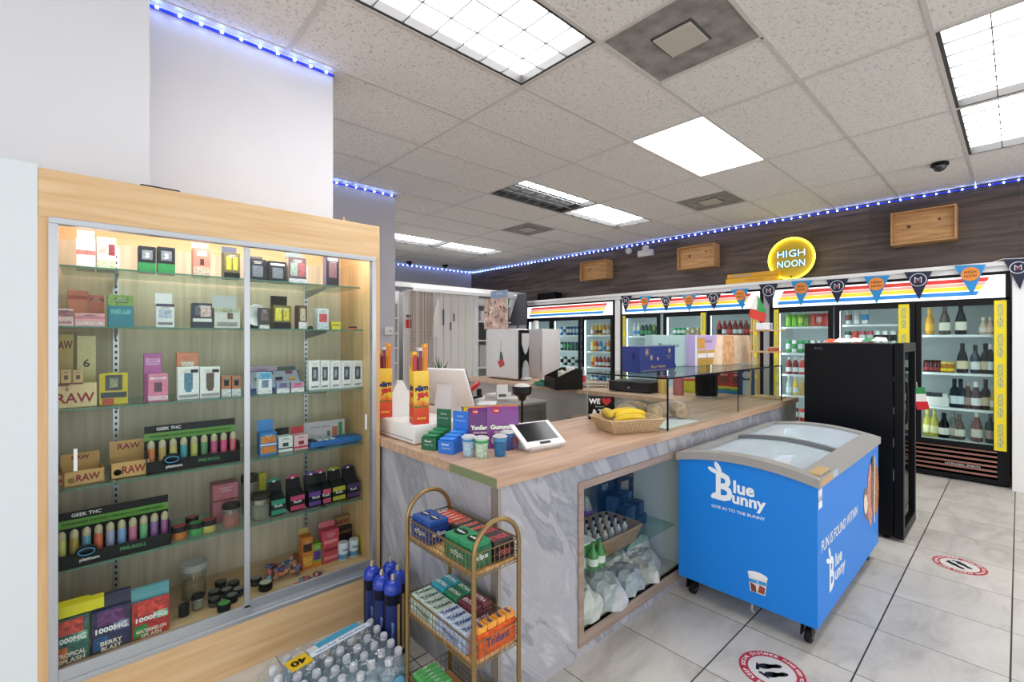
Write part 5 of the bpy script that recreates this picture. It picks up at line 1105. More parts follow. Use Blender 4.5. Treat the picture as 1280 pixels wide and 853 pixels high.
m = MB().box(-w/2, w/2, 0, .07, 0, h, mat('a9c8c4', .5), .002).text('Perlane', (-w*.1, -.0005, h*.68), X, Z, h*.13, '2c3c40', w=w*.5)
for q in range(6): m.tube([(w*.42+.008*math.sin(q), -.002, h*(.15+q*.13)), (w*.36, -.002, h*(.2+q*.13)), (w*.45, -.002, h*(.25+q*.13))], .003, ['3f5a80', 'c8a060'][q % 2], 5)
m.build('printed_box', t)
t, w, h = bx_top(869, 899, 419, 1.80, .1, '', 'lilac gift box with yellow cake pictures on the glass case')
m = MB().box(-w/2, w/2, 0, .10, 0, h, mat('c4aedd', .5), .002)
for (a, b_, z0, z1, c) in ((-.5, -.44, 0, 1, 'ece8f0'), (-.42, -.12, .56, .9, 'd8a048'), (-.4, -.05, .4, .5, 'c8a040'), (-.4, -.05, .26, .4, 'f0ece4'), (0, .3, .4, .5, 'c8a040'), (0, .3, .26, .4, 'f0ece4'), (-.4, .28, 0, .24, 'b8923c'), (.32, .42, .35, .55, '6a3028')): m.box(w*a, w*b_, -.0012, 0, h*z0, h*z1, mat(c))
m.text('Colomba', (.01, -.0015, h*.8), X, Z, h*.1, '7a5aa0', wmax=w*.5).build('printed_box', t)
t, w, h = bx_top(902, 945, 419, 1.72, .1, '', 'cream and peach paper bag right of the lilac box', 'paper_bag', 'bag')
m = MB().add([(-w*.5, 0, 0), (w*.5, 0, 0), (w*.5, .12, 0), (-w*.5, .12, 0), (-w*.38, .03, h), (w*.36, .03, h), (w*.36, .09, h), (-w*.38, .09, h)], [(0, 3, 2, 1), (4, 5, 6, 7), (0, 1, 5, 4), (1, 2, 6, 5), (2, 3, 7, 6), (3, 0, 4, 7)], mat('e6cdb0', .6, noise=.12, scale=14))
m.add([(-w*.48, -.001, .004), (-w*.14, -.001, .004), (-w*.1, .029, h*.98), (-w*.36, .029, h*.98)], [(0, 1, 2, 3)], mat('dca878', .6, noise=.3, scale=22)); m.text('DOLCE', (w*.18, .012, h*.55), X, Vector((0, .03, h)), h*.05, '9a7a58', lift=.003).text('ARTIGIANALE', (w*.18, .01, h*.48), X, Vector((0, .03, h)), h*.03, '9a7a58', lift=.003).build('bag_body', t)
# tricolour flag, wooden stand with boxes, far right on the counter
sx, sy = 4.12, 1.72
t = thing('wooden_rack', 'narrow wooden shelf rack with boxes beside the beige bag', 'rack', (4.52, 1.53, ZT)); 
m = MB(); pn = LIGHTWOODZ
m.box(-.10, .10, -.12, .12, .408, .42, pn).box(-.10, .10, -.12, .12, .60, .612, pn).box(-.10, .10, -.12, .12, 0, .012, pn).prism([(-.1, .012), (-.088, .012), (-.03, .80), (-.06, .80)], (0, .12, 0), X, Z, .01, pn).box(.08, .1, .10, .12, .012, .61, pn); m.build('frame', t)
t = thing('white_medicine_boxes', 'small white and blue boxes on the upper shelf of the wooden rack', 'box', (4.50, 1.53, ZT+.612)); MB().box(-.09, .02, -.04, .06, 0, .06, mat('e8eaec', .5), .002).box(-.04, .0, -.0412, -.04, .005, .055, '2f8ac0').text('PLUS', (-.065, -.0405, .03), X, Z, .014, 'b83048').build('carton', t)
t.name = 'white_carton'
for k in range(4):
    o_ = MB().lathe([(.022, 0), (.022, .03)], mat('b05a38', .4), n=12).build('small_jar', None, (4.45+k*.047, 1.48, ZT+.42)); MB().lathe([(.023, .03), (.023, .04)], 'c8a890', n=12).build('lid', o_); tag(o_, 'small orange-brown jar on the lower shelf of the wooden rack', 'jar', 'orange jars on the wooden rack')
p = at(950, 372, 1, 1.62); q0 = at(905, 372, 1, 1.62)
t = thing('table_flag', 'green white and red flag hanging above the beige bag', 'flag', (p.x, 1.60, gz-.0)); q = lambda u, v: (at(u, v, 1, 1.60).x-p.x, 0, at(u, v, 1, 1.60).z-gz)
def fl(pts, c): return [(q(*a)) for a in pts], c
m = MB()
for pts, c in (([(947, 368), (958, 389), (956, 392), (946, 388)], '2f9a54'), ([(946, 368), (947, 388), (938, 386)], 'ecebe6'), ([(938, 386), (958, 392), (956, 404), (936, 396)], 'd0392c')):
    vs = [q(*a) for a in pts]; n = len(vs); m.add(vs+[(a, .004, b_) for a, _, b_ in vs], [tuple(range(n)), tuple(range(2*n-1, n-1, -1))], mat(c, .7))
m.build('cloth', t); MB().tube([q(947, 366), (q(948, 404)[0], .006, q(948, 404)[2]), (q(948, 430)[0], .01, 0.0)], .004, 'd8c8a8', 6).build('stick', t)
# ================================================================ BACK COUNTER GOODS
# cash drawer black
t = thing('black_cash_drawer', 'flat black metal cash drawer on the back counter', 'cash drawer', (4.14, 2.63, ZT), -.9+.0)
t.rotation_euler.z = -PI/2+.15
MB().box(-.22, .22, -.2, .2, .008, .105, mat('1d1c1e', .35), .005, seg=2).build('drawer_body', t)
MB().box(-.2, .2, -.204, -.2, .02, .09, mat('252427', .3)).lathe([(.01, 0), (.01, .006)], STEEL, n=12, mtx=Matrix.Translation((0, -.204, .05)) @ Matrix.Rotation(PI/2, 4, 'X')).build('drawer_front', t)
def jarx(u, v, z, r, h, c, lid, label, name='jar', cat='jar', lh=.2):
    p = at(u, v, 2, z); t = thing(name, label, cat, (p.x, p.y, z)); MB().lathe([(r*.92, 0), (r, .006), (r, h*(1-lh)), (r*.9, h*(1-lh)+.004)], mat(c, .3), n=20).build('jar_body', t); MB().lathe([(r*.93, h*(1-lh)), (r*.93, h), (r*.88, h+.003)], mat(lid, .35), n=20).build('lid', t); return t
jarx(829, 492, ZT, .05, .17, 'd8c070', 'b03028', 'yellow labelled carton-shaped jar with red top on the back counter')
jarx(814, 489, ZT, .045, .04, '1a1a1a', '222222', 'small round black puck left of the yellow jar', 'black_tin', 'tin')
jarx(848, 494, ZT, .05, .20, 'a01c24', 'e0d8d0', 'dark red jar with pale patterned top beside the black tub')
jarx(862, 490, ZT, .085, .13, 'c8cc38', 'b83828', 'yellow-green round tub left of the black tub', 'round_tub', 'tub', .15)
p = at(883, 497, 2, ZT); t = thing('black_tub', 'large glossy black tub seen through the glass case', 'tub', (p.x, p.y, ZT)); MB().lathe([(.085, 0), (.092, .004), (.092, .018)], STEEL, n=24).build('base_ring', t); MB().lathe([(.09, .018), (.096, .03), (.098, .19), (.112, .215), (.108, .225)], mat('101014', .2), n=24).build('tub_body', t); MB().tube([(.11, 0, .19), (.15, .01, .17), (.15, .01, .09), (.1, 0, .07)], .009, mat('101014', .2), 8).build('handle', t)
for k, u in enumerate((905, 922)):
    p = at(u, 488, 0, 4.56); t = thing('striped_pack', 'red green and blue striped pack right of the black tub, %s of two' % ('left' if k == 0 else 'right'), 'pack', (p.x, p.y, ZT), facing(p.x, p.y)); m = MB().box(-.065, .065, 0, .05, 0, .21, mat('b8342c', .4), .003)
    for (z0, z1, c) in ((0, .03, '2a78b0'), (.03, .05, '3a9a5a'), (.05, .07, 'd8c838')): m.box(-.065, .065, -.001, 0, z0, z1, mat(c))
    m.box(-.04, .04, -.001, 0, .1, .17, mat('7a3a28')).text('BACI', (0, -.001, .185), X, Z, .02, 'f0e8e0').build('pack', t)
p = at(933, 490, 0, 4.58); t = thing('blue_white_pack', 'navy and white upright pack before the yellow cooler strip', 'pack', (p.x, p.y, ZT), facing(p.x, p.y)); MB().box(-.07, .07, 0, .05, 0, .24, mat('24407c', .4), .003).box(-.03, .04, -.001, 0, 0, .14, mat('c8dce4')).prism(disc2(.035, 16), (0, -.001, .19), X, Z, .001, 'd8dce8').build('pack', t)
# espresso machine
t = thing('coffee_machine', 'large white coffee machine with a black and silver front on the back counter', 'coffee machine', (3.98, 4.23, ZT))
Wm, Dm, Hm = .205, .66, .66; wh = mat('d8d6d6', .3)
MB().box(0, Wm, 0.02, Dm, .012, Hm, wh, .03, seg=3).build('housing', t)
MB().box(.015, Wm-.02, -.004, .03, .02, Hm-.02, mat('17181a', .2), .006).build('front_panel', t)
m = MB().prism([(a*.62, b) for a, b in [(.07, .60), (.27, .60), (.27, .46), (.21, .36), (.17, .33), (.13, .36), (.07, .46)]], (0, -.006, 0), X, Z, .012, mat('cfcfd2', .25, .3)); m.build('upper_bezel', t)
MB().box(.075, .136, -.012, -.006, .44, .57, mat('20405a', .2, e=.3)).build('display', t)
m = MB().prism([(a*.62, b) for a, b in [(.08, .04), (.26, .04), (.26, .14), (.22, .23), (.17, .26), (.12, .23), (.08, .14)]], (0, -.006, 0), X, Z, .02, mat('bfc1c6', .25, .4)); m.build('cup_bay', t)
MB().box(.04, Wm-.04, -.07, .0, .012, .04, mat('c8c8ca', .3), .006).build('drip_tray', t)
for a, b_ in ((.03, .06), (.145, .06), (.03, .56), (.145, .56)): MB().box(a, a+.03, b_, b_+.03, 0, .012, BLACK).build('foot', t)
t = thing('side_flag_ornament', 'green and red tag hanging on the white coffee machine side', 'ornament', (3.975, 4.56, ZT+.17))
MB().add([(0, .02, .19), (0, -.01, .19), (0, -.04, .09), (0, .03, .08)], [(0, 1, 2, 3)], '24603c').add([(-.001, .07, .06), (-.001, -.03, .10), (-.001, -.07, .02), (-.001, .02, -.02)], [(0, 1, 2, 3)], 'c02430').tube([(0, .005, .19), (0, .005, .33)], .002, '555555', 4).build('cloth', t)
t = thing('milk_fridge', 'plain white box cabinet right of the coffee machine', 'appliance', (4.48, 4.02, ZT))
p0 = at(663, 440, 0, 4.48); p1 = at(700, 440, 0, 4.83); MB().box(0, .35, p1.y-4.02, p0.y-4.02+.1, 0, at(690, 411, 0, 4.48).z-ZT, mat('c9c7c6', .4), .006, seg=2).build('housing', t); MB().box(-.003, 0, p1.y-4.02+.03, p1.y-4.02+.04, .1, .4, '8a8a8a').build('door_seam', t)
t = thing('cup_stack', 'short stack of white paper cups on the white appliance', 'cups', (4.6, at(670, 405, 0, 4.6).y, at(690, 411, 0, 4.48).z))
MB().lathe([(.045, 0), (.04, .01), (.035, .11), (.03, .115)], mat('dddad6', .5), n=18).build('cup', t); MB().lathe([(.046, .0), (.047, .006)], mat('eeeeee'), n=18).build('cup_rim', t)
# poster and cards over the coffee machine
pz = at(607, 410, 0, 3.95); pp = thing('poster', 'brown and cream picture poster standing above the coffee machine', 'poster', (4.0, 4.6, ZT+Hm))
ya_, yb_, zt_ = at(605, 390, 0, 4.0).y-4.6, at(634, 390, 0, 4.0).y-4.6, at(620, 373, 0, 4.0).z-ZT-Hm
MB().box(0, .008, yb_, ya_, 0, zt_, mat('c9a898', .4, noise=.55, scale=11)).build('printed_sheet', pp)
m = MB(); random.seed(9)
for k in range(26):
    yy = random.uniform(yb_+.03, ya_-.03); zz = random.uniform(.03, zt_-.03); a = random.random()*3; m.prism(disc2(random.uniform(.015, .035), 8, 1, .4, 0, 0, a), (-.0006, yy, zz), -Y, Z, -.0004, mat(random.choice(['8a5a4a', 'e8d0c4', '6a4038', 'f0e4dc', 'a87868'])))
m.build('printed_picture', pp)
a = at(612, 372, 0, 4.1); b_ = at(633, 362, 0, 4.1)
t = thing('blue_card', 'pale blue printed card above the brown poster', 'sign', (4.12, a.y, ZT+Hm)); MB().box(0, .006, b_.y-a.y, 0, 0, b_.z-ZT-Hm, mat('8fa6c8', .5)).text('CAFFE', (-.0005, (b_.y-a.y)/2, b_.z-ZT-Hm-.04), -Y, Z, .03, 'dfe8f4').build('card', t)
a = at(636, 400, 0, 6.3); b_ = at(658, 367, 0, 6.3)
t = thing('flag_banner', 'tricolour flag and dark grey board left of the left cooler', 'board', (6.3, a.y, b_.z)); hh = b_.z-at(640, 407, 0, 6.3).z; ww = a.y-b_.y
MB().box(0, .02, -ww, 0, -hh, 0, mat('4a4c50', .5)).build('board', t)
MB().add([(-.004, .02, 0), (-.004, -ww*.12, 0), (-.004, .02, -hh*.5)], [(0, 1, 2)], '2a7a48').add([(-.005, -ww*.12, 0), (-.005, -ww*.5, 0), (-.005, -ww*.05, -hh*.85), (-.005, .02, -hh*.5)], [(0, 1, 2, 3)], 'e6e4e0').build('flag', t)
MB().box(.0, .02, -ww*.5-.015, -ww*.5+.015, -b_.z, -hh, '555555').build('post', t)
# condiment organiser
ORZ = -2.1; p = at(697, 484, 2, ZT); t = thing('cup_organiser', 'black open organiser with napkins and lids on the back counter', 'organiser', (3.79, 3.33, ZT), ORZ)
K = mat('1b1917', .4); w, d, h = .2, .15, .21
m = MB().box(-w, w, -d, -d+.006, 0, .12, K).box(-w, w, d-.006, d, 0, h, K).box(-w, w, -d, d, 0, .006, K)
for s in (-w, -.02, w-.006): m.prism([(-d, 0), (d, 0), (d, h), (d-.1, h), (-d, .12)], (s, 0, 0), Y, Z, .006, K)
m.build('organiser_body', t)
for k, (x, y, wd, hh, c) in enumerate(((.1, .05, .06, .24, 'e6e2da'), (.1, -.04, .06, .2, 'd8cfc2'))):
    tag(MB().box(-wd, wd, -.03, .03, 0, hh-.04, mat(c, .7), .004).build('napkin_stack', None, (3.79+(x*math.cos(ORZ)-y*math.sin(ORZ)), 3.33+(x*math.sin(ORZ)+y*math.cos(ORZ)), ZT+.03), ORZ), '%s stack of paper napkins in the black organiser' % ('back' if k == 0 else 'front'), 'napkins')
for k in range(3):
    x, y = -.13+k*.045, .03; o_ = MB().lathe([(.02, 0), (.022, .13), (.018, .14)], mat(['5a4636', '8a7a68', '4a4038'][k], .5), n=10).build('sauce_bottle', None, (3.79+(x*math.cos(ORZ)-y*math.sin(ORZ)), 3.33+(x*math.sin(ORZ)+y*math.cos(ORZ)), ZT+.008)); MB().lathe([(.012, .14), (.008, .18)], 'd8d4cc', n=10).build('nozzle', o_); tag(o_, 'small brown bottle in the black organiser, %s of three' % ORD[k], 'bottle', 'bottles in the organiser')
p = at(677, 480, 2, ZT); m = MB(); random.seed(4)
vs = []; fs = []
for i in range(6):
    for j in range(12): a = 2*PI*j/12; r = .1*(1-(i/6)**2)*(1+random.uniform(-.25, .25)); vs.append((r*math.cos(a)*1.3, r*math.sin(a)*.7, .012+.012*i*random.uniform(.7, 1.3)))
for i in range(5):
    for j in range(12): fs.append((i*12+j, i*12+(j+1) % 12, (i+1)*12+(j+1) % 12, (i+1)*12+j))
fs += [tuple(range(12))[::-1], tuple(60+j for j in range(12))]
tag(m.add(vs, fs, mat('2f6a58', .8, noise=.2)).build('cleaning_cloth', None, (3.80, 3.62, ZT-.01), -.8), 'crumpled dark green cloth left of the black organiser', 'cloth')
p = at(741, 470, 2, ZT); t = thing('soda_bottle', 'small clear bottle with red label on the back counter edge', 'bottle', (4.3, at(729, 475, 0, 4.3).y, ZT)); MB().lathe([(.03, 0), (.033, .01), (.033, .13), (.012, .18), (.012, .2)], glass('e8eeee', 1.4, .03, body=.25), n=16).build('bottle_body', t); MB().lathe([(.0335, .02), (.0335, .1)], 'c02838', n=16).build('label_band', t)
p = at(744, 484, 2, ZT); t = thing('cup_holder_tray', 'low metal tray left of the black cash drawer', 'tray', (p.x, p.y, ZT), -.7); MB().box(-.14, .14, -.08, .08, .03, .038, mat('8a7f78', .35, .6), .002).build('tray_top', t)
for a, b_ in ((-.12, -.07), (.12, -.07), (-.12, .07), (.12, .07)): MB().tube([(a, b_, 0), (a, b_, .03)], .006, STEEL).build('leg', t)
# stainless cabinet inside the U, with papers
t = thing('stainless_cabinet', 'low stainless steel cabinet behind the counter', 'cabinet', (2.35, 2.99, 0))
MB().box(0, .82, 0, .76, 0, .855, mat('8f8d88', .3, .85), .004).build('cabinet_body', t); MB().box(-.01, .84, -.015, .77, .855, .88, mat('b5b1aa', .3, .7), .003).build('cabinet_top', t); MB().box(.06, .76, -.004, 0, .08, .80, mat('817f7b', .3, .85)).build('door', t)
random.seed(6)
for k, (u, v, c) in enumerate(((640, 481, 'e4e2de'), (628, 489, 'd8d6d2'), (650, 492, 'c8c4be'), (615, 486, 'dedad4'))):
    p = at(u, v, 2, .88); tag(MB().box(-.11, .11, -.08, .08, 0, .012+.006*k, mat(c, .7), .002).build('paper_pad', None, (((2.6, 3.17), (2.72, 3.48), (2.98, 3.2), (3.04, 3.52))[k])+(.8805,), random.random()), 'pad of papers on the stainless cabinet, %s from the front' % ORD[k], 'papers', 'paper pads on the stainless cabinet')
p = (2.55, 3.55); t = thing('card_reader', 'white card reader standing on papers on the stainless cabinet', 'card reader', (2.85, 3.26, .9), -.6); MB().prism([(-.06, 0), (.06, 0), (.06, .05), (-.03, .13), (-.06, .13)], (-.05, 0, 0), Y, Z, .1, mat('e4e4e2', .35)).box(-.035, .035, -.061, -.06, .02, .045, '555555').build('reader_body', t)
t = thing('red_stapler', 'red and black stapler leaning beside the register screen', 'stapler', (2.66, 3.42, .9), .4); MB().box(-.11, .11, -.02, .02, .09, .13, mat('c02028', .35), .008, Matrix.Rotation(-.3, 4, 'Y'), 2).build('upper_arm', t); MB().box(-.1, .12, -.018, .018, 0, .02, BLACK, .003).box(.06, .1, -.015, .015, .02, .08, BLACK).build('base', t)
for k, (x, y, w_, h_, c) in enumerate(((3.28, 2.2, .2, .14, 'dcd9d4'), (3.25, 2.52, .15, .10, 'c9c5be'), (3.5, 2.78, .12, .2, '6a5a48'))):
    tag(MB().box(-w_, w_, -.14, .14, 0, h_, mat(c, .6), .006).box(-w_-.004, w_+.004, -.144, .144, h_, h_+.012, mat(c, .6), .002).build('storage_box', None, (x, y, .502), .2), ['long white box inside the counter', 'flat grey box inside the counter near the card', 'brown box under the back counter'][k], 'box')
tag(MB().box(0, .7, 0, .95, .48, .50, mat('cfcac2', .5), .002).box(.02, .68, .02, .05, 0, .48, 'a8a49c').box(.02, .68, .9, .93, 0, .48, 'a8a49c').build('low_shelf', None, (3.03, 1.995, 0)), 'low white shelf inside the counter behind the card', 'shelf')
# wall switch on pillar
t = thing('thermostat', 'small white square thermostat on the grey pillar', 'thermostat', (at(485, 414, 1, 4.69).x, 4.69, at(485, 414, 1, 4.69).z)); MB().box(-.05, .05, -.03, 0, -.045, .045, mat('d4d2d2', .4), .006, seg=2).prism(disc2(.008, 12), (.015, -.0305, 0), X, Z, -.001, '303030').build('housing', t)
# bead curtain, white drape
x0, x1 = at(512, 400, 1, 6.7).x, at(541, 400, 1, 6.7).x; m = MB(); random.seed(12)
for k in range(17):
    x = x0+(x1-x0)*k/16
    if k == 5: continue
    z = 2.24; prof = []
    c = random.choice(['a08474', 'b8a090', '86685a', 'c8b4a6', '947464']); i = 0
    while z > .6: prof += [(.003, z), (.0105, z-.012), (.003, z-.024)]; z -= .024
    m.lathe(prof, mat(c, .5), n=5, cx=x, cy=6.7)
tag(m.box(x0-.05, x1+.02, 6.69, 6.71, 2.235, 2.25, PVC).build('bead_curtain'), 'brown bead curtain hanging before the white folding doors', 'bead curtain', kind='stuff')
a = at(552, 375, 1, 6.6); b_ = at(545, 421, 1, 6.6); t = thing('white_towel', 'white cloth hanging to a point beside the bead curtain', 'cloth', (a.x, 6.70, a.z)); MB().prism([(0, .0), (.015, .0), (.02, b_.z-a.z), (-.13, b_.z-a.z), (-.11, (b_.z-a.z)*.55)], (0, 0, 0), X, Z, -.02, mat('e8e4dc', .8)).build('cloth', t); MB().tube([(.008, 0, 0), (.02, 0, .14)], .003, '6a6a6a', 5).build('cord', t)
a = at(511, 395, 1, 6.73); t = thing('red_tag', 'red square tag on a dark holder beside the bead curtain', 'tag', (a.x, 6.73, a.z)); MB().box(-.05, .05, -.01, .01, -.20, -.06, mat('c0202c', .5), .002).build('tag_card', t); MB().tube([(0, 0, 2.27-a.z), (0, 0, .0)], .002, '888888', 5).box(-.04, .04, -.02, .02, -.03, .02, mat('55504c', .5), .006).box(-.02, .02, -.004, .004, -.06, -.03, 'c8c8c8').build('holder', t)
a = at(550, 460, 1, 5.6); t = thing('potted_succulent', 'dark green pointed plant behind the snack stick box', 'plant', (a.x, 5.6, ZT-.2)); 
for k in range(8):
    an = 2*PI*k/8; L_ = .22+.06*(k % 3); MB().tube([(0, 0, .1), (.04*math.cos(an), .04*math.sin(an), .1+L_*.6), (.12*math.cos(an), .12*math.sin(an), .1+L_*1.1)], [.014, .012, .002], mat('2f5a34', .5), 6).build('leaf', t)
MB().lathe([(.06, 0), (.08, .12), (.075, .125)], mat('c8c0b8', .6), n=16).build('pot', t)
tag(MB().box(-.4, .35, -.2, .25, 0, ZT-.2, mat('b8b2aa', .6), .004).box(-.42, .37, -.22, .27, ZT-.22, ZT-.2005, mat('c8c2ba', .5)).build('side_cupboard', None, (a.x, 5.6, 0)), 'low pale cupboard under the dark green plant', 'cupboard')
# shelving glimpses: left of the doors, right of the white post
def shelf_unit(x0_, x1_, y, zs, label, items, back='5a5654', top=2.25):
    t = thing('shelf_unit', label, 'shelf', (x0_, y, 0)); W = x1_-x0_; m = MB().box(0, .02, 0, .4, 0, top, PVC).box(W-.02, W, 0, .4, 0, top, PVC).box(.02, W-.02, .38, .4, 0, top, mat(back, .6)); m.build('side_panels', t)
    for z in zs: MB().box(.02, W-.02, 0, .38, z-.02, z+.01, PVC).build('shelf_board', t)
    for k, (z, dx, w_, h_, c) in enumerate(items): tag(MB().box(-w_/2, w_/2, -.1, .1, 0, h_, mat(c, .5), .008, seg=2).build('storage_item', None, (x0_+dx, y+.16, z+.011)), ['box', 'carton', 'pack', 'container', 'tin', 'bin', 'case'][k % 7]+' of '+{'2a2624': 'black', 'b8906a': 'tan', 'ecebe8': 'white', '4a5248': 'dark green', '8a5a48': 'brown', 'c8c4be': 'pale grey', '3a3c3a': 'charcoal'}[c]+' colour on the '+label.split(' with')[0], 'box')
shelf_unit(3.58, 3.84, 7.0, [1.05, 1.3, 1.55, 1.8, 2.05], 'narrow white shelves left of the folding doors', [(1.8, .13, .14, .16, 'b8906a'), (1.55, .13, .15, .18, '2a2624'), (1.3, .13, .16, .15, '4a5248'), (1.05, .12, .15, .16, '8a5a48')])
shelf_unit(5.42, 6.4, 6.92, [.9, 1.42, 1.78, 2.1], 'white shelves behind the coffee machine with an appliance', [(1.78, .3, .3, .2, 'ecebe8'), (1.42, .3, .4, .28, '3a3c3a'), (.9, .35, .45, .42, 'c8c4be'), (1.78, .7, .25, .2, 'c8c4be')], 'a8a6a4')

# ================================================================ ICE CREAM FREEZER
fx0, fx1, fy0, fy1 = 2.5, 3.87, .632, 1.318
t = thing('ice_cream_freezer', 'bright blue ice cream chest freezer on castors with sliding glass lids', 'freezer', (fx0, fy0, 0)); Lf, Wf = fx1-fx0, fy1-fy0
BL = mat('007fe0', .45)
def arch(y, b=.766, a=.042): return b+a*(1-((y-Wf/2)/(Wf/2))**2)
NA = 14; ys = [Wf*k/NA for k in range(NA+1)]
m = MB(); Z0 = .105
poly = [(y, arch(y)) for y in ys]
# shell walls (thick), end walls arched
m.prism([(0, Z0), (Wf, Z0)]+poly[::-1], (0, 0, 0), Y, Z, .05, BL)
m.prism([(0, Z0), (Wf, Z0)]+poly[::-1], (Lf-.05, 0, 0), Y, Z, .05, BL)
m.box(.05, Lf-.05, 0, .05, Z0, arch(0), BL).box(.05, Lf-.05, Wf-.05, Wf, Z0, arch(0), BL).box(.05, Lf-.05, .05, Wf-.05, Z0, Z0+.05, BL)
m.build('body', t)
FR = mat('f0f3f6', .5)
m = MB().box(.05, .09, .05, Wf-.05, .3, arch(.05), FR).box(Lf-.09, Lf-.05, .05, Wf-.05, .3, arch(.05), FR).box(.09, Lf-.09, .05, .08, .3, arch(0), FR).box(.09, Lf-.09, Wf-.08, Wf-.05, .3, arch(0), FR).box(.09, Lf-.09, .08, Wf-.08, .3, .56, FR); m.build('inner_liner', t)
# grey top frame: strips following the arch
GF = mat('9c9a96', .4); m = MB()
def archstrip(x0_, x1_, y0_, y1_, lo, hi, M, mb, n=10):
    vs = []; fs = []
    for k in range(n+1):
        y = y0_+(y1_-y0_)*k/n; b0, b1 = arch(y)+lo, arch(y)+hi; vs += [(x0_, y, b0), (x1_, y, b0), (x1_, y, b1), (x0_, y, b1)]
    for k in range(n):
        for q in range(4): fs.append((4*k+q, 4*k+4+q, 4*k+4+(q+1) % 4, 4*k+(q+1) % 4))
    fs += [(0, 1, 2, 3), (4*n+3, 4*n+2, 4*n+1, 4*n)]; mb.add(vs, fs, M, True)
archstrip(-.012, .06, -.012, Wf+.012, 0, .042, GF, m, 14); archstrip(Lf-.06, Lf+.012, -.012, Wf+.012, 0, .042, GF, m, 14)
archstrip(.06, Lf-.06, -.012, .075, 0, .042, GF, m, 3); archstrip(.06, Lf-.06, Wf-.075, Wf+.012, 0, .042, GF, m, 3)
m.build('top_frame', t)
LID = glass('f4fafc', 1.75, .03, body=.34, bodyc='eaf2fa')  # pale body colour paints in ceiling-light reflections along with frost on the lids
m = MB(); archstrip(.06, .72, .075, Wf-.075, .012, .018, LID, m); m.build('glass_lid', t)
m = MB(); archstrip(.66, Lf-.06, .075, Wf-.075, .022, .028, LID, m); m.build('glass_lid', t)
m = MB(); archstrip(.655, .685, .07, Wf-.07, .02, .042, mat('6f7274', .4), m); m.build('lid_handle', t)
m = MB(); archstrip(.06, .072, .075, Wf-.075, .012, .032, mat('55585a', .4), m); m.build('lid_edge', t)
# prints on the near end (x=0 face, faces -x, reading along -y)
m = MB(); WH = mat('eef4f8', .4)
def fp(ys_, z): return (-.0008, Wf-ys_, z)       # ys_ measured from the left as seen
m.text('B', fp(.258, .668), -Y, Z, .15, WH, w=.088, bold=.03).text('lue', fp(.358, .682), -Y, Z, .068, WH, w=.105, bold=.035).text('unny', fp(.382, .606), -Y, Z, .062, WH, w=.165, bold=.035)
m.prism(disc2(.032, 16, 1, .42, 0, 0, 2.1), fp(.225, .765), -Y, Z, -.001, WH).prism(disc2(.03, 16, 1, .4, 0, 0, 2.75), fp(.198, .745), -Y, Z, -.001, WH)
m.prism(disc2(.028, 16, 1, .55, 0, 0, .5), fp(.212, .612), -Y, Z, -.001, WH)
m.text('GIVE IN TO THE BUNNY', fp(.325, .553), -Y, Z, .016, WH, w=.27, bold=.01)
m.build('logo_lettering', t); m = MB()
m.prism([(-.035, -.045), (.035, -.045), (.045, .04), (-.045, .04)], fp(.425, .215), -Y, Z, -.001, mat('e8e4e0')).prism([(-.03, -.043), (-.005, -.043), (-.008, -.01), (-.035, 0)], fp(.425, .215)+Vector((-.001, 0, 0)) if False else Vector(fp(.425, .215))+Vector((-.0012, 0, 0)), -Y, Z, -.0004, mat('7a3a2c')).prism([(.0, -.04), (.032, -.04), (.036, -.005), (.01, .0)], Vector(fp(.425, .215))+Vector((-.0012, 0, 0)), -Y, Z, -.0004, mat('9a4a34'))
m.prism([(-.04, -.005), (.04, .0), (.042, .018), (-.042, .012)], Vector(fp(.425, .22))+Vector((-.0016, 0, 0)), -Y, Z, -.0004, mat('2f9ad8')).prism(disc2(.048, 20, 1, .35, 0, .045), Vector(fp(.425, .215))+Vector((-.001, 0, 0)), -Y, Z, -.0006, mat('eef0f2'))
m.text('B', fp(.425, .227), -Y, Z, .012, WH, lift=.003)
m.build('tub_picture', t)
# prints on the long side (y=0 face, faces -y, reading along +x)
m = MB(); s_ = lambda x, z, l=.0008: Vector((x, -l, z))
m.text('FUN IS FOUND WITHIN', s_(.42, .47), X, Z, .055, WH, w=.72, bold=.02)
m.text('B', s_(.24, .29), X, Z, .17, WH, w=.09, bold=.03).text('lue', s_(.37, .33), X, Z, .07, WH, w=.13, bold=.03).text('unny', s_(.40, .24), X, Z, .065, WH, w=.2, bold=.03).prism(disc2(.035, 14, 1, .4, 0, 0, 2.1), s_(.2, .40), X, Z, .001, WH).prism(disc2(.03, 14, 1, .4, 0, 0, 2.7), s_(.17, .37), X, Z, .001, WH)
CH = mat('b9836a', .6, noise=.45, scale=40); PKC = mat('c98a78', .6, noise=.35, scale=35); NU = mat('a8693c', .6, noise=.5, scale=50)
m.build('side_lettering', t); m = MB()
DKB = mat('4a3430', .5); CRM2 = mat('e8dccc', .5)
m.prism(disc2(.07, 20, 1, 1.5, -.15, -.03, .35), s_(1.16, .48, .001), X, Z, .001, mat('7a6a64', .5, noise=.3, scale=30)).prism(disc2(.045, 16, 1, 1.4, -.17, -.03, .35), s_(1.16, .48, .0022), X, Z, .0006, CRM2)
m.prism(disc2(.085, 24, 1, 2.3, -.04, 0), s_(1.16, .48, .0018), X, Z, .001, PKC).prism(disc2(.055, 20, 1, 3.4, .03, .05), s_(1.16, .48, .003), X, Z, .001, mat('7a6258', .5, noise=.5, scale=34)).prism([(.045, -.2), (.07, -.2), (.09, .20), (.07, .23)], s_(1.16, .48, .0042), X, Z, .0008, CRM2)
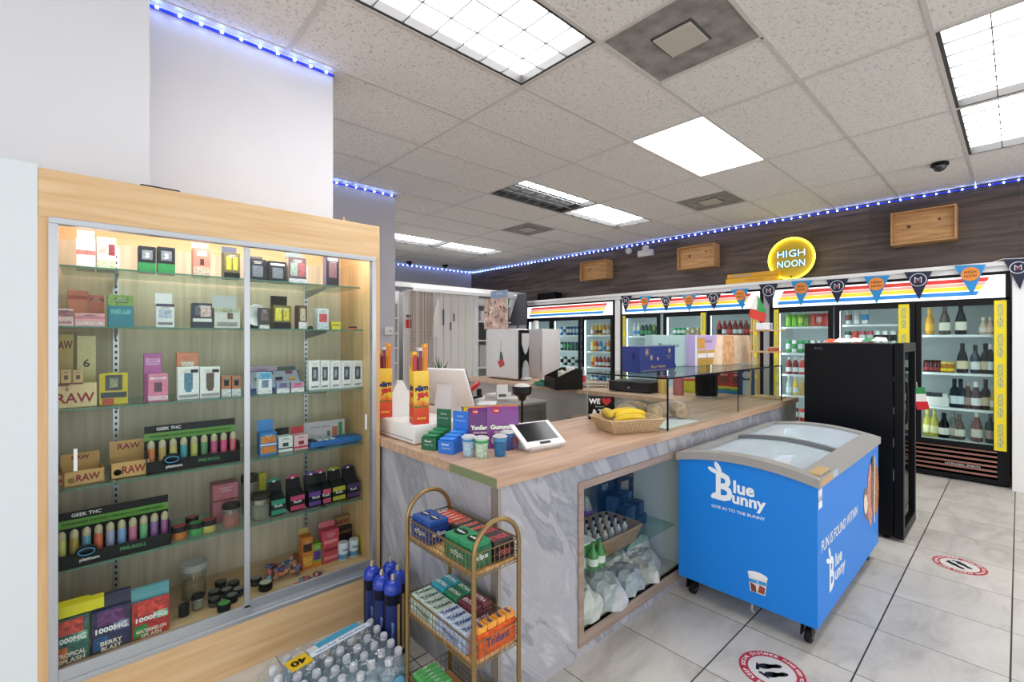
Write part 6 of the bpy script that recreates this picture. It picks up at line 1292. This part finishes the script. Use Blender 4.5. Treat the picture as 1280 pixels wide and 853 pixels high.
m.prism(disc2(.075, 22, 1, 2.1, .13, -.01), s_(1.16, .48, .0026), X, Z, .001, NU).prism(disc2(.03, 14, 1, 1.5, .01, .18), s_(1.16, .48, .0046), X, Z, .0006, DKB)
m.build('sundae_picture', t); m = MB(); m.quad((.01, -.0012, .66), (.07, -.0012, .66), (.07, -.0012, .75), (.01, -.0012, .75), WH).text('UFG', s_(.04, .705, .0016), X, Z, .025, mat('6a7a90')).text('NSF', s_(1.32, .47), X, Z, .02, WH).box(Lf-.16, Lf-.01, -.003, 0, .40, .47, mat('1c1c1e')) if False else m.quad((.01, -.0012, .66), (.07, -.0012, .66), (.07, -.0012, .75), (.01, -.0012, .75), WH).text('UFG', s_(.04, .705, .0016), X, Z, .025, mat('6a7a90'))
m.build('small_sticker', t)
m = MB().box(.02, .2, -.013, -.0118, arch(0)+.006, arch(0)+.036, mat('c8a070', .4)).box(.21, .30, -.013, -.0118, arch(0)+.006, arch(0)+.036, mat('a8c4d4', .4)); 
m.box(.04, .2, .0, .045, arch(.02)+.041, arch(.04)+.046, mat('c8a878', .4)); m.build('frame_sticker', t)
for (a, b_) in ((.06, .05), (.06, Wf-.06), (Lf-.08, .05), (Lf-.08, Wf-.06)):
    q = MB().box(a-.025, a+.025, b_-.025, b_+.025, .085, .105, BLACK).prism([(-.03, .035), (.03, .035), (.022, .09), (-.022, .09)], (a, b_-.018, 0), X, Z, -.006, BLACK).prism([(-.03, .035), (.03, .035), (.022, .09), (-.022, .09)], (a, b_+.024, 0), X, Z, -.006, BLACK); q = q.build('castor_fork', t)
    MB().lathe([(.034, -.013), (.036, -.008), (.036, .008), (.034, .013)], mat('18181a', .5), n=20, mtx=Matrix.Translation((a, b_, .036)) @ Matrix.Rotation(PI/2, 4, 'X')).lathe([(.014, -.015), (.014, .015)], STEEL, n=12, mtx=Matrix.Translation((a, b_, .036)) @ Matrix.Rotation(PI/2, 4, 'X')).build('wheel', q)
MB().tube([(-.002, Wf-.40, .105), (-.012, Wf-.40, .08), (0.0, Wf-.41, .065)], .006, STEEL, 6).build('drain_spout', t)
# ice cream tubs & frosted packs inside
random.seed(8); ci = 0
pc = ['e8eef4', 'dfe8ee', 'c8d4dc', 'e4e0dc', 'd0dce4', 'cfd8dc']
for i in range(9):
    for j in range(3):
        x = fx0+.17+i*.128; y = fy0+.16+j*.185; c = pc[(i*2+j) % 6]
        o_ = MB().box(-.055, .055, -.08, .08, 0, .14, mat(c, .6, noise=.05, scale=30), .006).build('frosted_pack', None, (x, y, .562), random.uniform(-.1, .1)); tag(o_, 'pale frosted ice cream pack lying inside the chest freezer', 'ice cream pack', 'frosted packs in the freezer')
for k in range(6):
    o_ = MB().box(-.035, .035, -.045, .045, 0, .06, mat(['7ab88a', 'dfe6e2', '8ac09a'][k % 3], .5), .004).build('ice_cream_box', None, (fx0+.95+(k % 3)*.1, fy0+.36+(k//3)*.15, .703), .2); tag(o_, 'small green or white box upright at the far end of the freezer', 'ice cream box', 'small boxes in the freezer')

# ================================================================ BLACK GLASS-DOOR FRIDGE
t = thing('black_fridge', 'tall narrow black display fridge seen from its side behind the freezer', 'fridge', (4.28, .555, 0)); K = mat('0b0c10', .4)
MB().box(0, .03, .06, .62, .03, 1.42, K, .004).box(.03, .58, .06, .62, 1.38, 1.42, K, .004).box(.03, .58, .06, .62, .03, .12, K).box(.55, .58, .06, .62, .12, 1.38, K).box(.03, .55, .60, .62, .12, 1.38, K).build('body', t)
m = MB().box(0, .06, 0, .055, .02, 1.425, K, .004).box(.53, .58, 0, .055, .02, 1.425, K).box(.06, .53, 0, .055, 1.36, 1.425, K).box(.06, .53, 0, .055, .02, .09, K); dd = m.build('door', t)
MB().box(.06, .53, .02, .03, .09, 1.36, CG).build('door_glass', dd); MB().tube([(.01, -.012, .85), (.01, -.02, .9), (.01, -.02, 1.1), (.01, -.012, 1.15)], .007, K).build('door_handle', dd)
for z in (.4, .65, .9, 1.15): MB().box(.04, .54, .08, .58, z-.006, z, WIRE).build('wire_shelf', t)
MB().text('IDYLIS', (-.001, .52, 1.38), -Y, Z, .014, mat('6a6e74')).build('badge', t)
t.children[-1].location = (0, 0, 0)
for a, b_ in ((.03, .1), (.5, .1), (.03, .55), (.5, .55)): MB().lathe([(.02, 0), (.02, .03)], BLACK, n=10, cx=a+.02, cy=b_).build('foot', t)
t = thing('folded_banner', 'crumpled white red and green paper banner lying on the black fridge', 'banner', (4.40, .86, 1.42)); random.seed(14)
m = MB()
for k, (dy, c, L_) in enumerate(((.14, 'e05a34', .1), (.06, 'ecebe6', .14), (-.03, 'e4e4e0', .13), (-.1, '3f8a5a', .1), (-.16, 'e8e8e4', .1))):
    z0 = .004+.003*k; m.add([(-.07, dy-L_/2, z0), (-.07, dy+L_/2, z0+.004), (.0, dy+L_/2-.02, z0+.035), (.0, dy-L_/2+.02, z0+.028), (.1, dy, z0+.006), (.1, dy-.05, z0)], [(0, 3, 2, 1), (3, 5, 4, 2)], mat(c, .6))
m.build('paper_folds', t)

# ================================================================ GUM RACK
rx0, rx1, ry0, ry1 = .925, 1.125, 1.195, 1.62
t = thing('wire_rack', 'three-tier brass wire rack with wooden shelves beside the counter corner', 'rack', (rx0, ry0, 0)); BRS = mat('9a7f55', .35, .75); Wr, Lr = rx1-rx0, ry1-ry0
for y in (0, Lr):
    pts = [(0, y, 0), (0, y, .745)]+[(Wr/2-Wr/2*math.cos(PI*k/12), y, .745+.1*math.sin(PI*k/12)) for k in range(1, 12)]+[(Wr, y, .745), (Wr, y, 0)]
    MB().tube(pts, .0085, BRS, 10).build('hoop_leg', t)
TZ = (.075, .395, .688); TRW = wood_mat('b8854e', 'dcae74', 'Y', 2.0, .5, 'rack_wood', 10)
wr = mat('8f7a56', .35, .75)
for z in TZ:
    MB().box(.008, Wr-.008, .008, Lr-.008, z-.014, z, TRW, .003).build('wooden_shelf', t)
    m = MB(); r = .0022; h = .065
    for zz in (z-.006, z+.016, z+.038): m.tube([(0, 0, zz), (Wr, 0, zz), (Wr, Lr, zz), (0, Lr, zz)], .0016, wr, 5, True)
    m.tube([(0, 0, z+h), (Wr, 0, z+h), (Wr, Lr, z+h), (0, Lr, z+h)], .0035, BRS, 6, True).tube([(0, 0, z-.014), (Wr, 0, z-.014), (Wr, Lr, z-.014), (0, Lr, z-.014)], .003, BRS, 6, True)
    for k in range(1, 19): y = Lr*k/19; m.tube([(0, y, z-.014), (0, y, z+h)], .0014, wr, 4).tube([(Wr, y, z-.014), (Wr, y, z+h)], .0014, wr, 4)
    for k in range(1, 9): x = Wr*k/9; m.tube([(x, 0, z-.014), (x, 0, z+h)], .0014, wr, 4).tube([(x, Lr, z-.014), (x, Lr, z+h)], .0014, wr, 4)
    m.build('wire_basket', t)
def pack_box(x0_, x1_, y0_, y1_, z, h, c, n, words, c2, wc, label, name='gum_carton', axis='y', rim=None, badge=None):
    """a carton in the rack with n packs showing on top"""
    lx, ly = x1_-x0_, y1_-y0_; t = thing(name, label, 'gum carton', ((x0_+x1_)/2, (y0_+y1_)/2, z)); m = MB()
    m.box(-lx/2, lx/2, -ly/2, ly/2, 0, h*.78, mat(c, .4, noise=.3, scale=60), .002); m.build('carton', t)
    for k in range(n):
        if axis == 'y': a0, a1, b0, b1 = -lx/2+.003, lx/2-.003, -ly/2+ly*k/n+.0015, -ly/2+ly*(k+1)/n-.0015
        else: a0, a1, b0, b1 = -lx/2+lx*k/n+.0015, -lx/2+lx*(k+1)/n-.0015, -ly/2+.003, ly/2-.003
        q = MB().box(a0, a1, b0, b1, h*.78, h, mat(c2, .35, noise=.25, scale=70), .0025)
        if badge: q.prism(disc2(min(a1-a0, b1-b0)*.42, 18, 1, .7, rot=.0), ((a0+a1)/2, (b0+b1)/2, h+.0002), X*.0+(-Y), X, .0006, mat(badge, .4)).text(words, ((a0+a1)/2, (b0+b1)/2, h+.001), -Y, X, min(a1-a0, b1-b0)*.22, mat(wc), wmax=(b1-b0)*.8, bold=.03)
        else: q.text(words, ((a0+a1)/2, (b0+b1)/2, h), (X*0-Y) if axis == 'x' else Vector((.55, -.83, 0)) if False else (-Y if axis == 'x' else X), X if axis == 'x' else Y, (a1-a0)*.4 if axis == 'x' else (b1-b0)*.55, mat(wc), wmax=((b1-b0) if axis == 'x' else (a1-a0))*.85, bold=.04)
        q.build('gum_pack', t)
    s = MB(); s.text(words, (-lx/2, 0, h*.4), -Y, Z, h*.3, mat(wc), wmax=ly*.6, bold=.02); s.build('side_lettering', t); s = MB(); s.text(words, (0, -ly/2, h*.4), X, Z, h*.3, mat(wc), wmax=lx*.6, bold=.02); s.build('side_lettering', t)
X0, X1, XM = rx0+.006, rx1-.006, rx0+.098; z1 = TZ[2]+.001; z2 = TZ[1]+.001; z3 = TZ[0]+.001
pack_box(X0, XM, 1.475, 1.60, z1, .085, '1c3a80', 2, 'eclipse', '27509c', 'e8eef4', 'blue gum carton at the far left of the top rack shelf', badge='0e1a3c')
pack_box(X0, XM, 1.22, 1.375, z1, .085, '1f6a48', 2, 'eclipse', '2a8a5c', 'e8f4ee', 'green gum carton at the near front of the top rack shelf', badge='0c2c1c')
pack_box(XM+.002, X1, 1.48, 1.605, z1, .06, '302c2e', 5, 'dentyne', 'c8503c', 'f0e0d8', 'red and white gum carton at the back of the top rack shelf')
pack_box(XM+.002, X1, 1.345, 1.475, z1, .062, '26302c', 3, 'STRIDE', '2f3a36', 'd86a5a', 'dark grey gum carton in the middle of the top rack shelf')
pack_box(XM+.002, X1, 1.21, 1.34, z1, .068, '2c1e20', 2, 'STRIDE', '3a302f', 'c04a58', 'black and crimson gum carton at the near right of the top shelf')
pack_box(X0, XM, 1.43, 1.605, z2, .068, 'b8cfc8', 4, 'Trident', 'c9dcd4', '1c5a48', 'pale green gum carton at the left of the middle shelf')
pack_box(X0, XM, 1.25, 1.427, z2, .07, 'a8c0e4', 4, 'Trident', 'c4d6f0', '1c3a80', 'pale blue gum carton in the middle shelf front')
pack_box(XM+.002, X1, 1.52, 1.605, z2, .082, '2c8a9c', 2, 'EXTRA', '35a0b4', 'e8f4f8', 'teal gum carton at the back of the middle shelf', axis='x')
pack_box(XM+.002, X1, 1.43, 1.517, z2, .082, '27684a', 2, 'EXTRA', '2f8058', 'e8f4ee', 'green gum carton behind the pale cartons, middle shelf', axis='x')
pack_box(XM+.002, X1, 1.33, 1.427, z2, .082, '5a2834', 2, 'EXTRA', '703440', 'f0dce0', 'maroon gum carton on the middle shelf', axis='x')
pack_box(X0+.035, X1, 1.205, 1.245, z2, .10, 'd8501c', 4, 'Trident', 'f0a03a', '2a2a60', 'bright orange gum carton across the near end of the middle shelf') if False else pack_box(X0+.02, X1, 1.203, 1.248, z2, .10, 'dc5a20', 4, 'Trident', 'f2a03c', '24407c', 'bright orange gum carton across the near end of the middle shelf', axis='x')
pack_box(X0, X1-.09, 1.46, 1.59, z3, .085, '2f9a3c', 6, 'gum', '5fb86a', 'e8f4e8', 'green gum carton at the left of the bottom rack shelf')
pack_box(X0+.03, X1-.02, 1.25, 1.40, z3, .07, '3f8a2c', 4, 'gum', '6aa838', 'e8f4e8', 'leaf green gum carton at the near end of the bottom shelf')

# ================================================================ GAS CYLINDERS, WATER PACK
for k, (u, v, l_) in enumerate(((465, 703, 'back left against the cabinet'), (488, 698, 'back right beside the marble'), (477, 714, 'front left'), (497, 708, 'rightmost'), (491, 720, 'front, nearest the camera'))):
    p = at(u, v, 2, .40); t = thing('gas_cylinder', 'slim dark cylinder with blue top, %s of the five' % l_, 'gas cylinder', (p.x, p.y, 0), group='slim gas cylinders')
    R = .038; MB().lathe([(R*.9, 0), (R, .01), (R, .335)], mat('14162a', .3), n=20).build('bottle_body', t)
    MB().lathe([(R+.0008, .33), (R+.0008, .345), (R*.95, .359), (R*.8, .371), (R*.5, .380), (.012, .383)], mat('1c3cae', .25, coat=.3), n=20).build('blue_shoulder', t)
    MB().lathe([(.009, .38), (.009, .392), (.0075, .405), (.003, .407)], mat('c8b8a0', .3, .5), n=12).build('nozzle', t)
    a = facing(p.x, p.y); m = MB(); rr = R+.0012
    for s in range(-2, 3):
        a0, a1 = -PI/2+s*.35-.175, -PI/2+s*.35+.175; m.quad((rr*math.cos(a0), rr*math.sin(a0), .03), (rr*math.cos(a1), rr*math.sin(a1), .03), (rr*math.cos(a1), rr*math.sin(a1), .285), (rr*math.cos(a0), rr*math.sin(a0), .285), mat('1b2a66' if s != 2 else 'b89a50', .35))
    m.text('SMARTWHIP', (0, -rr-.0012, .16), Z, -X, .011, mat('8fb0e0'), w=.11, bold=.02); m.build('label_sheet', t, None, a)
# water bottles
wl = glass('dfe9ee', 1.33, .03, body=.32, bodyc='dbe6ec'); first = None; spots = []
for i in range(8):
    for j in range(5): spots.append((.527+i*.0587, 1.715+j*.0635+(.0 if i % 2 else -.031)+.0))
for k, (x, y) in enumerate(spots):
    if first is None:
        o_ = MB().lathe([(.024, 0), (.0285, .008), (.0285, .05), (.0265, .055), (.0285, .06), (.0285, .1), (.026, .125), (.0125, .165), (.0125, .178)], wl, n=14).build('water_bottle')
        MB().lathe([(.0155, .17), (.0158, .188), (.013, .192)], mat('c9ccd2', .45), n=14).build('bottle_cap', o_)
        MB().lathe([(.0289, .062), (.0289, .098)], mat('8fc4dc', .4), n=14).build('label_band', o_); first = o_
    else: o_ = copy_tree(first)
    o_.location = (x, y, 0.0); tag(o_, 'small clear water bottle with white cap inside the wrapped forty pack', 'water bottle', 'bottles of the water pack')
# film: a shrink-wrap sheet around and over the pack
t = thing('water_pack_wrap', 'clear shrink wrap with yellow 40 label around the water bottles', 'shrink wrap', (.73, 1.83, 0)); m = MB(); hw, hl = .240, .185; nx_, ny_ = 20, 14; vs = []; fs = []; random.seed(21)
for i in range(nx_+1):
    for j in range(ny_+1):
        a = -1+2*i/nx_; b_ = -1+2*j/ny_; e_ = max(abs(a), abs(b_)); z = .196-.004*random.random()-.05*max(0, e_-.86)/.14; vs.append((a*hw, b_*hl, z))
for i in range(nx_):
    for j in range(ny_): q = i*(ny_+1)+j; fs.append((q, q+ny_+1, q+ny_+2, q+1))
m.add(vs, fs, FILM, True)
per = [(-hw, -hl), (hw, -hl), (hw, hl), (-hw, hl)]
for k in range(4):
    a, b_ = per[k], per[(k+1) % 4]; m.quad((a[0], a[1], .004), (b_[0], b_[1], .004), (b_[0], b_[1], .144), (a[0], a[1], .144), FILM)
m.build('film', t)
m = MB(); ux = Vector((1, .16, 0)).normalized(); uy = Vector((-.16, 1, 0)).normalized()
def lab(cx, cy, w_, h_, c, z=.2005): o_ = Vector((cx, cy, z)); m.quad(o_-ux*w_-uy*h_, o_+ux*w_-uy*h_, o_+ux*w_+uy*h_, o_-ux*w_+uy*h_, mat(c, .4)); return o_
o1 = lab(-.125, .06, .042, .036, 'e0b81c'); m.text('40', o1, -ux, -uy, .036, '1c1c1c', w=.06, bold=.04)
o2 = lab(.055, .088, .135, .016, 'd8e4ee', .2); m.text('Value Pack  Purified Water', o2, ux, uy, .013, '2a6ab0', w=.23, bold=.02)
lab(.05, .125, .10, .016, '3f9ac0', .1995); lab(-.06, .10, .02, .016, 'c8ccd0', .2006)
m.build('top_label', t)
m = MB(); m.quad((-.2, -hl-.001, .01), (.2, -hl-.001, .01), (.2, -hl-.001, .1), (-.2, -hl-.001, .1), mat('1f3a20', .4, noise=.4, scale=25)).quad((hw+.001, -.16, .01), (hw+.001, .02, .01), (hw+.001, .02, .09), (hw+.001, -.16, .09), mat('6a6a30', .4, noise=.3, scale=20)).prism(disc2(.028, 18, 1, 1.2), (.17, -hl-.0012, .10), X, Z, .001, mat('6ab4dc')).text('O', (.17, -hl-.003, .095), X, Z, .02, 'f0f8fc').build('side_label', t)

# ================================================================ FLOOR DECALS
for (x, y, R, rz, lb) in ((2.215, .733, .13, .83, 'round red and white floor sticker with black footprints, nearest the camera'), (4.135, .26, .13, -.74, 'round red floor sticker with black footprints near the black fridge')):
    t = thing('floor_sticker', lb, 'floor sticker', (x, y, .0005), rz); m = MB()
    m.prism(disc2(R, 48), (0, 0, 0), X, Y, .0006, mat('b3232e', .45)).prism(disc2(R*.72, 40), (0, 0, .0007), X, Y, .0004, mat('d2d0cc', .45))
    m.arc('PLEASE KEEP SOCIAL DISTANCE', (0, 0, .001), X, Y, R*.86, 215-math.degrees(rz), 5-math.degrees(rz), R*.14, mat('eeeceb'), .0004, .03).arc('PLEASE KEEP YOUR DISTANCE', (0, 0, .001), X, Y, R*.86, -5-math.degrees(rz), -135-math.degrees(rz), R*.11, mat('eeeceb'), .0004, .03)
    m.build('printed_ring', t); f = MB(); K = mat('1a2026', .5)
    for s in (-1, 1):
        ox = s*R*.2; f.prism(disc2(R*.16, 18, .85, 1.5, ox, R*.12), (0, 0, .0013), X, Y, .0003, K).prism(disc2(R*.11, 16, .85, 1.5, ox*.95, -R*.28), (0, 0, .0013), X, Y, .0003, K).prism([(ox-R*.1, R*.1), (ox+R*.1, R*.1), (ox+R*.07, -R*.3), (ox-R*.09, -R*.3)], (0, 0, .0013), X, Y, .0003, K)
        for q in range(5): f.prism(disc2(R*(.055-.006*q), 10, 1, 1.2, ox-s*R*.11+s*R*.065*q, R*(.43-.03*q)), (0, 0, .0013), X, Y, .0003, K)
    f.build('footprints', t)
